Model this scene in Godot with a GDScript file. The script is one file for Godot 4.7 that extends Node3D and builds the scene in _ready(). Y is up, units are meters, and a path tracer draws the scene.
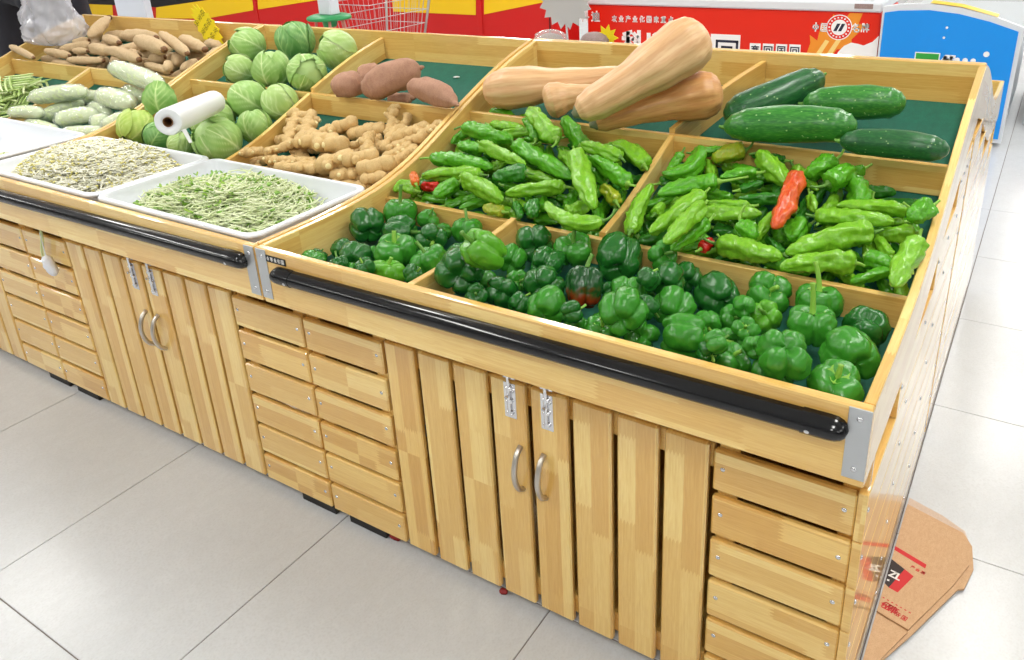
extends Node3D
# A wooden produce stand in a supermarket. Units: metres, y up, the stand's front face lies at z = 0.

const UNIT := 1.502          # width of one stand
var rng := RandomNumberGenerator.new()
var noise := FastNoiseLite.new()
var M := {}                  # materials
var used := {}               # names taken at the top level
var box_cache := {}

# ------------------------------------------------------------------ mesh collector
class Acc:
	var v := PackedVector3Array()
	var n := PackedVector3Array()
	var t := PackedVector2Array()
	var c := PackedColorArray()
	var i := PackedInt32Array()
	func tri(a: Vector3, b: Vector3, d: Vector3, nn: Vector3, ua: Vector2, ub: Vector2, ud: Vector2, col: Color) -> void:
		var s := v.size()
		v.append(a); n.append(nn); t.append(ua); c.append(col)
		if (b - a).cross(d - a).dot(nn) > 0.0:
			v.append(d); v.append(b); t.append(ud); t.append(ub)
		else:
			v.append(b); v.append(d); t.append(ub); t.append(ud)
		n.append(nn); n.append(nn); c.append(col); c.append(col)
		i.append(s); i.append(s + 1); i.append(s + 2)
	func quad(a: Vector3, b: Vector3, d: Vector3, e: Vector3, nn: Vector3, us: Array, col := Color.WHITE) -> void:
		tri(a, b, d, nn, us[0], us[1], us[2], col)
		tri(a, d, e, nn, us[0], us[2], us[3], col)
	# chamfered box; la is the axis the grain runs along
	func box(ctr: Vector3, size: Vector3, ch := 0.002, la := 0, uo := Vector2.ZERO, us := Vector2(1.2, 0.4), col := Color.WHITE) -> void:
		var h := size * 0.5
		ch = minf(ch, minf(h.x, minf(h.y, h.z)) * 0.6)
		var pt := func(s: Vector3, a: int) -> Vector3:
			var p := Vector3(s.x * (h.x - ch), s.y * (h.y - ch), s.z * (h.z - ch))
			p[a] = s[a] * h[a]
			return p
		var uv := func(p: Vector3, a: int) -> Vector2:
			var b := la
			if a == la:
				b = (a + 1) % 3
			var d := 3 - a - b
			return Vector2(p[b] / us.x, p[d] / us.y) + uo
		for a in 3:
			var b := (a + 1) % 3
			var d := (a + 2) % 3
			for s in [-1.0, 1.0]:
				var q: Array[Vector3] = []
				for k in [[1, 1], [1, -1], [-1, -1], [-1, 1]]:
					var sg := Vector3.ZERO
					sg[a] = s; sg[b] = k[0]; sg[d] = k[1]
					q.append(pt.call(sg, a))
				var nn := Vector3.ZERO
				nn[a] = s
				quad(ctr + q[0], ctr + q[1], ctr + q[2], ctr + q[3], nn, [uv.call(q[0], a), uv.call(q[1], a), uv.call(q[2], a), uv.call(q[3], a)], col)
				for s2 in [-1.0, 1.0]:
					var e: Array[Vector3] = []
					for k in [[1, 0], [-1, 0], [-1, 1], [1, 1]]:
						var sg := Vector3.ZERO
						sg[a] = s; sg[b] = s2; sg[d] = k[0]
						e.append(pt.call(sg, a if k[1] == 0 else b))
					var en := Vector3.ZERO
					en[a] = s; en[b] = s2
					en = en.normalized()
					quad(ctr + e[0], ctr + e[1], ctr + e[2], ctr + e[3], en, [uv.call(e[0], a), uv.call(e[1], a), uv.call(e[2], a), uv.call(e[3], a)], col)
		for x in [-1.0, 1.0]:
			for y in [-1.0, 1.0]:
				for z in [-1.0, 1.0]:
					var s := Vector3(x, y, z)
					var p0: Vector3 = pt.call(s, 0)
					var p1: Vector3 = pt.call(s, 1)
					var p2: Vector3 = pt.call(s, 2)
					tri(ctr + p0, ctr + p1, ctr + p2, s.normalized(), uv.call(p0, 0), uv.call(p1, 0), uv.call(p2, 0), col)
	# a smooth sheet or closed skin of rows x cols points; wrap joins the last column to the first (which it repeats)
	func grid(rows: int, cols: int, p: PackedVector3Array, wrap := true, col = Color.WHITE, scale := Vector2.ONE, flip := 0) -> void:
		var s := v.size()
		var nn := PackedVector3Array()
		nn.resize(rows * cols)
		var vol := 0.0
		var mid := Vector3.ZERO
		for q in p:
			mid += q
		mid /= p.size()
		for r in rows - 1:
			for k in cols - 1:
				var a := r * cols + k
				var cr := (p[a + cols + 1] - p[a]).cross(p[a + cols] - p[a + 1])
				vol += cr.dot(p[a] - mid)
				nn[a] += cr; nn[a + 1] += cr; nn[a + cols] += cr; nn[a + cols + 1] += cr
		if wrap:
			for r in rows:
				var q := nn[r * cols] + nn[r * cols + cols - 1]
				nn[r * cols] = q; nn[r * cols + cols - 1] = q
			for r in [0, rows - 1]:
				if p[r * cols].distance_to(p[r * cols + cols / 2]) < 1e-5:
					var q := Vector3.ZERO
					for k in cols:
						q += nn[r * cols + k]
					for k in cols:
						nn[r * cols + k] = q
		var sg := 1.0 if vol >= 0.0 else -1.0
		if flip != 0:
			sg = float(flip)
		for k in p.size():
			v.append(p[k])
			n.append((nn[k] * sg).normalized() if nn[k].length_squared() > 1e-20 else Vector3.UP)
			t.append(Vector2(float(k % cols) / (cols - 1) * scale.x, float(k / cols) / (rows - 1) * scale.y))
			c.append(col[k] if col is PackedColorArray else col)
		for r in rows - 1:
			for k in cols - 1:
				var a := s + r * cols + k
				var f := [a, a + cols + 1, a + 1, a, a + cols, a + cols + 1]
				if sg < 0.0:
					f = [a, a + 1, a + cols + 1, a, a + cols + 1, a + cols]
				for q in f:
					i.append(q)
	# round tube along points, radius per point
	func tube(pts: PackedVector3Array, rad, sides := 8, col = Color.WHITE, caps := true) -> void:
		var p := PackedVector3Array()
		var cc := PackedColorArray()
		var m := pts.size()
		var side := Vector3.ZERO
		var list := range(m)
		for k in list:
			var d := (pts[mini(k + 1, m - 1)] - pts[maxi(k - 1, 0)]).normalized()
			if k == 0:
				side = d.cross(Vector3.UP if absf(d.y) < 0.9 else Vector3.RIGHT).normalized()
			else:
				side = (side - d * side.dot(d)).normalized()
			var up := d.cross(side)
			var r: float = rad[k] if rad is Array or rad is PackedFloat32Array else rad
			var one: Color = col[k] if col is PackedColorArray else col
			if k == 0 and caps:
				for j in sides + 1:
					p.append(pts[0]); cc.append(one)
			for j in sides + 1:
				var a := TAU * j / sides
				p.append(pts[k] + (side * cos(a) + up * sin(a)) * r); cc.append(one)
			if k == m - 1 and caps:
				for j in sides + 1:
					p.append(pts[k]); cc.append(one)
		grid(p.size() / (sides + 1), sides + 1, p, true, cc)
	# flat polygon (xy of the transform) given thickness along its z
	func slab(poly: PackedVector2Array, thick: float, x := Transform3D.IDENTITY, us := Vector2.ONE, col := Color.WHITE) -> void:
		var idx := Geometry2D.triangulate_polygon(poly)
		for z in [0.0, thick]:
			var nn := (x.basis * Vector3(0, 0, 1.0 if z > 0.0 else -1.0)).normalized()
			for k in range(0, idx.size(), 3):
				var q: Array[Vector3] = []
				var w: Array[Vector2] = []
				for j in 3:
					var s := poly[idx[k + j]]
					q.append(x * Vector3(s.x, s.y, z)); w.append(s / us)
				tri(q[0], q[1], q[2], nn, w[0], w[1], w[2], col)
		var ccw := not Geometry2D.is_polygon_clockwise(poly)
		for k in poly.size():
			var a := poly[k]
			var b := poly[(k + 1) % poly.size()]
			var d := (b - a).normalized()
			var nn := Vector3(d.y, -d.x, 0) * (1.0 if ccw else -1.0)
			quad(x * Vector3(a.x, a.y, 0), x * Vector3(b.x, b.y, 0), x * Vector3(b.x, b.y, thick), x * Vector3(a.x, a.y, thick), (x.basis * nn).normalized(), [a / us, b / us, b / us, a / us], col)
	func mesh() -> ArrayMesh:
		var arr := []
		arr.resize(Mesh.ARRAY_MAX)
		arr[Mesh.ARRAY_VERTEX] = v; arr[Mesh.ARRAY_NORMAL] = n; arr[Mesh.ARRAY_TEX_UV] = t; arr[Mesh.ARRAY_COLOR] = c; arr[Mesh.ARRAY_INDEX] = i
		var m := ArrayMesh.new()
		m.add_surface_from_arrays(Mesh.PRIMITIVE_TRIANGLES, arr)
		return m

# ------------------------------------------------------------------ nodes
func numbered(called: String) -> String:
	var k: int = used.get(called, 0)
	used[called] = k + 1
	return called if k == 0 else "%s_%03d" % [called, k]

func thing(called: String, label: String, category: String, at := Vector3.ZERO, group := "") -> Node3D:
	var o := Node3D.new()
	o.name = numbered(called)
	add_child(o)
	o.position = at
	tag(o, label, category, group)
	return o

func tag(o: Node, label: String, category: String, group := "") -> void:
	o.set_meta("label", label)
	o.set_meta("category", category)
	if group:
		o.set_meta("group", group)

func part(called: String, mesh: Mesh, m: Material, parent: Node, at := Vector3.ZERO) -> MeshInstance3D:
	var o := MeshInstance3D.new()
	o.mesh = mesh
	o.material_override = m
	o.name = numbered(called) if parent == self else called
	o.position = at
	parent.add_child(o, true)
	return o

func structure(called: String, mesh: Mesh, m: Material, at := Vector3.ZERO) -> MeshInstance3D:
	var o := part(called, mesh, m, self, at)
	o.set_meta("kind", "structure")
	return o

# a plank: shared meshes, a few grain offsets for each size
func plank(called: String, parent: Node, ctr: Vector3, size: Vector3, la := 0, m: Material = null, ch := 0.003) -> MeshInstance3D:
	var k := rng.randi() % 7
	var key := [size.snapped(Vector3.ONE * 0.0005), la, k, ch]
	if not box_cache.has(key):
		var a := Acc.new()
		a.box(Vector3.ZERO, size, ch, la, Vector2(k * 0.371, k * 0.237 + 0.03))
		box_cache[key] = a.mesh()
	return part(called, box_cache[key], m if m else (M.wood if rng.randf() < 0.7 else M.wood_warm), parent, ctr)

# ------------------------------------------------------------------ materials
func mat(col: Color, rough := 0.5, metal := 0.0) -> StandardMaterial3D:
	var m := StandardMaterial3D.new()
	m.albedo_color = col
	m.roughness = rough
	m.metallic = metal
	return m

func vmat(rough := 0.5) -> StandardMaterial3D:
	var m := mat(Color.WHITE, rough)
	m.vertex_color_use_as_albedo = true
	return m

func lin(r: float, g: float, b: float) -> Color:
	return Color(r, g, b).srgb_to_linear()

# planed, finger-jointed strips glued side by side: u runs along the grain
func wood_image(light: Color, dark: Color, seed_: int) -> Image:
	var w := 1024
	var h := 512
	var r := RandomNumberGenerator.new()
	r.seed = seed_
	var fn := FastNoiseLite.new()
	fn.seed = seed_
	fn.frequency = 1.0
	fn.fractal_octaves = 3
	var strips := 9
	var cuts := []
	var tones := []
	for s in strips:
		var c := [0]
		var x := r.randi_range(60, 260)
		while x < w - 60:
			c.append(x)
			x += r.randi_range(170, 380)
		var tn := []
		for k in c.size():
			var q := r.randf()
			tn.append([q * q * 0.9 if r.randf() < 0.75 else 0.55 + 0.45 * r.randf(), r.randf_range(0, 50.0), r.randf_range(-1.0, 1.0)])
		cuts.append(c); tones.append(tn)
	var data := PackedByteArray()
	data.resize(w * h * 3)
	var o := 0
	for y in h:
		var sf := float(y) / h * strips
		var s := int(sf)
		var c: Array = cuts[s]
		var tooth := absf(fposmod(y / 11.0, 1.0) - 0.5) * 22.0
		var glue := 0.0
		for x in w:
			var k := 0
			var xx := x + tooth
			for q in range(c.size() - 1, 0, -1):
				if xx >= c[q]:
					k = q
					break
			var tn: Array = tones[s][k]
			var g := fn.get_noise_3d(x * 0.006, y * 0.14 + float(tn[1]), float(tn[1]))
			var fine := fn.get_noise_2d(x * 0.03 + 40.0, y * 0.9)
			var arch := sin((y * 0.09 + g * 5.0 + x * 0.004 * float(tn[2])) * 2.0)
			var d := clampf(float(tn[0]) * 0.62 + 0.17 * g + 0.10 * fine + 0.07 * arch + 0.1 - glue, 0.0, 1.0)
			var col := light.lerp(dark, d)
			data[o] = int(col.r * 255.0); data[o + 1] = int(col.g * 255.0); data[o + 2] = int(col.b * 255.0)
			o += 3
	var im := Image.create_from_data(w, h, false, Image.FORMAT_RGB8, data)
	return im

# mottled colour: two noises between three colours
func mottle(a: Color, b: Color, d: Color, f1: float, f2: float, seed_: int, size := 256, stretch := 1.0) -> ImageTexture:
	var fn := FastNoiseLite.new()
	fn.seed = seed_
	fn.frequency = 1.0
	fn.fractal_octaves = 4
	var data := PackedByteArray()
	data.resize(size * size * 3)
	var o := 0
	for y in size:
		for x in size:
			# on a torus, so that it repeats without a seam
			var u := TAU * x / size
			var w := TAU * y / size
			var p := Vector3(cos(u) * (2.0 + cos(w)), sin(u) * (2.0 + cos(w)), sin(w) * stretch)
			var q := clampf(0.5 + 0.9 * fn.get_noise_3dv(p * f1), 0.0, 1.0)
			var r := clampf(0.5 + 1.1 * fn.get_noise_3dv(p * f2 + Vector3(9, 3, 5)), 0.0, 1.0)
			var col := a.lerp(b, q).lerp(d, r * r * 0.7)
			data[o] = int(col.r * 255.0); data[o + 1] = int(col.g * 255.0); data[o + 2] = int(col.b * 255.0)
			o += 3
	return ImageTexture.create_from_image(Image.create_from_data(size, size, false, Image.FORMAT_RGB8, data))

func speckled(a: Color, b: Color, d: Color, f1: float, f2: float, seed_: int, tri_scale: float, rough: float, world := false) -> StandardMaterial3D:
	var m := mat(Color.WHITE, rough)
	m.albedo_texture = mottle(a, b, d, f1, f2, seed_)
	m.uv1_triplanar = true
	m.uv1_world_triplanar = world
	m.uv1_scale = Vector3.ONE * tri_scale
	return m

func rgb(r: int, g: int, b: int) -> Color:
	return Color(r / 255.0, g / 255.0, b / 255.0)

# soft bumps as a normal map
func relief(seed_: int, strength: float, size: int) -> ImageTexture:
	var fn := FastNoiseLite.new()
	fn.seed = seed_
	fn.frequency = 0.035
	fn.fractal_octaves = 3
	var im := fn.get_seamless_image(size, size)
	im.bump_map_to_normal_map(strength)
	return ImageTexture.create_from_image(im)

# skin of a fruit mapped round (u) and along (v): streaks run along it; pale dots where dotted
func streaked(a: Color, b: Color, d: Color, seed_: int, dotted: bool) -> StandardMaterial3D:
	var fn := FastNoiseLite.new()
	fn.seed = seed_
	fn.frequency = 1.0
	fn.fractal_octaves = 4
	var w := 256
	var h := 256
	var im := Image.create_empty(w, h, false, Image.FORMAT_RGB8)
	for y in h:
		for x in w:
			var t := TAU * x / w
			var q := clampf(0.5 + 1.0 * fn.get_noise_3d(cos(t) * 3.4, sin(t) * 3.4, y * 0.012), 0.0, 1.0)
			var r := clampf(0.5 + 1.3 * fn.get_noise_3d(cos(t) * 9.0, sin(t) * 9.0, y * (0.09 if dotted else 0.03) + 30.0), 0.0, 1.0)
			im.set_pixel(x, y, a.lerp(b, q).lerp(d, r * r * (0.75 if dotted else 0.4)))
	if dotted:
		var r := RandomNumberGenerator.new()
		r.seed = seed_
		for k in 90:
			var x := r.randi_range(1, w - 4)
			var y := r.randi_range(1, h - 4)
			im.fill_rect(Rect2i(x, y, 2 + r.randi() % 2, 2), rgb(176, 204, 138))
	var m := mat(Color.WHITE, 0.4 if not dotted else 0.3)
	m.albedo_texture = ImageTexture.create_from_image(im)
	return m

func make_materials() -> void:
	var t1 := ImageTexture.create_from_image(wood_image(rgb(253, 222, 142), rgb(214, 156, 70), 11))
	var t2 := ImageTexture.create_from_image(wood_image(rgb(250, 212, 126), rgb(206, 144, 58), 23))
	for a in [["wood", t1], ["wood_warm", t2]]:
		var m := mat(Color.WHITE, 0.3)
		m.albedo_texture = a[1]
		m.clearcoat_enabled = true
		m.clearcoat = 0.9
		m.clearcoat_roughness = 0.06
		M[a[0]] = m
	M.dark_wood = mat(rgb(120, 80, 42), 0.6)
	M.steel = mat(rgb(196, 198, 200), 0.38, 0.85)
	M.chrome = mat(rgb(225, 225, 228), 0.18, 1.0)
	M.pull = mat(rgb(205, 198, 188), 0.3, 0.9)
	M.black = mat(rgb(18, 18, 21), 0.12)
	M.rubber = mat(rgb(28, 26, 26), 0.6)
	M.liner = speckled(rgb(7, 92, 73), rgb(10, 104, 82), rgb(5, 78, 62), 1.5, 12.0, 5, 3.0, 0.75, true)
	M.white_plastic = mat(rgb(238, 241, 248), 0.35)
	M.floor_tile = speckled(rgb(203, 205, 208), rgb(208, 210, 213), rgb(194, 195, 197), 1.2, 14.0, 7, 1.3, 0.24, true)
	M.floor_tile.metallic_specular = 0.5
	M.grout = mat(rgb(120, 108, 100), 0.8)
	M.wall = mat(rgb(232, 232, 230), 0.8)
	M.ceiling = mat(rgb(236, 236, 234), 0.9)
	M.cardboard = speckled(rgb(205, 166, 128), rgb(214, 178, 140), rgb(190, 150, 112), 1.5, 10.0, 31, 4.0, 0.85, true)
	M.cardboard_pale = speckled(rgb(208, 186, 168), rgb(216, 194, 176), rgb(194, 170, 152), 1.5, 10.0, 32, 4.0, 0.85, true)
	M.red_ink = mat(rgb(205, 44, 48), 0.7)
	M.dark_ink = mat(rgb(52, 40, 40), 0.7)
	M.white_ink = mat(rgb(240, 238, 234), 0.6)
	M.stem = mat(rgb(140, 190, 70), 0.5)
	M.stem_dark = mat(rgb(100, 150, 56), 0.5)
	# skins
	var wrinkle := relief(7, 5.0, 256)
	M.bell = [speckled(rgb(28, 98, 32), rgb(43, 119, 38), rgb(20, 79, 28), 1.0, 5.0, 41, 4.0, 0.24), speckled(rgb(51, 134, 36), rgb(76, 155, 43), rgb(36, 112, 32), 1.0, 5.0, 42, 4.0, 0.24), speckled(rgb(87, 161, 34), rgb(106, 176, 41), rgb(64, 140, 32), 1.0, 5.0, 43, 4.0, 0.24)]
	M.long = [speckled(rgb(83, 163, 28), rgb(106, 180, 38), rgb(60, 140, 26), 1.0, 6.0, 51, 5.0, 0.26), speckled(rgb(119, 182, 36), rgb(142, 195, 51), rgb(93, 165, 32), 1.0, 6.0, 52, 5.0, 0.26), speckled(rgb(45, 121, 28), rgb(64, 140, 34), rgb(34, 102, 26), 1.0, 6.0, 53, 5.0, 0.26), speckled(rgb(159, 182, 38), rgb(190, 178, 45), rgb(110, 161, 34), 1.0, 4.0, 54, 5.0, 0.26), mat(rgb(197, 32, 22), 0.22), mat(rgb(218, 106, 26), 0.3), speckled(rgb(214, 74, 28), rgb(226, 121, 41), rgb(193, 47, 26), 0.9, 3.0, 55, 4.0, 0.28)]
	for m in M.bell + M.long:
		m.normal_enabled = true
		m.normal_texture = wrinkle
		m.normal_scale = 0.35
		m.uv1_triplanar = true
		m.uv1_scale = Vector3.ONE * 5.0
	M.squash = streaked(rgb(238, 200, 150), rgb(228, 178, 128), rgb(208, 148, 102), 61, false)
	M.squash_orange = streaked(rgb(228, 176, 114), rgb(208, 146, 86), rgb(190, 118, 66), 62, false)
	M.melon = [streaked(rgb(56, 132, 44), rgb(38, 108, 42), rgb(88, 158, 62), 63, true), streaked(rgb(34, 96, 46), rgb(26, 80, 44), rgb(52, 116, 56), 64, true)]
	M.sweet = speckled(rgb(176, 132, 108), rgb(194, 152, 122), rgb(150, 100, 84), 1.2, 7.0, 65, 4.0, 0.75)
	M.ginger = speckled(rgb(216, 182, 120), rgb(230, 202, 144), rgb(178, 136, 80), 1.2, 8.0, 66, 6.0, 0.6)
	M.ginger_cut = mat(rgb(244, 226, 168), 0.6)
	M.yam = speckled(rgb(204, 176, 136), rgb(222, 198, 158), rgb(154, 120, 82), 1.2, 9.0, 67, 6.0, 0.8)
	M.gourd = speckled(rgb(214, 226, 172), rgb(228, 236, 200), rgb(194, 214, 148), 1.2, 8.0, 68, 4.0, 0.3)
	M.cabbage = vmat(0.42)
	M.cabbage.backlight_enabled = true
	M.cabbage.backlight = Color(0.12, 0.16, 0.05)
	M.sprout = vmat(0.4)
	M.sprout.backlight_enabled = true
	M.sprout.backlight = Color(0.5, 0.5, 0.4)
	M.bean = [mat(rgb(200, 222, 146), 0.4), mat(rgb(216, 230, 172), 0.4), mat(rgb(180, 208, 122), 0.4)]
	M.film = mat(Color(0.97, 0.99, 0.98, 0.22), 0.1)
	M.film.transparency = BaseMaterial3D.TRANSPARENCY_ALPHA
	M.film.cull_mode = BaseMaterial3D.CULL_DISABLED
	M.bag = mat(Color(0.92, 0.92, 0.96, 0.36), 0.1)
	M.bag.transparency = BaseMaterial3D.TRANSPARENCY_ALPHA
	M.bag.cull_mode = BaseMaterial3D.CULL_DISABLED
	M.roll = mat(rgb(240, 242, 246), 0.3)
	M.yellow = mat(rgb(250, 226, 20), 0.6)
	M.panel_red = mat(rgb(208, 22, 18), 0.4)
	M.panel_yellow = mat(rgb(248, 204, 16), 0.4)
	M.freezer_red = mat(rgb(226, 34, 14), 0.35)
	M.freezer_blue = mat(rgb(4, 146, 240), 0.35)
	M.freezer_white = mat(rgb(222, 226, 232), 0.35)
	M.flame = mat(rgb(238, 146, 40), 0.4)
	M.print_white = mat(rgb(245, 245, 245), 0.5)
	M.print_green = mat(rgb(40, 160, 62), 0.5)
	M.navy = mat(rgb(26, 34, 60), 0.6)
	M.glass = mat(Color(0.85, 0.92, 0.95, 0.2), 0.05)
	M.glass.transparency = BaseMaterial3D.TRANSPARENCY_ALPHA
	M.cloth = speckled(rgb(22, 24, 34), rgb(28, 30, 42), rgb(16, 17, 24), 1.4, 14.0, 71, 4.0, 0.9)
	M.person = vmat(0.8)

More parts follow.
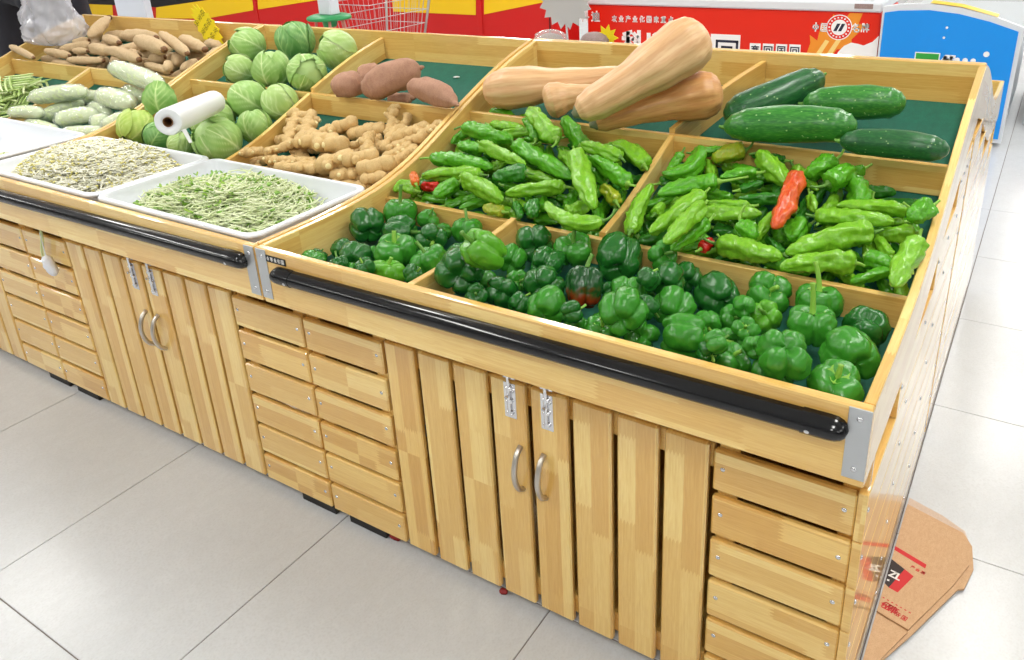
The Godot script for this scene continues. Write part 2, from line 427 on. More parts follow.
# ------------------------------------------------------------------ where the produce lies (metres)
# bell peppers: centre, radius, stem direction, tallness, skin
const BELLS := [
	[0.0966, 0.8879, 0.0071, 0.0398, -0.363, -0.101, -0.926, 0.774, 1],
	[0.0842, 0.9106, -0.2142, 0.0589, -0.766, 0.298, -0.57, 0.86, 0],
	[0.1239, 0.9202, -0.3115, 0.0569, 0.001, 0.986, -0.167, 0.731, 1],
	[0.1824, 0.8943, -0.0632, 0.0473, -0.37, 0.068, -0.927, 0.86, 0],
	[0.194, 0.911, -0.2255, 0.0576, 0.941, -0.057, -0.333, 0.946, 0],
	[0.3425, 0.8978, -0.0125, 0.0516, 0.017, 0.973, -0.232, 0.731, 2],
	[0.2093, 0.9085, -0.3298, 0.0386, 0.56, 0.808, -0.181, 0.774, 1],
	[0.3034, 0.9039, -0.2347, 0.0534, 0.682, 0.086, 0.726, 0.86, 0],
	[0.3654, 0.9105, -0.3117, 0.0525, -0.066, 0.981, -0.181, 0.731, 1],
	[0.2862, 0.9126, -0.1062, 0.0657, 0.125, 0.984, 0.123, 0.731, 1],
	[0.3976, 0.9049, -0.1105, 0.0542, -0.38, 0.915, 0.137, 0.731, 1],
	[0.5922, 0.9176, -0.3046, 0.0598, -0.532, -0.095, -0.841, 0.86, 0],
	[0.7068, 0.9187, -0.3085, 0.0596, 0.062, 0.979, 0.196, 0.731, 1],
	[0.5867, 0.9112, -0.2043, 0.0479, -0.329, 0.066, -0.942, 0.946, 1],
	[0.939, 0.9438, -0.3277, 0.0429, 0.652, 0.591, 0.474, 0.774, 1],
	[1.3137, 0.9174, -0.3, 0.0601, -0.04, 0.989, -0.141, 0.731, 1],
	[1.0066, 0.9066, -0.3165, 0.0423, -0.527, 0.077, -0.846, 0.86, 0],
	[1.2054, 0.9146, -0.2999, 0.0571, 0.392, 0.723, 0.569, 0.817, 1],
	[1.4224, 0.9093, -0.2597, 0.056, -0.29, -0.872, -0.394, 0.86, 0],
	[0.943, 0.8925, -0.0116, 0.0449, 0.169, 0.966, 0.194, 0.731, 1],
	[1.0175, 0.8881, -0.0454, 0.0423, -0.291, -0.549, -0.784, 0.86, 1],
	[0.9934, 0.93, -0.2334, 0.0485, -0.23, 0.06, -0.971, 0.86, 0],
	[1.1896, 0.8831, -0.1232, 0.0371, -0.652, -0.591, -0.474, 0.86, 1],
	[1.215, 0.8923, -0.0266, 0.046, 0.453, 0.889, 0.071, 0.731, 1],
	[1.3036, 0.8923, -0.0135, 0.0444, -0.52, 0.153, -0.841, 0.817, 1],
	[0.6417, 0.8941, -0.0694, 0.0475, -0.269, -0.623, -0.734, 0.86, 0],
	[0.6873, 0.9165, -0.2088, 0.0508, -0.203, -0.02, -0.979, 0.86, 0],
	[1.1043, 0.9117, -0.2611, 0.0603, -0.728, 0.085, -0.68, 0.903, 0],
	[1.0417, 0.9076, -0.1561, 0.0538, -0.166, 0.352, -0.921, 0.86, 1],
	[0.9282, 0.9037, -0.171, 0.0534, -0.344, 0.322, -0.882, 0.86, 1],
	[1.159, 0.8918, -0.1962, 0.0338, 0.652, 0.591, 0.474, 0.774, 1],
	[1.223, 0.9306, -0.0974, 0.0314, 0.088, 0.725, 0.683, 0.774, 1],
	[0.7311, 0.911, -0.1189, 0.0551, -0.363, -0.101, -0.926, 0.86, 0],
	[0.7931, 0.9041, -0.0306, 0.0572, -0.289, 0.063, -0.955, 0.86, 1],
	[0.8428, 0.9288, -0.1204, 0.0583, -0.18, 0.825, -0.535, 1.118, 5],
	[1.3285, 0.9216, -0.1852, 0.0612, -0.016, 0.995, -0.102, 0.731, 1],
	[1.42, 0.9203, -0.1132, 0.0637, -0.668, 0.083, -0.74, 0.86, 1],
	[1.3308, 0.9725, 0.029, 0.0582, -0.247, -0.84, -0.483, 0.817, 1],
	[1.2293, 0.9069, -0.2117, 0.0427, 0.07, 0.721, 0.69, 0.817, 2],
	[1.4175, 0.9155, -0.0009, 0.0582, 0.206, 0.945, 0.255, 0.688, 1],
	[1.0001, 0.9639, 0.0039, 0.0568, -0.292, 0.138, -0.946, 0.86, 1],
	[1.1085, 0.912, -0.0509, 0.0604, 0.973, 0.042, -0.228, 0.946, 1],
	[0.8335, 0.9268, -0.3038, 0.0685, -0.432, 0.28, -0.857, 0.989, 0],
	[0.5491, 0.9406, -0.0416, 0.0676, -0.532, -0.095, -0.841, 0.903, 0],
	[0.6386, 1.0181, -0.0269, 0.0582, -0.426, 0.683, 0.593, 1.118, 2],
	[0.2526, 0.8854, 0.022, 0.0404, 0.441, 0.817, -0.373, 0.84, 1],
	[0.0917, 0.8832, -0.1036, 0.0381, 0.944, 0.284, 0.168, 0.84, 0],
	[0.1714, 0.884, 0.0415, 0.039, -0.83, -0.5, -0.25, 0.84, 0],
	[0.4064, 0.8864, -0.2089, 0.0378, -0.17, -0.359, 0.918, 0.84, 0],
	[0.4208, 0.882, 0.0415, 0.037, -0.951, 0.067, -0.301, 0.84, 0],
	[0.7823, 0.8874, -0.1959, 0.0392, -0.085, -0.562, -0.823, 0.84, 0],
	[0.5842, 0.8821, 0.0395, 0.0371, -0.234, -0.972, 0.019, 0.84, 0],
	[0.6973, 0.8839, 0.0419, 0.0389, 0.387, 0.73, 0.563, 0.84, 0],
	[1.0628, 0.8847, 0.0409, 0.0397, -0.55, 0.768, -0.329, 0.84, 0],
	[1.2989, 0.8821, -0.1011, 0.0371, -0.212, -0.276, -0.938, 0.84, 0],
	[0.5564, 0.8831, -0.1277, 0.0372, -0.476, -0.165, 0.864, 0.84, 1],
	[0.8592, 0.884, 0.0387, 0.039, -0.351, -0.56, 0.751, 0.84, 0],
	[0.4193, 0.8748, -0.0274, 0.0298, -0.304, 0.559, -0.771, 0.84, 0],
	[0.1817, 0.8755, -0.1405, 0.0291, 0.317, -0.782, 0.537, 0.84, 1],
	[0.2754, 0.8888, -0.3149, 0.0317, 0.387, -0.382, -0.839, 0.84, 1],
	[0.0552, 0.8741, -0.0455, 0.0291, -0.016, 0.646, -0.763, 0.84, 0],
	[1.1444, 0.8793, 0.0479, 0.0343, 0.055, 0.998, 0.038, 0.84, 1],
	[0.8575, 0.8791, -0.2209, 0.03, -0.707, -0.671, 0.222, 0.84, 0],
	[1.3416, 0.8777, 0.0518, 0.0327, 0.855, -0.253, 0.454, 0.84, 1],
	[0.9827, 0.876, 0.0527, 0.031, 0.649, 0.741, 0.171, 0.84, 1],
	[0.929, 0.8805, -0.2582, 0.0296, -0.695, 0.142, 0.705, 0.84, 1],
	[1.2293, 0.8752, 0.0502, 0.0302, -0.346, 0.151, -0.926, 0.84, 0],
	[0.9073, 0.8743, -0.0843, 0.0293, -0.559, -0.627, 0.543, 0.84, 1],
	[0.7749, 0.8754, 0.0514, 0.0304, 0.695, 0.711, 0.107, 0.84, 0],
	[0.4333, 0.9227, -0.0034, 0.0284, 0.753, 0.567, -0.333, 0.84, 0],
	[0.255, 0.9376, 0.058, 0.0288, -0.468, 0.883, -0.048, 0.84, 0],
	[0.3292, 0.9387, 0.0482, 0.0304, -0.19, 0.945, 0.268, 0.84, 0],
	[1.2617, 0.9401, -0.024, 0.0261, -0.183, -0.199, -0.963, 0.84, 1],
	[0.712, 0.8896, -0.0441, 0.0323, 0.138, 0.537, -0.833, 0.84, 0],
	[0.8672, 0.8774, -0.0389, 0.0306, 0.132, 0.843, -0.521, 0.84, 1],
	[1.1249, 0.8996, -0.1436, 0.0342, 0.534, -0.1, 0.839, 0.84, 1],
	[0.6387, 0.8871, -0.1482, 0.0381, 0.694, 0.469, 0.547, 0.84, 1],
	[1.1898, 0.9342, 0.0216, 0.0262, 0.75, -0.101, 0.654, 0.84, 0],
	[0.6254, 0.913, -0.0019, 0.0313, 0.431, 0.474, 0.768, 0.84, 0],
	[0.8695, 0.9262, -0.0089, 0.0312, 0.662, 0.142, -0.736, 0.84, 0],
	[1.2122, 0.9745, 0.0472, 0.0273, 0.782, 0.434, -0.447, 0.84, 1],
	[1.1939, 0.9423, -0.1693, 0.0284, -0.383, -0.138, -0.913, 0.84, 1],
	[1.0082, 0.9351, -0.091, 0.0309, 0.752, -0.587, -0.3, 0.84, 0],
	[0.9788, 0.9643, -0.1593, 0.0324, 0.411, 0.756, -0.51, 0.84, 0],
]
# long peppers: stem end, middle, tip, radius, skin, run of the stem
const LONGS := [
	[0.2086, 1.0409, -0.6155, 0.157, 1.043, -0.6206, 0.1103, 1.0417, -0.6172, 0.0252, 0, 0, -0, 0],
	[0.3703, 0.9839, -0.4984, 0.3957, 0.9842, -0.4996, 0.4209, 0.9846, -0.5007, 0.0161, 0, 0, -0, 0],
	[0.458, 0.9694, -0.4175, 0.4877, 0.9632, -0.3893, 0.5112, 0.9568, -0.3604, 0.0169, 2, 0, -0, 0],
	[0.6418, 0.9733, -0.3934, 0.6506, 0.9799, -0.4235, 0.6596, 0.9866, -0.4542, 0.0296, 1, 0, -0, 0],
	[0.4431, 0.9564, -0.3788, 0.4076, 0.957, -0.3815, 0.3715, 0.9576, -0.3843, 0.0207, 3, 0, -0, 0],
	[0.4759, 1.055, -0.6493, 0.5143, 1.0442, -0.6234, 0.5517, 1.0338, -0.5981, 0.0234, 1, 0, -0, 0],
	[0.2353, 1.0801, -0.8898, 0.1908, 1.088, -0.9106, 0.184, 1.0727, -0.8704, 0.0269, 0, 0, -0, 0],
	[0.3608, 1.071, -0.6895, 0.3164, 1.0927, -0.7413, 0.2604, 1.1065, -0.7742, 0.0232, 0, -0.0083, -0.0108, 0.0106],
	[0.1644, 1.0696, -0.8503, 0.0973, 1.0815, -0.8815, 0.0696, 1.0702, -0.8516, 0.0314, 0, 0.0107, -0.0127, -0.0008],
	[0.0884, 1.0834, -0.6884, 0.1978, 1.0754, -0.6693, 0.2963, 1.0714, -0.6597, 0.0331, 0, -0.0202, -0.0079, 0.0169],
	[0.5287, 1.0754, -0.6764, 0.4677, 1.0996, -0.7342, 0.4017, 1.121, -0.7854, 0.0318, 0, 0, -0, 0],
	[0.7503, 1.0556, -0.6344, 0.6913, 1.0737, -0.6777, 0.6134, 1.0843, -0.703, 0.0316, 1, 0.0065, -0.0104, 0.0008],
	[0.684, 1.0743, -0.6199, 0.6105, 1.0828, -0.6406, 0.5381, 1.0885, -0.654, 0.0264, 1, 0.0089, -0.0106, -0.0006],
	[0.2209, 1.0667, -0.5961, 0.322, 1.0543, -0.566, 0.4197, 1.0438, -0.5341, 0.0257, 1, -0.0093, 0.0088, 0.0017],
	[0.5127, 0.9757, -0.425, 0.5237, 0.9718, -0.4072, 0.5346, 0.9679, -0.3898, 0.027, 2, -0.0018, 0.0102, -0.0037],
	[0.4384, 1.0294, -0.5093, 0.3917, 1.0238, -0.4913, 0.3504, 1.0156, -0.4646, 0.0301, 2, 0.0154, -0.006, -0.0071],
	[0.063, 1.0172, -0.5425, 0.1779, 1.0198, -0.551, 0.3004, 1.0167, -0.5411, 0.0284, 0, -0.0233, -0.0017, 0.016],
	[0.738, 0.9984, -0.482, 0.7039, 1.0083, -0.5138, 0.6662, 1.0126, -0.5276, 0.025, 3, 0.0089, -0.0126, 0.0003],
	[0.2812, 1.0011, -0.51, 0.1788, 0.9971, -0.4971, 0.0942, 0.9848, -0.4564, 0.0279, 1, 0.0125, -0.0006, -0.0079],
	[0.1117, 0.9597, -0.4037, 0.0567, 0.9628, -0.4181, 0.0416, 0.9554, -0.3841, 0.0242, 1, 0, -0, 0],
	[0.2249, 0.9825, -0.4644, 0.2093, 0.9736, -0.4257, 0.2077, 0.9635, -0.3796, 0.0309, 0, -0.0045, 0.0247, -0.0091],
	[0.1608, 0.9647, -0.4509, 0.1304, 0.9635, -0.4455, 0.0998, 0.9623, -0.44, 0.0187, 4, 0.0106, -0.0033, -0.0053],
	[0.1328, 0.9911, -0.3834, 0.1044, 0.9972, -0.4111, 0.0752, 1.0035, -0.4397, 0.0166, 5, 0, -0, 0],
	[0.7543, 1.0379, -0.5245, 0.6736, 1.0536, -0.5714, 0.5943, 1.069, -0.6086, 0.0306, 0, 0.014, -0.0031, -0.0076],
	[0.7724, 1.0034, -0.3325, 0.6972, 1, -0.3015, 0.5865, 1.0097, -0.3753, 0.0252, 1, 0.0139, 0.0266, -0.0219],
	[0.5716, 1.0101, -0.5002, 0.4898, 1.0018, -0.4737, 0.4199, 0.9902, -0.4262, 0.0259, 1, 0.0173, -0.0059, -0.0084],
	[0.2609, 1.0042, -0.4485, 0.3512, 0.9983, -0.4219, 0.443, 0.9885, -0.3772, 0.0333, 1, -0.0113, 0.0086, 0.0032],
	[0.317, 1.0666, -0.6391, 0.447, 1.0446, -0.586, 0.5802, 1.0265, -0.5362, 0.0325, 0, -0.0097, 0.0116, 0.0007],
	[0.4667, 1.0978, -0.6329, 0.3788, 1.1243, -0.6964, 0.2968, 1.1494, -0.7564, 0.0356, 1, -0.0094, -0.0156, 0.0137],
	[0.5555, 1.0846, -0.588, 0.6433, 1.0475, -0.4778, 0.7358, 1.021, -0.3644, 0.0365, 1, -0.0072, 0.0133, -0.0018],
	[0.849, 0.982, -0.485, 0.8501, 0.9861, -0.498, 0.8513, 0.9901, -0.5111, 0.0193, 1, 0, -0, 0],
	[1.0242, 1.0297, -0.6248, 1.0487, 1.038, -0.6448, 1.0733, 1.0463, -0.6648, 0.0145, 2, 0, -0, 0],
	[1.072, 1.014, -0.5631, 1.0163, 1.0115, -0.5559, 0.9595, 1.009, -0.5481, 0.0157, 1, 0, -0, 0],
	[1.0364, 0.9557, -0.427, 0.9987, 0.9511, -0.4063, 0.9641, 0.9449, -0.3778, 0.0136, 0, 0, -0, 0],
	[1.203, 1.0432, -0.6175, 1.2164, 1.0328, -0.5923, 1.2296, 1.0226, -0.5676, 0.0166, 1, 0, -0, 0],
	[1.4172, 0.9982, -0.6554, 1.4049, 0.9984, -0.6559, 1.3939, 0.996, -0.6501, 0.0148, 1, 0, -0, 0],
	[1.2053, 1.0055, -0.531, 1.2051, 0.996, -0.5003, 1.2048, 0.9867, -0.4703, 0.0294, 0, -0.0045, -0.0086, 0.0071],
	[1.0539, 1.0684, -0.6637, 1.0085, 1.064, -0.6531, 0.9681, 1.0535, -0.6279, 0.0178, 0, 0, -0, 0],
	[1.145, 1.032, -0.6083, 1.0902, 1.0264, -0.5949, 1.0344, 1.0208, -0.5812, 0.0203, 2, 0, -0, 0],
	[0.9829, 1.0916, -0.7759, 0.945, 1.0819, -0.7528, 0.91, 1.069, -0.722, 0.0322, 3, 0.0074, 0.0222, -0.0156],
	[1.2246, 1.0992, -0.7565, 1.1985, 1.0845, -0.7214, 1.1726, 1.07, -0.6866, 0.0316, 0, 0.0091, 0.0207, -0.016],
	[1.2892, 1.0603, -0.7205, 1.2958, 1.0533, -0.7038, 1.3023, 1.0464, -0.6874, 0.037, 0, -0.0123, 0.0212, -0.0023],
	[1.2341, 1.0664, -0.6581, 1.2426, 1.0716, -0.6705, 1.2512, 1.0768, -0.6831, 0.0353, 0, -0.0293, 0.0014, 0.0184],
	[1.4767, 1.0675, -0.5993, 1.4568, 1.0571, -0.5741, 1.4372, 1.0473, -0.5474, 0.0294, 0, 0, -0, 0],
	[1.0835, 1.0004, -0.4712, 1.0976, 0.9968, -0.4593, 1.1119, 0.9939, -0.4461, 0.0268, 0, 0.0058, 0.0352, -0.0208],
	[0.9703, 0.9973, -0.5076, 1.0412, 1.0023, -0.5236, 1.1104, 1.0072, -0.5393, 0.0232, 1, 0, -0, 0],
	[1.4245, 1.0336, -0.6375, 1.3451, 1.0327, -0.6354, 1.2659, 1.0263, -0.6199, 0.0223, 1, -0.0234, 0.0205, 0.0053],
	[1.0091, 1.0037, -0.4399, 0.9892, 0.9896, -0.3759, 0.9773, 0.9792, -0.2965, 0.0251, 0, 0.0074, 0.0153, -0.0122],
	[1.0381, 1.0959, -0.7324, 1.0872, 1.0777, -0.6889, 1.1363, 1.0575, -0.6407, 0.0337, 1, -0.0198, -0.0015, 0.0136],
	[0.865, 1.0905, -0.7393, 0.8751, 1.0554, -0.6556, 0.8035, 1.0447, -0.6298, 0.0305, 0, -0.0113, -0.002, 0.0083],
	[0.971, 1.0498, -0.6057, 0.9014, 1.0369, -0.5745, 0.8391, 1.0199, -0.5245, 0.0291, 0, 0.0466, 0.0072, -0.0338],
	[1.2338, 1.0206, -0.5459, 1.3213, 1.0252, -0.5608, 1.4074, 1.0279, -0.5672, 0.0261, 1, 0, -0, 0],
	[1.3706, 0.9662, -0.4767, 1.3841, 0.9652, -0.4736, 1.3975, 0.9643, -0.4706, 0.0307, 0, 0.013, 0.0118, -0.0142],
	[1.4505, 0.9978, -0.596, 1.414, 0.9936, -0.5859, 1.3784, 0.9868, -0.5695, 0.0259, 1, 0.0082, 0.0081, -0.0093],
	[0.8308, 0.9686, -0.3758, 0.8052, 0.9919, -0.4754, 0.7964, 1.0266, -0.5806, 0.0274, 1, 0, -0, 0],
	[0.9531, 1.0324, -0.5552, 0.9165, 1.0035, -0.462, 0.8913, 0.9814, -0.3623, 0.028, 1, 0, -0, 0],
	[1.0011, 1.0496, -0.4232, 0.9888, 1.0332, -0.3368, 0.9869, 1.0231, -0.2327, 0.0274, 1, 0, -0, 0],
	[1.0506, 0.9712, -0.3937, 1.1295, 0.9712, -0.3935, 1.2074, 0.9695, -0.386, 0.0332, 1, -0.0221, 0.012, 0.0086],
	[1.016, 0.9572, -0.3789, 1.0182, 0.9588, -0.386, 1.0204, 0.9604, -0.3932, 0.0193, 4, 0, -0, 0],
	[1.161, 1.0899, -0.6411, 1.1712, 1.0474, -0.5307, 1.1693, 1.0194, -0.4324, 0.0298, 6, 0, -0, 0],
	[1.3735, 1.0127, -0.5226, 1.2887, 0.9983, -0.476, 1.2131, 0.979, -0.3948, 0.0354, 1, 0, -0, 0],
	[1.4707, 1.0257, -0.4797, 1.4588, 1.0041, -0.3895, 1.4585, 0.9914, -0.3034, 0.0312, 1, 0.0004, 0.0179, -0.0089],
	[1.3615, 0.9782, -0.4121, 1.2852, 0.974, -0.3928, 1.2163, 0.9648, -0.3416, 0.0316, 1, 0.0123, -0.0066, -0.0048],
	[0.2805, 0.9242, -0.5123, 0.2127, 0.9247, -0.5136, 0.1449, 0.9251, -0.515, 0.0215, 0, 0, 0, 0],
	[0.3718, 0.9567, -0.6135, 0.3289, 0.9732, -0.6535, 0.286, 0.99, -0.6934, 0.0175, 2, 0, 0, 0],
	[0.4412, 1.0187, -0.7606, 0.5041, 1.009, -0.7376, 0.567, 0.9994, -0.7146, 0.018, 0, 0, 0, 0],
	[0.6101, 1.0174, -0.7539, 0.6057, 0.9985, -0.7088, 0.6014, 0.9796, -0.6637, 0.0194, 1, 0, 0, 0],
	[0.2143, 0.9782, -0.6537, 0.2352, 0.9606, -0.6113, 0.2562, 0.9431, -0.5689, 0.0218, 2, 0, 0, 0],
	[0.4791, 1.0028, -0.7198, 0.4613, 0.9821, -0.6704, 0.4436, 0.9615, -0.621, 0.0191, 1, 0, 0, 0],
	[0.461, 0.9361, -0.5455, 0.5147, 0.931, -0.529, 0.5684, 0.9259, -0.5125, 0.0228, 2, 0, 0, 0],
	[0.1865, 0.9704, -0.6388, 0.156, 0.9491, -0.5871, 0.1256, 0.9303, -0.5354, 0.0205, 0, 0, 0, 0],
	[0.5251, 0.9012, -0.4224, 0.4655, 0.9, -0.4167, 0.406, 0.8987, -0.4109, 0.0228, 0, 0, 0, 0],
	[0.0899, 0.9592, -0.6093, 0.0757, 0.9413, -0.5659, 0.0616, 0.9273, -0.5226, 0.0213, 0, 0, 0, 0],
	[0.527, 0.9954, -0.7052, 0.5262, 0.9739, -0.6538, 0.5253, 0.9526, -0.6023, 0.018, 0, 0, 0, 0],
	[0.6759, 0.9695, -0.6438, 0.6915, 0.9477, -0.591, 0.707, 0.9282, -0.5382, 0.0178, 0, 0, 0, 0],
	[0.1864, 1.0356, -0.793, 0.17, 1.0153, -0.7447, 0.1537, 0.9951, -0.6963, 0.021, 0, 0, 0, 0],
	[0.1668, 0.9142, -0.4909, 0.1963, 0.9004, -0.4409, 0.2258, 0.8894, -0.391, 0.0184, 1, 0, 0, 0],
	[0.4629, 0.9156, -0.4861, 0.4348, 0.9275, -0.5243, 0.4068, 0.9395, -0.5624, 0.021, 0, 0, 0, 0],
	[0.6065, 0.9444, -0.5812, 0.5958, 0.9219, -0.5155, 0.5851, 0.9024, -0.4497, 0.0185, 0, 0, 0, 0],
	[0.283, 1.0215, -0.7675, 0.3107, 1.001, -0.7187, 0.3383, 0.9806, -0.6698, 0.0179, 0, 0, 0, 0],
	[0.6473, 0.9553, -0.6094, 0.6618, 0.9331, -0.554, 0.6762, 0.916, -0.4987, 0.0178, 0, 0, 0, 0],
	[0.64, 0.8891, -0.3945, 0.6589, 0.8995, -0.4418, 0.6778, 0.9125, -0.4891, 0.0174, 1, 0, 0, 0],
	[0.239, 0.8919, -0.4003, 0.2828, 0.8975, -0.4257, 0.3265, 0.9031, -0.451, 0.0188, 0, 0, 0, 0],
	[0.3019, 0.9131, -0.4865, 0.3496, 0.9108, -0.4793, 0.3972, 0.9086, -0.472, 0.0186, 0, 0, 0, 0],
	[0.6264, 1.0318, -0.7798, 0.6684, 1.0249, -0.7633, 0.7105, 1.018, -0.7468, 0.0226, 0, 0, 0, 0],
	[0.2747, 0.9528, -0.5936, 0.3277, 0.9424, -0.5684, 0.3806, 0.9337, -0.5432, 0.0214, 2, 0, 0, 0],
	[0.059, 0.9034, -0.4514, 0.1081, 0.9015, -0.4426, 0.1571, 0.8996, -0.4337, 0.019, 1, 0, 0, 0],
	[0.7286, 0.9923, -0.695, 0.6815, 0.9876, -0.6838, 0.6344, 0.9829, -0.6725, 0.019, 2, 0, 0, 0],
	[0.2491, 1.0066, -0.7241, 0.2004, 0.9957, -0.698, 0.1517, 0.9847, -0.6718, 0.0209, 2, 0, 0, 0],
	[0.6543, 0.9215, -0.5021, 0.6212, 0.9056, -0.4472, 0.588, 0.8936, -0.3924, 0.0218, 0, 0, 0, 0],
	[0.0381, 1.0255, -0.7642, 0.0574, 0.9985, -0.6997, 0.0768, 0.9715, -0.6351, 0.0228, 1, 0, 0, 0],
	[0.3667, 0.9469, -0.59, 0.4324, 0.9475, -0.5914, 0.4981, 0.948, -0.5928, 0.0174, 0, 0, 0, 0],
	[0.4247, 0.9802, -0.6641, 0.3883, 1.0042, -0.7215, 0.3519, 1.0283, -0.7789, 0.0197, 0, 0, 0, 0],
	[0.3389, 0.9011, -0.4385, 0.3988, 0.9021, -0.443, 0.4586, 0.9031, -0.4474, 0.0195, 1, 0, 0, 0],
	[0.323, 1.024, -0.7708, 0.3525, 1.0027, -0.7201, 0.3819, 0.9815, -0.6694, 0.0189, 0, 0, 0, 0],
	[0.6839, 0.8931, -0.412, 0.6978, 0.9041, -0.4613, 0.7118, 0.9194, -0.5107, 0.0175, 0, 0, 0, 0],
	[0.5167, 1.0327, -0.79, 0.464, 1.0332, -0.7912, 0.4113, 1.0337, -0.7923, 0.0195, 2, 0, 0, 0],
	[0.4969, 0.9417, -0.5762, 0.543, 0.9421, -0.5773, 0.5891, 0.9425, -0.5783, 0.0178, 0, 0, 0, 0],
	[0.1061, 0.9272, -0.5302, 0.0678, 0.9175, -0.4989, 0.0294, 0.9078, -0.4675, 0.0192, 1, 0, 0, 0],
	[0.4833, 0.9116, -0.4686, 0.5295, 0.9142, -0.4768, 0.5756, 0.9167, -0.4849, 0.0223, 0, 0, 0, 0],
	[0.1292, 0.9996, -0.7134, 0.0997, 1.0143, -0.7485, 0.0701, 1.029, -0.7835, 0.0186, 0, 0, 0, 0],
	[0.0715, 0.895, -0.4085, 0.1266, 0.8943, -0.4052, 0.1816, 0.8935, -0.4018, 0.0199, 2, 0, 0, 0],
	[0.3988, 0.9267, -0.5147, 0.3475, 0.928, -0.5189, 0.2963, 0.9293, -0.5231, 0.023, 1, 0, 0, 0],
	[0.552, 0.9554, -0.6021, 0.5978, 0.9628, -0.6199, 0.6437, 0.9702, -0.6378, 0.0206, 0, 0, 0, 0],
	[1.1201, 0.992, -0.6982, 1.1555, 0.9803, -0.6703, 1.1909, 0.9686, -0.6423, 0.0175, 1, 0, 0, 0],
	[0.9753, 0.9382, -0.5629, 0.9252, 0.9319, -0.5436, 0.8751, 0.9259, -0.5242, 0.0196, 0, 0, 0, 0],
	[0.887, 1.03, -0.7835, 0.9151, 1.0072, -0.7291, 0.9433, 0.9843, -0.6746, 0.0195, 1, 0, 0, 0],
	[0.9616, 0.9006, -0.4444, 1.0081, 0.9101, -0.4796, 1.0545, 0.921, -0.5147, 0.0179, 1, 0, 0, 0],
	[1.2506, 0.9818, -0.6625, 1.2422, 1.008, -0.7251, 1.2338, 1.0342, -0.7876, 0.0217, 0, 0, 0, 0],
	[1.4653, 1.0123, -0.7382, 1.4015, 1.0113, -0.7356, 1.3378, 1.0102, -0.7331, 0.0207, 2, 0, 0, 0],
	[1.3461, 0.9601, -0.6208, 1.381, 0.9761, -0.6593, 1.4158, 0.9922, -0.6977, 0.0179, 0, 0, 0, 0],
	[0.8543, 0.977, -0.6484, 0.8513, 0.9564, -0.5986, 0.8482, 0.9371, -0.5489, 0.0228, 1, 0, 0, 0],
	[1.1075, 0.9233, -0.5121, 1.1653, 0.9186, -0.497, 1.2231, 0.9139, -0.4818, 0.0206, 0, 0, 0, 0],
	[1.3956, 0.9601, -0.6153, 1.4313, 0.946, -0.5812, 1.4671, 0.9333, -0.5472, 0.0199, 2, 0, 0, 0],
	[1.0757, 0.939, -0.5608, 1.0796, 0.9593, -0.6101, 1.0835, 0.9798, -0.6595, 0.0211, 2, 0, 0, 0],
	[1.214, 0.9251, -0.5234, 1.257, 0.9412, -0.5715, 1.3, 0.961, -0.6196, 0.0192, 0, 0, 0, 0],
	[1.0504, 1.0021, -0.7219, 1.1102, 1.0111, -0.7432, 1.1699, 1.02, -0.7645, 0.0177, 0, 0, 0, 0],
	[0.7987, 0.9336, -0.5446, 0.8225, 0.919, -0.4976, 0.8463, 0.9053, -0.4506, 0.0209, 2, 0, 0, 0],
	[1.0175, 0.9475, -0.5839, 0.9526, 0.9564, -0.6055, 0.8878, 0.9653, -0.6272, 0.0202, 1, 0, 0, 0],
	[0.8143, 1.022, -0.7618, 0.8155, 0.999, -0.707, 0.8167, 0.9761, -0.6522, 0.0205, 0, 0, 0, 0],
	[1.4097, 0.8984, -0.4185, 1.3659, 0.9029, -0.4386, 1.322, 0.9073, -0.4587, 0.021, 2, 0, 0, 0],
	[1.3216, 0.928, -0.5367, 1.3747, 0.9229, -0.5201, 1.4278, 0.9177, -0.5035, 0.0181, 0, 0, 0, 0],
	[1.2387, 0.9621, -0.6218, 1.2792, 0.9713, -0.644, 1.3197, 0.9806, -0.6662, 0.0193, 1, 0, 0, 0],
	[1.2732, 1.0221, -0.7591, 1.3248, 1.0253, -0.7669, 1.3764, 1.0286, -0.7746, 0.0216, 2, 0, 0, 0],
	[1.2892, 0.894, -0.4154, 1.2959, 0.9057, -0.4662, 1.3025, 0.9214, -0.517, 0.0176, 0, 0, 0, 0],
	[1.4612, 0.9555, -0.6034, 1.4446, 0.9744, -0.6489, 1.428, 0.9934, -0.6944, 0.0202, 0, 0, 0, 0],
	[1.1046, 1.0296, -0.7815, 1.0486, 1.023, -0.7657, 0.9926, 1.0163, -0.7498, 0.0199, 0, 0, 0, 0],
	[1.2018, 1.0293, -0.7776, 1.1992, 1.0102, -0.732, 1.1966, 0.9911, -0.6864, 0.0211, 2, 0, 0, 0],
	[1.0895, 0.9166, -0.4905, 1.043, 0.9032, -0.4421, 0.9966, 0.8926, -0.3938, 0.0206, 2, 0, 0, 0],
	[0.9867, 0.922, -0.5136, 0.9432, 0.9152, -0.4918, 0.8997, 0.9084, -0.4699, 0.0191, 2, 0, 0, 0],
	[1.1485, 0.9018, -0.4438, 1.186, 0.8959, -0.4172, 1.2235, 0.8901, -0.3906, 0.0191, 0, 0, 0, 0],
	[0.9712, 1.0076, -0.7294, 1.0125, 0.9998, -0.711, 1.0537, 0.9921, -0.6926, 0.0197, 1, 0, 0, 0],
	[0.9575, 0.9821, -0.6747, 1.0044, 0.9691, -0.6435, 1.0513, 0.9562, -0.6124, 0.0175, 0, 0, 0, 0],
	[1.122, 0.9308, -0.5474, 1.121, 0.9514, -0.6005, 1.1199, 0.9734, -0.6535, 0.0176, 2, 0, 0, 0],
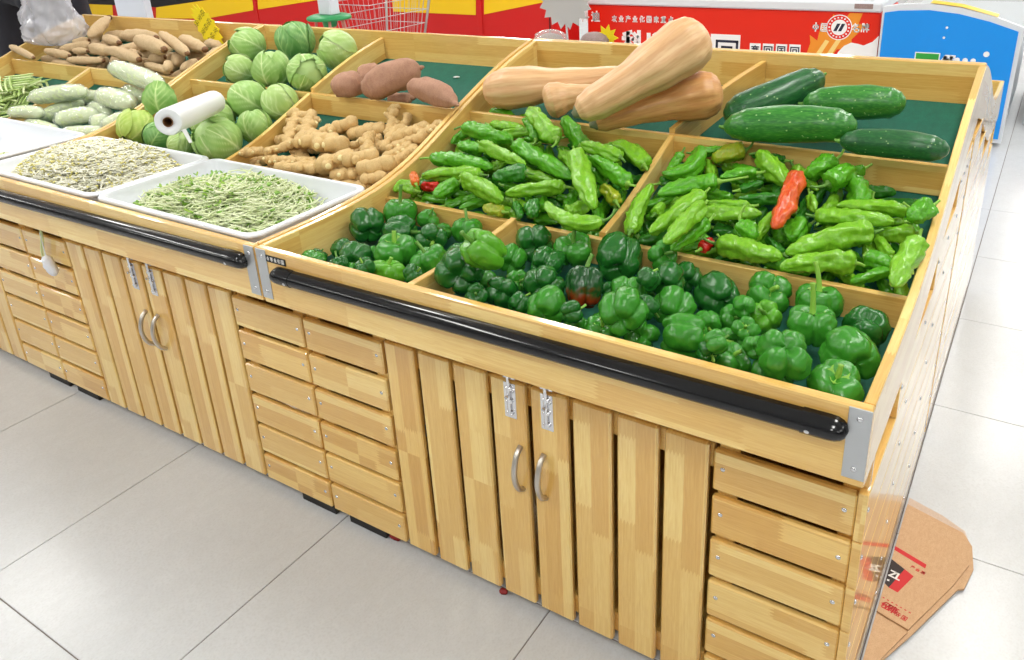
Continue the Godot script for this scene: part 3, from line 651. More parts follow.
	[0.9288, 0.9027, -0.4568, 0.8859, 0.8983, -0.4366, 0.843, 0.8938, -0.4164, 0.0173, 1, 0, 0, 0],
	[0.7951, 0.9756, -0.6594, 0.7892, 0.954, -0.6073, 0.7833, 0.933, -0.5552, 0.0174, 2, 0, 0, 0],
	[1.2068, 0.9636, -0.6288, 1.1828, 0.9462, -0.5866, 1.1588, 0.9304, -0.5444, 0.018, 0, 0, 0, 0],
	[1.4284, 0.927, -0.5277, 1.3969, 0.9388, -0.5644, 1.3655, 0.9539, -0.601, 0.0197, 1, 0, 0, 0],
	[1.2234, 0.8977, -0.4349, 1.247, 0.9118, -0.4875, 1.2707, 0.9281, -0.5401, 0.0172, 1, 0, 0, 0],
	[0.817, 0.8931, -0.4077, 0.7979, 0.9024, -0.4503, 0.7787, 0.9147, -0.4928, 0.0184, 1, 0, 0, 0],
	[0.9199, 0.947, -0.5913, 0.8786, 0.9324, -0.5546, 0.8373, 0.921, -0.518, 0.017, 0, 0, 0, 0],
	[0.8509, 1.0307, -0.7827, 0.8668, 1.0038, -0.7184, 0.8828, 0.9769, -0.6541, 0.0205, 0, 0, 0, 0],
	[1.13, 0.9089, -0.4752, 1.098, 0.8995, -0.4387, 1.066, 0.8915, -0.4023, 0.018, 1, 0, 0, 0],
	[1.4638, 0.8939, -0.4074, 1.4312, 0.9036, -0.4516, 1.3986, 0.9166, -0.4958, 0.0192, 0, 0, 0, 0],
	[0.9175, 1.033, -0.7884, 0.9633, 1.031, -0.7837, 1.0091, 1.0291, -0.7791, 0.0204, 1, 0, 0, 0],
	[0.6858, 1.016, -0.645, 0.6374, 1.0202, -0.655, 0.5889, 1.0244, -0.665, 0.0183, 0, 0, 0, 0],
	[0.4548, 0.992, -0.5907, 0.5129, 1.0041, -0.6201, 0.571, 1.0163, -0.6495, 0.0219, 0, 0, 0, 0],
	[0.7037, 0.9315, -0.3985, 0.661, 0.9402, -0.4381, 0.6182, 0.9505, -0.4777, 0.0208, 2, 0, 0, 0],
	[0.3384, 0.996, -0.5994, 0.3894, 1.0088, -0.6305, 0.4403, 1.0217, -0.6615, 0.0207, 0, 0, 0, 0],
	[0.54, 1.03, -0.6792, 0.6001, 1.0384, -0.6992, 0.6602, 1.0468, -0.7193, 0.0178, 0, 0, 0, 0],
	[0.641, 0.9972, -0.6105, 0.6265, 0.9719, -0.5456, 0.612, 0.9518, -0.4807, 0.0182, 0, 0, 0, 0],
	[0.1228, 1.0706, -0.7858, 0.1895, 1.0713, -0.7876, 0.2561, 1.0721, -0.7894, 0.0205, 1, 0, 0, 0],
	[0.2151, 0.9286, -0.4082, 0.2459, 0.936, -0.4417, 0.2768, 0.9448, -0.4752, 0.0171, 0, 0, 0, 0],
	[0.3688, 0.9586, -0.4974, 0.3218, 0.9443, -0.4474, 0.2747, 0.9333, -0.3974, 0.0184, 0, 0, 0, 0],
	[0.2416, 0.9881, -0.5753, 0.2776, 1.0061, -0.619, 0.3136, 1.0242, -0.6627, 0.0181, 1, 0, 0, 0],
	[0.3998, 1.0609, -0.768, 0.3388, 1.0555, -0.7549, 0.2778, 1.05, -0.7418, 0.0176, 0, 0, 0, 0],
	[0.5826, 0.956, -0.4887, 0.5733, 0.9698, -0.5334, 0.564, 0.9856, -0.5782, 0.0192, 0, 0, 0, 0],
	[0.4293, 1.0442, -0.7171, 0.475, 1.0318, -0.6874, 0.5208, 1.0194, -0.6578, 0.0222, 0, 0, 0, 0],
	[0.1132, 0.9311, -0.431, 0.1631, 0.9316, -0.4333, 0.2129, 0.9321, -0.4356, 0.0172, 0, 0, 0, 0],
	[0.0671, 1.024, -0.6836, 0.1124, 1.0255, -0.6872, 0.1577, 1.027, -0.6909, 0.0177, 2, 0, 0, 0],
	[0.5308, 0.9522, -0.4619, 0.4895, 0.9644, -0.5012, 0.4481, 0.9766, -0.5405, 0.0216, 0, 0, 0, 0],
	[0.1171, 1.0093, -0.6419, 0.1722, 1.0055, -0.6327, 0.2273, 1.0017, -0.6235, 0.0172, 2, 0, 0, 0],
	[0.4421, 1.0607, -0.7657, 0.5003, 1.0485, -0.7367, 0.5586, 1.0363, -0.7076, 0.0207, 0, 0, 0, 0],
	[0.0533, 0.96, -0.5014, 0.0805, 0.9713, -0.5377, 0.1078, 0.984, -0.5741, 0.0186, 0, 0, 0, 0],
	[0.1206, 0.9672, -0.5231, 0.0868, 0.9542, -0.4813, 0.0529, 0.9431, -0.4395, 0.0229, 2, 0, 0, 0],
	[0.0698, 1.0652, -0.7588, 0.0557, 1.047, -0.7153, 0.0416, 1.0288, -0.6719, 0.0194, 0, 0, 0, 0],
	[0.2881, 1.0242, -0.6705, 0.3206, 1.0373, -0.7019, 0.3531, 1.0505, -0.7332, 0.0179, 1, 0, 0, 0],
	[0.7145, 0.9692, -0.524, 0.6896, 0.9846, -0.5702, 0.6647, 1.0036, -0.6163, 0.0228, 2, 0, 0, 0],
	[0.2033, 0.9939, -0.5867, 0.1395, 0.9968, -0.5936, 0.0757, 0.9997, -0.6006, 0.0224, 2, 0, 0, 0],
	[0.7244, 1.0414, -0.7149, 0.6863, 1.0545, -0.7459, 0.6483, 1.0675, -0.777, 0.0178, 1, 0, 0, 0],
	[0.2004, 1.034, -0.6895, 0.2508, 1.0388, -0.701, 0.3013, 1.0436, -0.7124, 0.0187, 1, 0, 0, 0],
	[0.7033, 0.9423, -0.4478, 0.6788, 0.9544, -0.4905, 0.6542, 0.9677, -0.5332, 0.0218, 0, 0, 0, 0],
	[0.3889, 0.9427, -0.4278, 0.4357, 0.94, -0.4156, 0.4825, 0.9373, -0.4034, 0.0207, 1, 0, 0, 0],
	[0.1431, 0.9484, -0.4746, 0.1536, 0.9628, -0.5213, 0.1641, 0.9781, -0.568, 0.0202, 0, 0, 0, 0],
	[0.3837, 0.963, -0.5242, 0.3341, 0.9676, -0.5392, 0.2846, 0.9723, -0.5542, 0.0178, 2, 0, 0, 0],
	[0.4123, 0.9534, -0.4612, 0.4679, 0.9512, -0.4516, 0.5234, 0.949, -0.442, 0.0206, 1, 0, 0, 0],
	[0.5373, 1.0426, -0.7559, 0.5793, 1.0521, -0.7786, 0.6212, 1.0616, -0.8013, 0.0186, 1, 0, 0, 0],
	[0.2347, 0.9738, -0.5542, 0.2763, 0.9657, -0.5281, 0.318, 0.9576, -0.5021, 0.0201, 2, 0, 0, 0],
	[0.2938, 1.0709, -0.7681, 0.2293, 1.0617, -0.7461, 0.1648, 1.0525, -0.7241, 0.0215, 1, 0, 0, 0],
	[1.0709, 1.0381, -0.723, 1.0146, 1.0443, -0.7377, 0.9583, 1.0504, -0.7525, 0.0191, 0, 0, 0, 0],
	[1.0086, 1.0009, -0.6219, 0.9464, 1.0041, -0.6295, 0.8841, 1.0072, -0.6371, 0.022, 0, 0, 0, 0],
	[0.9917, 0.9263, -0.4256, 0.9371, 0.9244, -0.417, 0.8824, 0.9225, -0.4083, 0.0216, 1, 0, 0, 0],
	[1.0731, 0.9699, -0.5545, 1.1101, 0.9599, -0.5222, 1.1472, 0.9499, -0.4898, 0.0199, 0, 0, 0, 0],
	[1.2424, 0.9607, -0.529, 1.2989, 0.9559, -0.5136, 1.3554, 0.9511, -0.4981, 0.0224, 0, 0, 0, 0],
	[1.0349, 0.9489, -0.4741, 1.0864, 0.9399, -0.4388, 1.1379, 0.9321, -0.4035, 0.0199, 0, 0, 0, 0],
	[1.2682, 0.9388, -0.4093, 1.2039, 0.9401, -0.4154, 1.1395, 0.9415, -0.4215, 0.0224, 0, 0, 0, 0],
	[1.1212, 1.064, -0.7674, 1.1627, 1.0487, -0.7307, 1.2042, 1.0333, -0.694, 0.0193, 1, 0, 0, 0],
	[0.8495, 0.9355, -0.4877, 0.8922, 0.9407, -0.5044, 0.9349, 0.9459, -0.521, 0.0188, 1, 0, 0, 0],
	[1.2774, 1.0007, -0.6325, 1.312, 0.9814, -0.5859, 1.3466, 0.9643, -0.5392, 0.0174, 1, 0, 0, 0],
	[1.169, 0.9577, -0.5022, 1.1511, 0.9731, -0.552, 1.1331, 0.9928, -0.6017, 0.0209, 0, 0, 0, 0],
	[1.0189, 0.9778, -0.5523, 0.9511, 0.9816, -0.5633, 0.8834, 0.9861, -0.5743, 0.0186, 0, 0, 0, 0],
	[1.1944, 1.0224, -0.6567, 1.1962, 1, -0.6026, 1.1981, 0.9789, -0.5485, 0.0216, 2, 0, 0, 0],
	[0.8387, 1.0672, -0.7665, 0.8861, 1.0742, -0.7832, 0.9334, 1.0812, -0.7999, 0.02, 0, 0, 0, 0],
	[0.7954, 1.0118, -0.6358, 0.8285, 1.0256, -0.6688, 0.8616, 1.0394, -0.7018, 0.0206, 2, 0, 0, 0],
	[1.3316, 1.0261, -0.7061, 1.3333, 1.0024, -0.6495, 1.3351, 0.979, -0.5928, 0.0192, 1, 0, 0, 0],
	[0.8214, 0.9324, -0.4409, 0.7978, 0.9431, -0.4808, 0.7742, 0.9555, -0.5208, 0.02, 2, 0, 0, 0],
	[1.2134, 0.9563, -0.504, 1.2523, 0.9459, -0.4702, 1.2911, 0.9375, -0.4365, 0.0223, 0, 0, 0, 0],
	[0.9366, 1.0231, -0.6578, 0.9137, 1.0413, -0.7015, 0.8907, 1.0596, -0.7451, 0.0187, 1, 0, 0, 0],
	[1.1165, 1.0144, -0.6485, 1.1011, 1.0373, -0.7034, 1.0857, 1.0603, -0.7582, 0.0181, 2, 0, 0, 0],
	[1.0719, 1.0075, -0.6297, 1.0523, 0.9874, -0.5809, 1.0327, 0.9701, -0.5322, 0.0191, 0, 0, 0, 0],
	[0.9202, 0.9489, -0.4538, 0.8803, 0.9429, -0.4267, 0.8404, 0.9369, -0.3996, 0.0211, 2, 0, 0, 0],
	[0.8963, 0.9713, -0.5491, 0.854, 0.9647, -0.5279, 0.8118, 0.9582, -0.5067, 0.0197, 0, 0, 0, 0],
	[1.2922, 1.077, -0.7866, 1.2577, 1.0631, -0.7534, 1.2232, 1.0492, -0.7202, 0.0186, 0, 0, 0, 0],
	[1.0073, 0.9481, -0.4405, 0.9531, 0.9582, -0.4788, 0.899, 0.9701, -0.5171, 0.0198, 0, 0, 0, 0],
	[1.0504, 1.0327, -0.6746, 1.0019, 1.0377, -0.6865, 0.9535, 1.0427, -0.6985, 0.021, 0, 0, 0, 0],
	[1.0872, 1.0019, -0.6614, 1.0418, 1.0002, -0.6574, 0.9963, 0.9985, -0.6534, 0.0186, 1, 0, 0, 0],
	[1.2365, 0.9892, -0.5918, 1.2453, 1.0093, -0.6405, 1.2542, 1.0297, -0.6891, 0.021, 1, 0, 0, 0],
	[0.8032, 1.0623, -0.7655, 0.7999, 1.0424, -0.7178, 0.7966, 1.0224, -0.6701, 0.0171, 0, 0, 0, 0],
	[1.0909, 1.0712, -0.788, 1.0428, 1.0727, -0.7916, 0.9947, 1.0741, -0.7951, 0.0174, 2, 0, 0, 0],
	[0.7824, 0.9679, -0.531, 0.8177, 0.9788, -0.5648, 0.853, 0.9928, -0.5986, 0.0204, 0, 0, 0, 0],
	[1.0588, 0.9667, -0.5125, 1.1005, 0.9565, -0.4799, 1.1423, 0.9476, -0.4472, 0.0216, 0, 0, 0, 0],
	[0.5597, 1.0472, -0.6607, 0.6076, 1.0279, -0.6143, 0.6534, 1.0096, -0.5699, 0.0217, 0, 0, 0, 0],
	[0.3469, 1.0072, -0.5762, 0.437, 1.0016, -0.5627, 0.5241, 0.9969, -0.5483, 0.0246, 1, 0, 0, 0],
	[1.2964, 0.9381, -0.4661, 1.341, 0.9314, -0.4383, 1.3837, 0.9254, -0.411, 0.0185, 1, 0, 0, 0],
	[1.4286, 0.9565, -0.4595, 1.3931, 0.9487, -0.4243, 1.3579, 0.941, -0.3893, 0.0169, 0, 0, 0, 0],
	[0.99, 0.9469, -0.5411, 1.042, 0.9442, -0.5325, 1.0924, 0.9416, -0.524, 0.0219, 2, 0, 0, 0],
	[1.3702, 0.9509, -0.5176, 1.3651, 0.9635, -0.5584, 1.3607, 0.9786, -0.5954, 0.0188, 1, 0, 0, 0],
	[1.1325, 1.0044, -0.5566, 1.1259, 0.9871, -0.5009, 1.1201, 0.9712, -0.4452, 0.0183, 1, 0, 0, 0],
	[1.4183, 0.9707, -0.4966, 1.3951, 0.9807, -0.5288, 1.371, 0.9912, -0.5619, 0.0172, 1, 0, 0, 0],
	[1.1953, 0.9529, -0.4438, 1.1665, 0.9594, -0.4696, 1.1373, 0.9671, -0.4942, 0.0181, 2, 0, 0, 0],
	[1.4445, 0.9385, -0.4677, 1.4555, 0.93, -0.4321, 1.4662, 0.9222, -0.3967, 0.0177, 1, 0, 0, 0],
]
const SQUASHES := [
	[0.5437, 1.1314, -0.7242, 0.698, 1.1771, -0.8368, 0.8606, 1.2105, -0.9249, 0.0731],
	[0.5836, 1.2247, -1.0255, 0.3277, 1.1952, -0.9417, 0.0536, 1.1628, -0.8564, 0.0718],
	[0.4852, 1.1849, -0.8867, 0.3973, 1.1741, -0.8582, 0.3194, 1.1556, -0.8094, 0.058],
	[0.5315, 1.1811, -0.6465, 0.6771, 1.2774, -0.757, 0.8062, 1.3828, -0.8985, 0.085],
]
const MELONS := [
	[0.8893, 1.1572, -0.861, 0.997, 1.1943, -0.959, 1.0945, 1.2405, -1.0982, 0.053],
	[1.0843, 1.1896, -0.9499, 1.215, 1.1996, -0.9763, 1.3419, 1.2058, -0.993, 0.0478],
	[0.9308, 1.1574, -0.7468, 1.0975, 1.1736, -0.7854, 1.261, 1.1793, -0.799, 0.0499],
	[1.2355, 1.1552, -0.7392, 1.3608, 1.1594, -0.7492, 1.4817, 1.1576, -0.7449, 0.0365],
]
const SWEETS := [
	[-0.6185, 1.1329, -0.9495, -0.5832, 1.1449, -0.9812, -0.5502, 1.1563, -1.0155, 0.0506],
	[-0.4205, 1.0832, -0.8935, -0.3725, 1.0882, -0.9068, -0.3249, 1.0932, -0.92, 0.026],
	[-0.5783, 1.1457, -0.7838, -0.5214, 1.1511, -0.7969, -0.4659, 1.1564, -0.8103, 0.0514],
	[-0.4004, 1.1447, -0.7497, -0.342, 1.1813, -0.8409, -0.2668, 1.2088, -0.9135, 0.0627],
	[-0.2344, 1.1682, -0.8035, -0.1051, 1.1611, -0.7862, 0.0228, 1.1414, -0.7393, 0.0457],
]
const GINGERS := [
	[-0.5944, 0.978, -0.5434, -0.6615, 1.0117, -0.6293, -0.7293, 1.0486, -0.7175, 0.0238, 0],
	[-0.5125, 1.0115, -0.6346, -0.4701, 1.0282, -0.6745, -0.4275, 1.0449, -0.7145, 0.0251, 1],
	[-0.4206, 1.0028, -0.6797, -0.3634, 1.0147, -0.7081, -0.3067, 1.0266, -0.7363, 0.032, 2],
	[-0.2638, 1.0153, -0.7128, -0.2846, 1.0532, -0.7554, -0.2936, 1.0959, -0.7857, 0.0194, 3],
	[-0.2365, 1.0048, -0.7378, -0.233, 1.0351, -0.7624, -0.2296, 1.0655, -0.7873, 0.0193, 4],
	[-0.7282, 0.9596, -0.4561, -0.6958, 0.9635, -0.4698, -0.6629, 0.9676, -0.483, 0.0213, 4],
	[-0.0992, 0.9878, -0.6741, -0.1195, 1.0045, -0.7141, -0.1403, 1.0217, -0.7552, 0.0205, 1],
	[-0.6253, 0.9687, -0.4692, -0.5725, 0.9877, -0.5304, -0.5145, 1.0085, -0.5881, 0.0194, 3],
	[-0.5169, 1.011, -0.5351, -0.4257, 1.0147, -0.5471, -0.3179, 1.012, -0.5384, 0.0377, 0],
	[-0.1764, 0.9966, -0.6072, -0.1405, 1.0118, -0.644, -0.1041, 1.0272, -0.6808, 0.0218, 1],
	[-0.6022, 0.9502, -0.4544, -0.5033, 0.9548, -0.4706, -0.4063, 0.9595, -0.4857, 0.0206, 2],
	[-0.4339, 0.9561, -0.4479, -0.3904, 0.957, -0.4523, -0.3476, 0.958, -0.4566, 0.0234, 4],
	[-0.4168, 0.9651, -0.576, -0.3735, 0.9791, -0.6101, -0.3303, 0.9932, -0.6441, 0.0209, 3],
	[-0.3165, 0.9709, -0.4382, -0.2846, 0.9793, -0.4715, -0.2497, 0.9888, -0.5022, 0.0362, 0],
	[-0.2298, 0.9951, -0.4648, -0.1867, 1.0015, -0.4855, -0.1439, 1.0079, -0.506, 0.0275, 2],
	[-0.1459, 0.9801, -0.4389, -0.1076, 0.9887, -0.4727, -0.0666, 0.9983, -0.5039, 0.0349, 1],
	[-0.2628, 0.947, -0.4393, -0.212, 0.9493, -0.4496, -0.1619, 0.9516, -0.4598, 0.0275, 4],
	[-0.1485, 0.9842, -0.5643, -0.1245, 0.9984, -0.5985, -0.1003, 1.0126, -0.6329, 0.0198, 2],
	[-0.1138, 0.9599, -0.4107, -0.0855, 0.9643, -0.431, -0.0573, 0.9688, -0.4512, 0.0219, 3],
	[-0.4419, 0.9437, -0.5665, -0.4363, 0.963, -0.6134, -0.4306, 0.9825, -0.6602, 0.0232, 3],
	[-0.3338, 0.9212, -0.4953, -0.3759, 0.926, -0.5108, -0.418, 0.9308, -0.5264, 0.0234, 4],
	[-0.5067, 0.961, -0.6073, -0.5504, 0.9716, -0.633, -0.594, 0.9824, -0.6588, 0.0237, 4],
	[-0.3673, 0.9427, -0.5655, -0.3363, 0.9574, -0.601, -0.3053, 0.972, -0.6366, 0.0227, 0],
	[-0.067, 0.9622, -0.613, -0.0901, 0.9463, -0.5745, -0.1131, 0.9329, -0.5359, 0.0226, 0],
	[-0.2444, 0.9774, -0.6437, -0.2825, 0.9875, -0.6678, -0.3206, 0.9976, -0.692, 0.0249, 0],
	[-0.2677, 0.9264, -0.515, -0.3036, 0.9319, -0.5329, -0.3395, 0.9375, -0.5507, 0.0226, 3],
	[-0.2099, 0.9205, -0.5046, -0.1895, 0.9305, -0.5368, -0.1691, 0.9414, -0.5689, 0.0203, 0],
	[-0.1951, 0.9945, -0.6984, -0.1798, 0.9792, -0.6619, -0.1646, 0.964, -0.6254, 0.0196, 2],
	[-0.4578, 1.0055, -0.7179, -0.4938, 1.003, -0.712, -0.5297, 1.0005, -0.7061, 0.0222, 2],
	[-0.578, 0.9256, -0.5242, -0.6132, 0.9209, -0.5093, -0.6483, 0.9163, -0.4944, 0.0193, 2],
	[-0.7136, 0.9139, -0.4781, -0.7014, 0.9259, -0.517, -0.6892, 0.938, -0.5559, 0.0216, 3],
	[-0.4218, 0.8974, -0.4184, -0.4456, 0.9052, -0.4542, -0.4694, 0.9158, -0.4901, 0.0201, 4],
	[-0.0322, 0.9721, -0.6439, -0.0696, 0.9729, -0.6459, -0.107, 0.9738, -0.6479, 0.02, 2],
	[-0.4944, 0.9146, -0.4718, -0.545, 0.9137, -0.4689, -0.5957, 0.9128, -0.466, 0.024, 1],
	[-0.7177, 0.9673, -0.6213, -0.6816, 0.963, -0.6108, -0.6455, 0.9587, -0.6003, 0.0242, 1],
	[-0.499, 0.9084, -0.4211, -0.5889, 0.9095, -0.4261, -0.6821, 0.9107, -0.4314, 0.025, 3],
	[-0.2553, 0.9123, -0.4664, -0.3365, 0.9118, -0.4648, -0.4202, 0.9113, -0.4632, 0.0223, 2],
	[-0.1575, 0.9367, -0.5341, -0.107, 0.9198, -0.4796, -0.0546, 0.9056, -0.4234, 0.0224, 0],
	[-0.0698, 1.0124, -0.6228, -0.0829, 0.9951, -0.5806, -0.093, 0.9791, -0.5361, 0.0224, 2],
	[-0.582, 0.9655, -0.6025, -0.5394, 0.9456, -0.5525, -0.4917, 0.929, -0.4987, 0.0254, 3],
	[-0.2427, 0.9275, -0.4017, -0.1737, 0.9303, -0.4144, -0.1061, 0.9331, -0.4269, 0.0213, 3],
	[-0.1032, 1.0351, -0.786, -0.0826, 1.0151, -0.7382, -0.0626, 0.9956, -0.6917, 0.0218, 0],
	[-0.0469, 1.0681, -0.7354, -0.0664, 1.0496, -0.6913, -0.0856, 1.0313, -0.6477, 0.0217, 4],
	[-0.2268, 1.039, -0.7284, -0.2152, 1.0165, -0.6746, -0.2037, 0.9947, -0.6222, 0.0248, 2],
	[-0.2984, 1.0211, -0.6519, -0.2704, 1.005, -0.6131, -0.2431, 0.9894, -0.5753, 0.0222, 4],
	[-0.4834, 0.9586, -0.3947, -0.4065, 0.9614, -0.407, -0.3312, 0.964, -0.419, 0.0213, 2],
	[-0.5476, 0.9997, -0.591, -0.5979, 1.0246, -0.651, -0.65, 1.0506, -0.7133, 0.0261, 4],
	[-0.1091, 1.0567, -0.7284, -0.1456, 1.0411, -0.6911, -0.1819, 1.0255, -0.6538, 0.0236, 0],
	[-0.0598, 0.9537, -0.5597, -0.0547, 0.9383, -0.5099, -0.0498, 0.9232, -0.4614, 0.0225, 3],
]
const CABBAGES := [
	[-1.3981, 1.2091, -1.0716, 0.0865, 0],
	[-0.8498, 1.215, -1.0821, 0.0884, 1],
	[-1.2812, 1.1378, -0.9183, 0.072, 1],
	[-1.064, 1.153, -0.9132, 0.0863, 0],
	[-0.8531, 1.1518, -0.9084, 0.0855, 0],
	[-1.1577, 1.2322, -1.1383, 0.0913, 2],
	[-0.993, 1.0722, -0.7152, 0.0841, 0],
	[-0.8339, 1.0734, -0.737, 0.0765, 1],
	[-0.8359, 1.0106, -0.6054, 0.0689, 0],
	[-1.4076, 0.9786, -0.4838, 0.0777, 3],
	[-1.278, 0.9556, -0.4843, 0.0603, 2],
	[-1.108, 0.9457, -0.4662, 0.0545, 1],
	[-1.0409, 1.0237, -0.5692, 0.092, 1],
	[-0.8755, 0.9888, -0.4612, 0.0949, 0],
]
const ROLLS := [
	[-0.6108, 1.1652, -0.1198, -0.8066, 1.1288, -0.3347, -0.9106, 1.1174, -0.5045, 0.0422],
]
const GOURDS := [
	[-1.9262, 1.1382, -0.7335, -1.6842, 1.1235, -0.6983, -1.4454, 1.105, -0.6541, 0.0454],
	[-1.8564, 1.0377, -0.7415, -1.7487, 1.027, -0.7159, -1.6452, 1.0167, -0.6912, 0.0398],
	[-2.1537, 0.9323, -0.4771, -2.1263, 0.9619, -0.5696, -2.0397, 0.9866, -0.6293, 0.0362],
	[-2.2357, 0.9734, -0.4038, -2.1511, 0.9795, -0.4318, -2.0419, 0.9824, -0.4449, 0.0309],
	[-1.9695, 0.9802, -0.6242, -1.8686, 0.973, -0.6067, -1.7712, 0.966, -0.5898, 0.031],
	[-2.2234, 1.0176, -0.4968, -2.1028, 1.0387, -0.5636, -1.9303, 1.0525, -0.5971, 0.0403],
	[-1.9612, 0.9483, -0.4531, -1.8979, 0.9655, -0.5105, -1.7929, 0.9751, -0.5415, 0.0412],
	[-1.7628, 0.9549, -0.5095, -1.7268, 0.9582, -0.5201, -1.6911, 0.9615, -0.5306, 0.0362],
	[-1.8552, 1.0376, -0.613, -1.7286, 1.036, -0.6091, -1.5909, 1.0297, -0.5939, 0.0473],
	[-1.6433, 0.9298, -0.4797, -1.7578, 0.9223, -0.4538, -1.8698, 0.9159, -0.4247, 0.0328],
	[-1.6229, 0.9707, -0.6085, -1.5851, 0.994, -0.6647, -1.5465, 1.0176, -0.7211, 0.0299],
	[-1.8799, 0.9286, -0.4065, -2.0145, 0.9307, -0.4161, -2.155, 0.9329, -0.4262, 0.0291],
	[-1.6097, 0.9872, -0.5623, -1.6207, 0.973, -0.517, -1.6309, 0.959, -0.4721, 0.0277],
	[-2.2261, 1.0038, -0.6717, -2.0519, 1.0048, -0.674, -1.8856, 1.0057, -0.6763, 0.0352],
]
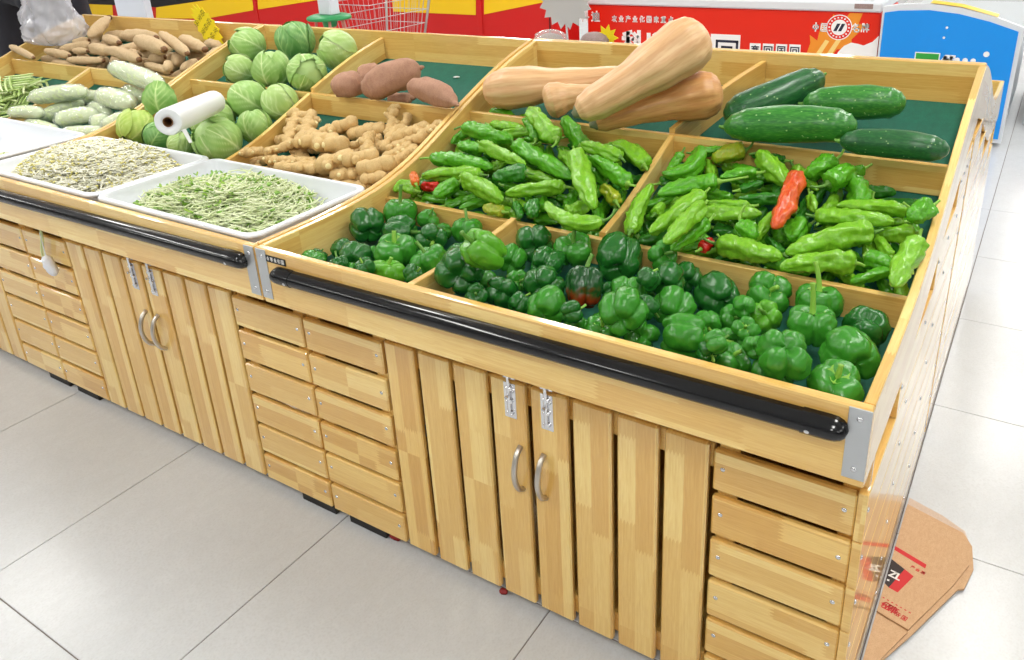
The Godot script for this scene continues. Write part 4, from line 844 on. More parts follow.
const YAMS := [
	[-1.6988, 1.1345, -0.9103, -1.7433, 1.1498, -0.9505, -1.7893, 1.1654, -0.992, 0.0322],
	[-1.8938, 1.1415, -0.9067, -1.8584, 1.1477, -0.923, -1.8231, 1.1539, -0.9393, 0.0302],
	[-1.8939, 1.1281, -0.8779, -1.7667, 1.1212, -0.8596, -1.6447, 1.1146, -0.8421, 0.0204],
	[-1.6075, 1.1343, -0.7963, -1.6367, 1.1449, -0.8239, -1.6666, 1.1557, -0.8523, 0.0242],
	[-2.113, 1.1592, -0.9504, -2.0559, 1.1548, -0.9387, -1.9999, 1.1505, -0.9272, 0.0239],
	[-2.6876, 1.1668, -0.997, -2.6457, 1.1734, -1.0175, -2.6039, 1.1799, -1.0381, 0.0235],
	[-2.5658, 1.1443, -0.9221, -2.5028, 1.1466, -0.9284, -2.4407, 1.149, -0.9345, 0.0202],
	[-2.5242, 1.1121, -0.8594, -2.3769, 1.1165, -0.8708, -2.2345, 1.1207, -0.8819, 0.0222],
	[-2.4225, 1.1689, -0.9394, -2.3275, 1.1638, -0.9258, -2.2352, 1.1588, -0.9126, 0.032],
	[-2.4507, 1.198, -1.0324, -2.3548, 1.1925, -1.0153, -2.2616, 1.1873, -0.9988, 0.0301],
	[-2.2149, 1.1726, -0.8936, -2.0489, 1.1657, -0.8755, -1.8708, 1.1538, -0.8439, 0.0305],
	[-2.3536, 1.2064, -1.0719, -2.2223, 1.2104, -1.0843, -2.0699, 1.2084, -1.0781, 0.0374],
	[-1.8675, 1.2194, -1.0657, -1.7145, 1.2057, -1.0224, -1.5709, 1.1924, -0.9822, 0.0347],
	[-1.9848, 1.2409, -1.0446, -1.7652, 1.2143, -0.9657, -1.5829, 1.1882, -0.8968, 0.0276],
	[-2.0139, 1.2233, -0.9339, -1.8712, 1.2152, -0.9123, -1.7156, 1.2018, -0.8771, 0.0391],
	[-2.5315, 1.2039, -1.0019, -2.5988, 1.2368, -1.107, -2.7031, 1.2677, -1.237, 0.0342],
	[-3.0292, 1.1578, -0.8471, -2.8388, 1.1431, -0.8083, -2.6622, 1.1288, -0.7732, 0.0206],
	[-2.4549, 1.0948, -0.9276, -2.5256, 1.103, -0.9491, -2.5964, 1.1112, -0.9707, 0.0281],
	[-1.9963, 1.1275, -1.0169, -2.0362, 1.1519, -1.0935, -2.0761, 1.1706, -1.17, 0.0285],
	[-2.6566, 1.1387, -1.0397, -2.721, 1.1447, -1.0584, -2.7854, 1.1506, -1.0771, 0.0321],
	[-2.8919, 1.1618, -1.1409, -2.8831, 1.1413, -1.0663, -2.8743, 1.1176, -0.9917, 0.0268],
	[-1.8971, 1.0986, -0.9296, -1.8933, 1.1242, -0.9984, -1.8894, 1.146, -1.0672, 0.0308],
	[-2.2954, 1.1431, -1.0587, -2.2333, 1.1339, -1.0298, -2.1711, 1.1247, -1.0008, 0.0306],
	[-2.4597, 1.1543, -1.0899, -2.5273, 1.157, -1.0986, -2.595, 1.1592, -1.1073, 0.0317],
	[-2.4338, 1.1759, -1.1806, -2.3494, 1.174, -1.1727, -2.265, 1.1721, -1.1649, 0.031],
	[-1.791, 1.1436, -1.0489, -1.7139, 1.1425, -1.0452, -1.6369, 1.1413, -1.0416, 0.0338],
	[-2.7743, 1.114, -0.9849, -2.7029, 1.1167, -0.9922, -2.6314, 1.119, -0.9995, 0.0259],
	[-2.3017, 1.1309, -1.007, -2.2319, 1.1067, -0.9404, -2.162, 1.0814, -0.8738, 0.0343],
	[-1.7005, 1.0708, -0.857, -1.6533, 1.0927, -0.9147, -1.6061, 1.1145, -0.9725, 0.0305],
	[-2.5136, 1.0796, -0.879, -2.6066, 1.0793, -0.8782, -2.6996, 1.079, -0.8775, 0.031],
	[-1.7008, 1.1704, -1.1551, -1.7769, 1.1742, -1.1713, -1.853, 1.1781, -1.1875, 0.0315],
	[-1.796, 1.0702, -0.8601, -1.8047, 1.1018, -0.9436, -1.8133, 1.1312, -1.0271, 0.0289],
	[-2.0275, 1.0817, -0.879, -1.9923, 1.1025, -0.934, -1.9571, 1.1233, -0.9889, 0.0328],
	[-2.3666, 1.153, -1.0803, -2.4292, 1.1413, -1.0436, -2.4918, 1.1296, -1.0069, 0.0333],
	[-2.1213, 1.149, -1.0864, -2.1186, 1.1253, -1.0117, -2.1158, 1.0983, -0.937, 0.028],
	[-2.7044, 1.1599, -1.1103, -2.7534, 1.172, -1.161, -2.8024, 1.1841, -1.2118, 0.0317],
	[-2.8811, 1.0885, -0.9185, -2.7846, 1.087, -0.9146, -2.6882, 1.0856, -0.9108, 0.0255],
	[-1.9766, 1.1786, -1.2035, -1.9175, 1.1689, -1.1629, -1.8584, 1.1592, -1.1222, 0.0285],
	[-1.6658, 1.1646, -1.1585, -1.6261, 1.1517, -1.1044, -1.5865, 1.1349, -1.0504, 0.0256],
	[-2.3708, 1.1105, -0.9748, -2.3247, 1.0916, -0.9249, -2.2786, 1.0727, -0.875, 0.0261],
	[-2.161, 1.1501, -1.0903, -2.1845, 1.166, -1.1535, -2.2081, 1.181, -1.2167, 0.0279],
	[-2.6604, 1.1745, -1.162, -2.5893, 1.1785, -1.179, -2.5181, 1.1826, -1.196, 0.0337],
	[-2.1116, 1.073, -0.8691, -2.0691, 1.0973, -0.9333, -2.0265, 1.1212, -0.9976, 0.0284],
	[-1.7218, 1.1768, -1.2089, -1.6497, 1.1742, -1.1981, -1.5776, 1.1717, -1.1873, 0.0258],
	[-2.5413, 1.1224, -1.0019, -2.6013, 1.1397, -1.0563, -2.6613, 1.1562, -1.1107, 0.0282],
	[-1.8566, 1.106, -0.93, -1.8682, 1.0929, -0.8957, -1.8798, 1.08, -0.8616, 0.0212],
	[-1.5529, 1.0947, -0.9481, -1.5871, 1.0816, -0.9134, -1.6211, 1.0685, -0.8788, 0.0202],
	[-2.425, 1.1113, -0.9837, -2.3927, 1.0845, -0.9129, -2.3613, 1.0585, -0.8443, 0.0229],
	[-1.6125, 1.1181, -0.8634, -1.6054, 1.1351, -0.9082, -1.5982, 1.1523, -0.9537, 0.0253],
	[-2.7006, 1.14, -0.9297, -2.6147, 1.1536, -0.9654, -2.5317, 1.1667, -1.002, 0.0285],
	[-2.7941, 1.1367, -0.9001, -2.6581, 1.133, -0.8904, -2.527, 1.1294, -0.8811, 0.0235],
	[-1.5506, 1.1905, -1.0427, -1.5448, 1.1765, -0.9988, -1.5438, 1.162, -0.9589, 0.0208],
	[-2.2162, 1.1578, -0.9511, -2.1305, 1.1739, -0.9942, -2.0522, 1.1888, -1.0413, 0.0293],
	[-1.5456, 1.1323, -1.0297, -1.5594, 1.122, -0.9974, -1.5765, 1.1112, -0.9676, 0.0207],
]
const LEAF := Vector3(-1.4318, 1.0525, -0.6506)

# ------------------------------------------------------------------ the stand
const RIM := [[0.15, 0.955], [-0.1, 0.955], [-0.25, 0.960], [-0.36, 0.972], [-0.46, 0.994], [-0.56, 1.025], [-0.64, 1.058], [-0.8, 1.125], [-0.99, 1.197], [-1.1, 1.232], [-1.268, 1.272], [-1.7, 1.35]]
func rim(z: float) -> float:
	var s := 0.0
	for d in [-0.05, -0.025, 0.0, 0.025, 0.05]:
		var q: float = z + d
		for k in RIM.size() - 1:
			if q <= RIM[k][0] and q >= RIM[k + 1][0]:
				s += lerpf(RIM[k][1], RIM[k + 1][1], (q - RIM[k][0]) / (RIM[k + 1][0] - RIM[k][0]))
				break
	return s / 5.0

# a board on edge that follows the sweep of the tray from z0 back to z1
func swept_board(x0: float, x1: float, z0: float, z1: float, top: float, bottom: float, skew := 0.0) -> ArrayMesh:
	var a := Acc.new()
	var m := 22
	var uo := Vector2(rng.randf(), rng.randf())
	for k in m:
		var za := lerpf(z0, z1, float(k) / m)
		var zb := lerpf(z0, z1, float(k + 1) / m)
		var sa := skew * k / m
		var sb := skew * (k + 1) / m
		var ta := rim(za) + top
		var tb := rim(zb) + top
		var ba := rim(za) + bottom
		var bb := rim(zb) + bottom
		var up := Vector3(0, za - zb, tb - ta).normalized()
		var u := func(z: float, w: float) -> Vector2: return Vector2(z / 1.2, w / 0.4) + uo
		var e := 0.002
		for s in [0, 1]:
			var x: float = x0 if s == 0 else x1
			var xe: float = x + e * (1 if s == 0 else -1)
			var nn := Vector3(-1 if s == 0 else 1, 0, 0)
			a.quad(Vector3(x + sa, ba, za), Vector3(x + sb, bb, zb), Vector3(x + sb, tb - e, zb), Vector3(x + sa, ta - e, za), nn, [u.call(za, 0.0), u.call(zb, 0.0), u.call(zb, top - bottom), u.call(za, top - bottom)])
			a.quad(Vector3(x + sa, ta - e, za), Vector3(x + sb, tb - e, zb), Vector3(xe + sb, tb, zb), Vector3(xe + sa, ta, za), (nn + up).normalized(), [u.call(za, 0.2), u.call(zb, 0.2), u.call(zb, 0.202), u.call(za, 0.202)])
		a.quad(Vector3(x0 + e + sa, ta, za), Vector3(x0 + e + sb, tb, zb), Vector3(x1 - e + sb, tb, zb), Vector3(x1 - e + sa, ta, za), up, [u.call(za, 0.21), u.call(zb, 0.21), u.call(zb, 0.23), u.call(za, 0.23)])
		a.quad(Vector3(x0 + sa, ba, za), Vector3(x0 + sb, bb, zb), Vector3(x1 + sb, bb, zb), Vector3(x1 + sa, ba, za), -up, [u.call(za, 0.21), u.call(zb, 0.21), u.call(zb, 0.23), u.call(za, 0.23)])
	for k in [0, 1]:
		var z := z0 if k == 0 else z1
		var s := 0.0 if k == 0 else skew
		a.quad(Vector3(x0 + s, rim(z) + bottom, z), Vector3(x1 + s, rim(z) + bottom, z), Vector3(x1 + s, rim(z) + top, z), Vector3(x0 + s, rim(z) + top, z), Vector3(0, 0, 1 if k == 0 else -1), [Vector2(0, 0), Vector2(0.02, 0), Vector2(0.02, 0.3), Vector2(0, 0.3)])
	return a.mesh()

func screw_mesh() -> ArrayMesh:
	var a := Acc.new()
	var p := PackedVector3Array()
	for rr in [[0.0, 0.0022], [0.003, 0.002], [0.0052, 0.0008], [0.0056, -0.002]]:
		for k in 11:
			p.append(Vector3(cos(TAU * k / 10) * rr[0], sin(TAU * k / 10) * rr[0], rr[1]))
	a.grid(4, 11, p)
	return a.mesh()

func bumper_mesh(len_: float) -> ArrayMesh:
	# D-shaped rail, rounded off at both ends
	var a := Acc.new()
	var p := PackedVector3Array()
	var rows := 0
	for s in [[0.0, 0.02], [0.003, 0.5], [0.009, 0.78], [0.018, 0.95], [0.03, 1.0], [0.075, 1.0], [0.0751, 0.93], [0.3, 0.93]]:
		rows += 1
		_bumper_ring(p, -len_ / 2 + float(s[0]), float(s[1]))
	for s in [[0.3, 0.93], [0.0751, 0.93], [0.075, 1.0], [0.03, 1.0], [0.018, 0.95], [0.009, 0.78], [0.003, 0.5], [0.0, 0.02]]:
		rows += 1
		_bumper_ring(p, len_ / 2 - float(s[0]), float(s[1]))
	a.grid(rows, 17, p)
	return a.mesh()

func _bumper_ring(p: PackedVector3Array, x: float, s: float) -> void:
	for k in 17:
		var t := TAU * k / 16.0
		var y := cos(t) * 0.0235 * s
		var z := sin(t)
		z = (0.029 * z if z > 0.0 else 0.003 * z) * (0.4 + 0.6 * s)
		p.append(Vector3(x, y, z))

func screw(parent: Node, at: Vector3, turn := 0.0) -> void:
	if not M.has("screw_mesh"):
		M.screw_mesh = screw_mesh()
	var o := part("screw", M.screw_mesh, M.chrome, parent, at)
	o.rotation.y = turn

func pull_handle(parent: Node, at: Vector3) -> void:
	if not M.has("pull_mesh"):
		var a := Acc.new()
		var pts := PackedVector3Array()
		for k in 13:
			var t := k / 12.0
			pts.append(Vector3(0, 0.064 * (1.0 - 2.0 * t), 0.034 * pow(sin(PI * t), 0.55)))
		var rad := []
		for k in 13:
			rad.append(0.0075)
		a.tube(pts, rad, 8)
		M.pull_mesh = a.mesh()
	part("handle", M.pull_mesh, M.pull, parent, at)

func latch(parent: Node, at: Vector3) -> void:
	var a := Acc.new()
	a.box(Vector3(0, -0.018, 0.001), Vector3(0.03, 0.082, 0.002), 0.0005)
	a.box(Vector3(0, 0.045, 0.001), Vector3(0.03, 0.024, 0.002), 0.0005)
	for y in [0.045, 0.012, -0.018, -0.046]:
		a.box(Vector3(0, y, 0.005), Vector3(0.016, 0.009, 0.008), 0.002)
	a.tube(PackedVector3Array([Vector3(0, 0.052, 0.006), Vector3(0, -0.05, 0.006)]), 0.0042, 8)
	a.tube(PackedVector3Array([Vector3(0, -0.002, 0.006), Vector3(0.002, -0.002, 0.02)]), 0.0035, 8)
	part("latch", a.mesh(), M.chrome, parent, at).scale = Vector3(1.1, 1.18, 1.0)

const SLAT_TOP := 0.697
const PITCH := 0.1153
func stand(label: String, origin: Vector3, turn: float, dividers: Array, end_sides: Array, detail: int) -> Node3D:
	var o := thing("produce_stand", label, "produce stand", origin, "wooden produce stands of the island")
	o.rotation.y = turn
	# slats on the front, in two blocks, each slat screwed at both ends
	for blk in [[0.021 if end_sides[0] else 0.004, 0.297], [1.203, 1.481 if end_sides[1] else 1.498]]:
		for k in 6:
			var yb: float = [0.597, 0.481, 0.3655, 0.2505, 0.138, 0.03][k]
			var hh := 0.1 if k < 5 else 0.094
			var s := plank("slat", o, Vector3((blk[0] + blk[1]) / 2, yb + hh / 2, -0.009), Vector3(blk[1] - blk[0], hh, 0.018), 0, null, 0.004)
			if detail > 0:
				for sx in [-1, 1]:
					screw(s, Vector3(sx * ((blk[1] - blk[0]) / 2 - 0.02), 0.008, 0.009))
	# posts behind the slats
	for x in [0.03, 0.272, 1.23, 1.472]:
		for z in [-0.04, -1.22]:
			plank("post", o, Vector3(x, 0.4, z), Vector3(0.044, 0.74, 0.044), 1, M.wood_warm)
	# a pair of doors of four boards
	for d in 2:
		var x0 := 0.302 + 0.4495 * d
		var door := plank("door", o, Vector3(x0 + 0.2235, 0.667, -0.028), Vector3(0.445, 0.06, 0.018), 0, M.wood_warm)
		plank("batten", door, Vector3(0, -0.59, 0), Vector3(0.445, 0.06, 0.018), 0, M.wood_warm)
		for k in 4:
			var x := -0.2235 + 0.0555 + 0.112 * k
			plank("board", door, Vector3(x, -0.298, 0.019), Vector3(0.0975, 0.676, 0.018), 1, null, 0.004)
		if detail > 0:
			var hx := 0.724 if d == 0 else 0.79
			pull_handle(door, Vector3(hx, 0.466, 0.0) - door.position)
			latch(door, Vector3(0.702 if d == 0 else 0.804, 0.675, 0.0) - door.position)
	# carcass
	plank("top_rail", o, Vector3(0.751, 0.757, -0.02), Vector3(1.494, 0.09, 0.02), 0, M.wood_warm)
	plank("bottom_panel", o, Vector3(0.751, 0.045, -0.63), Vector3(1.42, 0.016, 1.2), 2, M.wood_warm)
	plank("back_panel", o, Vector3(0.751, 0.55, -1.252), Vector3(1.494, 1.03, 0.012), 0, M.wood_warm)
	for side in [0, 1]:
		var x := 0.0 if side == 0 else UNIT
		if end_sides[side]:
			# horizontal slats on an end of the island, the upper ones cut short under the sweep of the tray
			for k in range(-4, 6):
				var yt := SLAT_TOP - PITCH * k
				var z0 := 0.0
				if k < 0:
					z0 = 0.0
					while rim(z0) - 0.150 < yt and z0 > -1.2:
						z0 -= 0.01
					if z0 < -1.1:
						continue
				var s := plank("end_slat", o, Vector3(x + (-0.011 if side == 1 else 0.011), yt - 0.05, (z0 - 1.25) / 2), Vector3(0.018, 0.1133, 1.25 + z0), 2, null, 0.0015)
				if detail > 0:
					for q in 4:
						screw(s, Vector3(0.009 if side == 1 else -0.009, 0.01, (0.5 - q / 3.0) * (1.21 + z0)), PI / 2 if side == 1 else -PI / 2)
			# closing panel behind the slats, cut to the sweep
			var poly := PackedVector2Array([Vector2(0.02, 0.04), Vector2(0.02, rim(-0.02) - 0.16)])
			for k in 13:
				poly.append(Vector2(0.02 + 1.22 * (k + 1) / 13.0, rim(-0.02 - 1.22 * (k + 1) / 13.0) - 0.16))
			poly.append(Vector2(1.24, 0.04))
			var pa := Acc.new()
			pa.slab(poly, 0.006, Transform3D(Basis(Vector3(0, 0, -1), Vector3(0, 1, 0), Vector3(1, 0, 0)), Vector3(x + (-0.0275 if side == 1 else 0.0215), 0, 0)), Vector2(1.2, 0.4))
			part("end_panel", pa.mesh(), M.wood_warm, o)
		else:
			plank("end_panel", o, Vector3(x + (0.008 if side == 0 else -0.008), 0.42, -0.63), Vector3(0.012, 0.7, 1.2), 2, M.wood_warm)
	for x in [0.136 if not end_sides[0] else 0.15, 1.43 if not end_sides[1] else 1.40]:
		for z in [-0.05, -1.1]:
			plank("foot", o, Vector3(x, 0.0145, z), Vector3(0.15, 0.029, 0.09), 0, M.rubber, 0.003)
	# tray
	var lip := plank("tray_front", o, Vector3(0.751 if not end_sides[1] else 0.7525, 0.876, 0.096), Vector3(1.494 if not end_sides[1] else 1.497, 0.158, 0.02), 0, null, 0.003)
	plank("tray_back", o, Vector3(0.751, 1.192, -1.26), Vector3(1.496, 0.158, 0.018), 0, M.wood, 0.003)
	part("tray_side", swept_board(0.004, 0.02, 0.086, -1.251, 0.0, -0.158), M.wood, o)
	part("tray_side", swept_board(1.482, 1.498 + (0.003 if end_sides[1] else 0.0), 0.086, -1.251, 0.0, -0.158), M.wood, o)
	part("tray_bottom", swept_board(0.02, 1.482, 0.086, -1.251, -0.114, -0.126), M.wood_warm, o)
	part("tray_liner", swept_board(0.021, 1.481, 0.085, -1.25, -0.11, -0.1135), M.liner, o).set_meta("label", "green tray liner")
	for d in dividers:
		if d[0] == "x":     # runs across at depth d[1]
			plank("divider", o, Vector3((d[4] + d[5]) / 2, (d[2] + d[3]) / 2, d[1]), Vector3(d[5] - d[4], d[2] - d[3], 0.018), 0, null, 0.002)
		else:               # runs back at x d[1] from z d[2] to d[3]
			part("divider", swept_board(d[1] - 0.009, d[1] + 0.009, d[2], d[3], d[4], -0.11, d[5]), M.wood if rng.randf() < 0.5 else M.wood_warm, o)
	# bumper rail and corner plates
	if detail > 0:
		var b := part("bumper_rail", bumper_mesh(1.405), M.black, o, Vector3(0.7655, 0.899, 0.106))
		b.rotation.z = 0.009
		for x in [-0.64, 0.64]:
			screw(b, Vector3(x, -0.006, 0.0265))
		for x in [0.0235, 1.4825 if end_sides[1] else 1.479]:
			var pl := plank("corner_plate", o, Vector3(x, 0.883, 0.107), Vector3(0.037, 0.140, 0.0025), 1, M.steel, 0.0008)
			for y in [-0.05, 0.05]:
				screw(pl, Vector3(0, y, 0.0012))
	return o

func stands() -> void:
	var r1 := ["x", -0.375, 0.937, 0.862, 0.02, 1.482]
	var r2 := ["x", -0.82, 1.10, 1.02, 0.02, 1.482]
	stand("wooden stand whose swept tray holds bell peppers, long peppers and squash", Vector3.ZERO, 0.0,
		[r1, r2, ["z", 0.475, 0.084, -0.364, -0.022, 0.012], ["z", 0.747, -0.386, -0.81, -0.03, 0.004], ["z", 0.745, -0.831, -1.249, -0.022, 0.13]], [false, true], 1)
	stand("wooden stand whose tray holds ginger, sweet potatoes and cabbages", Vector3(-UNIT, 0, 0), 0.0,
		[r1, r2, ["z", 0.752, -0.386, -0.81, -0.03, 0.0], ["z", 0.752, -0.831, -1.249, -0.022, 0.0]], [false, false], 1)
	stand("wooden stand whose tray holds green beans, film-wrapped gourds and brown roots", Vector3(-2 * UNIT, 0, 0), 0.0,
		[r1, r2, ["z", 0.752, -0.386, -0.81, -0.03, 0.0]], [true, false], 1)
	stand("wooden stand standing back to back behind the bell pepper stand", Vector3(UNIT, 0, -2.54), PI,
		[["x", -0.375, 0.937, 0.862, 0.02, 1.482], ["x", -0.82, 1.10, 1.02, 0.02, 1.482]], [true, false], 0)

func room() -> void:
	# tiled floor: slab and single tiles with recessed joints
	var a := Acc.new()
	a.box(Vector3(-1, -0.078, -2), Vector3(26, 0.15, 26), 0.001)
	var fl := structure("floor", a.mesh(), M.grout)
	var tp := 0.737
	var tx := 0.733
	var near := Acc.new()
	near.box(Vector3(0, -0.003, 0), Vector3(tx - 0.003, 0.006, tp - 0.003), 0.0012)
	var tile := near.mesh()
	var rest := Acc.new()
	for i in range(-19, 15):
		for k in range(-19, 15):
			var c := Vector3(0.035 + tx * (i + 0.5), 0, -0.030 + tp * (k + 0.5))
			if absf(c.x + 1) > 12.6 or absf(c.z + 2) > 12.6:
				continue
			if c.x > -5.3 and c.x < 3.6 and c.z > -8.5 and c.z < 1.6 and not (c.x < -0.4 and c.z < -3.0):
				part("tile", tile, M.floor_tile, fl, c)
			else:
				rest.box(c + Vector3(0, -0.003, 0), Vector3(tx - 0.003, 0.006, tp - 0.003), 0.0012)
	part("tile_field", rest.mesh(), M.floor_tile, fl).set_meta("kind", "stuff")
	var top := Acc.new()
	top.box(Vector3(-1, 3.45, -2), Vector3(26, 0.2, 26), 0.001)
	structure("ceiling", top.mesh(), M.ceiling)
	for w in [["wall_west", Vector3(-14.05, 1.7, -2), Vector3(0.1, 3.4, 26)], ["wall_east", Vector3(12.05, 1.7, -2), Vector3(0.1, 3.4, 26)], ["wall_north", Vector3(-1, 1.7, -15.05), Vector3(26, 3.4, 0.1)], ["wall_south", Vector3(-1, 1.7, 11.05), Vector3(26, 3.4, 0.1)]]:
		var q := Acc.new()
		q.box(w[1], w[2], 0.001)
		structure(w[0], q.mesh(), M.wall)

func ceiling_lights() -> void:
	var frame := Acc.new()
	frame.box(Vector3(0, 0.03, 0), Vector3(0.34, 0.04, 1.5), 0.004)
	var fm := frame.mesh()
	var glow := Acc.new()
	for x in [-0.085, 0.085]:
		glow.tube(PackedVector3Array([Vector3(x, -0.008, -0.72), Vector3(x, -0.008, 0.72)]), 0.017, 10)
	var gm := glow.mesh()
	var tube := mat(Color.WHITE, 0.5)
	tube.emission_enabled = true
	tube.emission = Color(1.0, 1.0, 0.98)
	tube.emission_energy_multiplier = 9.0
	for x in [-7.7, -4.5, -1.3, 1.9, 5.1]:
		for z in [-12.5, -9.6, -6.7, -3.8, -0.9, 2.0, 4.9]:
			var o := thing("ceiling_light", "twin-tube fluorescent batten fixed under the ceiling", "ceiling light", Vector3(x, 3.3, z), "fluorescent ceiling battens")
			part("housing", fm, M.freezer_white, o)
			part("tube_lamp", gm, tube, o)
			var l := AreaLight3D.new()
			l.name = "lamp"
			l.area_size = Vector2(0.3, 1.44)
			l.light_energy = LIGHT
			l.light_color = Color(1.0, 0.995, 0.975)
			l.shadow_enabled = true
			l.area_range = 30.0
			l.rotation.x = -PI / 2
			l.position = Vector3(0, -0.035, 0)
			o.add_child(l)

# ------------------------------------------------------------------ produce
func basis_y(d: Vector3, roll := 0.0) -> Basis:
	var y := d.normalized()
	var x := y.cross(Vector3(0.13, 0.2, 1.0)).normalized()
	var b := Basis(x, y, x.cross(y))
	return b * Basis(Vector3.UP, roll)

# blocky, lobed fruit of radius one, its stem end at +y
func bell_mesh(seed_: int, lobes: int, tall: float, blush := false) -> ArrayMesh:
	var a := Acc.new()
	var r := RandomNumberGenerator.new()
	r.seed = seed_
	noise.seed = seed_
	noise.frequency = 1.0
	noise.fractal_octaves = 3
	var rows := 36
	var cols := 57
	var off := []
	for k in lobes:
		off.append([r.randf_range(-0.18, 0.18), r.randf_range(0.85, 1.12), r.randf_range(-0.1, 0.16)])
	var p := PackedVector3Array()
	var cc := PackedColorArray()
	for i in rows:
		var f := PI * i / (rows - 1)
		for k in cols:
			var th := TAU * (k % (cols - 1)) / (cols - 1)
			# distance to the nearest furrow and the bulge of the lobe
			var q := th / TAU * lobes
			var li := int(floor(q)) % lobes
			var lf: float = q - floor(q)
			var bulge := pow(sin(PI * lf), 0.55)
			var low := smoothstep(0.35, 0.95, f / PI)
			var lob := lerpf(1.0, bulge, 0.24 + 0.16 * low + 0.06 * float(off[li][0]))
			var big := lerpf(1.0, float(off[li][1]), bulge * 0.8)
			var rho := pow(sin(f), 0.72) * lob * big * lerpf(1.02, 0.86, pow(f / PI, 1.5))
			var y := cos(f)
			y = signf(y) * pow(absf(y), 0.92) * tall
			y -= 0.36 * tall * exp(-pow(rho / 0.42, 2.0)) * (1.0 if f < PI / 2 else 0.0)
			y += 0.44 * tall * exp(-pow(rho / 0.40, 2.0)) * (1.0 if f > PI / 2 else 0.0)
			y -= float(off[li][2]) * bulge * low * 1.1
			y += 0.07 * bulge * (1.0 - low)
			var d := Vector3(cos(th) * rho, y, sin(th) * rho)
			var w := noise.get_noise_3dv(d * 1.7) * 0.10 + noise.get_noise_3d(th * 2.2 + 30.0, y * 1.1, 0) * 0.05
			d += Vector3(d.x, d.y * 0.3, d.z) * w
			p.append(d)
			if blush:
				var m := clampf((-y - 0.15 + 0.5 * noise.get_noise_3dv(d * 2.0)) * 2.2, 0.0, 1.0)
				cc.append(lin(0.09, 0.30, 0.12).lerp(lin(0.50, 0.17, 0.06), m))
			else:
				cc.append(Color.WHITE)
	var most := 0.0
	for q in p:
		most = maxf(most, q.length())
	for k in p.size():
		p[k] /= most
	a.grid(rows, cols, p, true, cc)
	return a.mesh()

func stem_mesh(seed_: int, len_: float, rad: float, tall: float) -> ArrayMesh:
	var a := Acc.new()
	var r := RandomNumberGenerator.new()
	r.seed = seed_
	var pts := PackedVector3Array()
	var radii := []
	var bend := Vector3(r.randf_range(-0.3, 0.3), 0, r.randf_range(-0.3, 0.3))
	var y0 := 0.52 * tall
	for k in 9:
		var t := k / 8.0
		pts.append(Vector3(0, y0 + len_ * t, 0) + bend * t * t * len_)
		radii.append(rad * (1.9 if k == 0 else lerpf(1.25, 0.85, t) + (0.3 if k == 8 else 0.0)))
	a.tube(pts, radii, 10)
	# calyx star
	var p := PackedVector3Array()
	for i in 4:
		for k in 21:
			var th := TAU * k / 20
			var s := i / 3.0
			var rr := s * (0.36 + 0.06 * cos(th * 5.0))
			p.append(Vector3(cos(th) * rr, y0 + 0.07 + 0.12 * s * s, sin(th) * rr))
	a.grid(4, 21, p, true, Color.WHITE, Vector2.ONE, 1)
	return a.mesh()

func bell_peppers() -> void:
	var bodies := {}
	var n := 0
	var own := {2: "green bell pepper with a thick upright stem beside the narrow tray side", 34: "dark green bell pepper with a reddish brown blush at its base", 35: "green bell pepper with a long upright stem in the wide compartment", 39: "broad green bell pepper showing its calyx, tucked in the tray corner", 41: "bell pepper lying on its side with a pale curved stem", 42: "large dark green bell pepper leaning on the divider above the heap", 43: "large dark bell pepper resting against the short loose divider", 44: "light green bell pepper perched on the short loose divider", 38: "small puckered light green bell pepper with an open hollow crown"}
	for b in BELLS:
		var tall: float = b[7]
		var tint: int = b[8]
		var key := [n % 9, tall, tint == 5]
		if not bodies.has(key):
			bodies[key] = [bell_mesh(100 + n, 4 if n % 3 else 3, tall, tint == 5), stem_mesh(200 + n, 0.5 if n % 2 else 0.75, 0.085, tall)]
		var small: bool = b[0] < 0.47
		var group := "bell peppers in the narrow front compartment" if small else "bell peppers in the wide front compartment"
		var look := "%s%s bell pepper" % ["large " if b[3] > 0.051 else "small " if b[3] < 0.04 else "", ["dark green", "green", "light green", "", "", "blushed"][tint]]
		var pose := "stem up" if b[5] > 0.6 else "base up" if b[5] < -0.35 else "lying on its side"
		var place := "under the heap" if n >= 45 else "against the front board" if b[2] > 0.02 else "against the cross divider" if b[2] < -0.25 else "beside the end wall" if b[0] > 1.38 else "by the short divider" if absf(b[0] - 0.48) < 0.1 else "beside the sprout tub" if b[0] < 0.12 else "amid the heap"
		var label := "%s %s %s" % [look, pose, place if not small else place + ", narrow compartment"]
		if own.has(n):
			label = own[n]
		var o := thing("bell_pepper", label, "bell pepper", Vector3(b[0], b[1], b[2]), group)
		var bs := basis_y(Vector3(b[4], b[5], b[6]), rng.randf() * TAU).scaled(Vector3.ONE * float(b[3]))
		var body := part("body", bodies[key][0], M.blush if tint == 5 else M.bell[tint], o)
		body.transform.basis = bs
		var st := part("stem", bodies[key][1], M.stem if n % 2 else M.stem_dark, o)
		st.transform.basis = bs
		if n in [2, 15, 35, 41]:
			st.mesh = stem_mesh(300 + n, 1.15, 0.085, tall)
		n += 1

# a body along a bent spine; prof gives the radius along it
func spine_point(p: Array, t: float) -> Vector3:
	var m: Vector3 = 2.0 * p[1] - (p[0] + p[2]) / 2.0
	return (1.0 - t) * (1.0 - t) * p[0] + 2.0 * t * (1.0 - t) * m + t * t * p[2]

func curve_at(prof: Array, t: float) -> float:
	for k in prof.size() - 1:
		if t <= prof[k + 1][0]:
			var u: float = (t - prof[k][0]) / (prof[k + 1][0] - prof[k][0])
			return lerpf(prof[k][1], prof[k + 1][1], u * u * (3.0 - 2.0 * u) if k > 0 and k < prof.size() - 2 else u)
	return prof[prof.size() - 1][1]

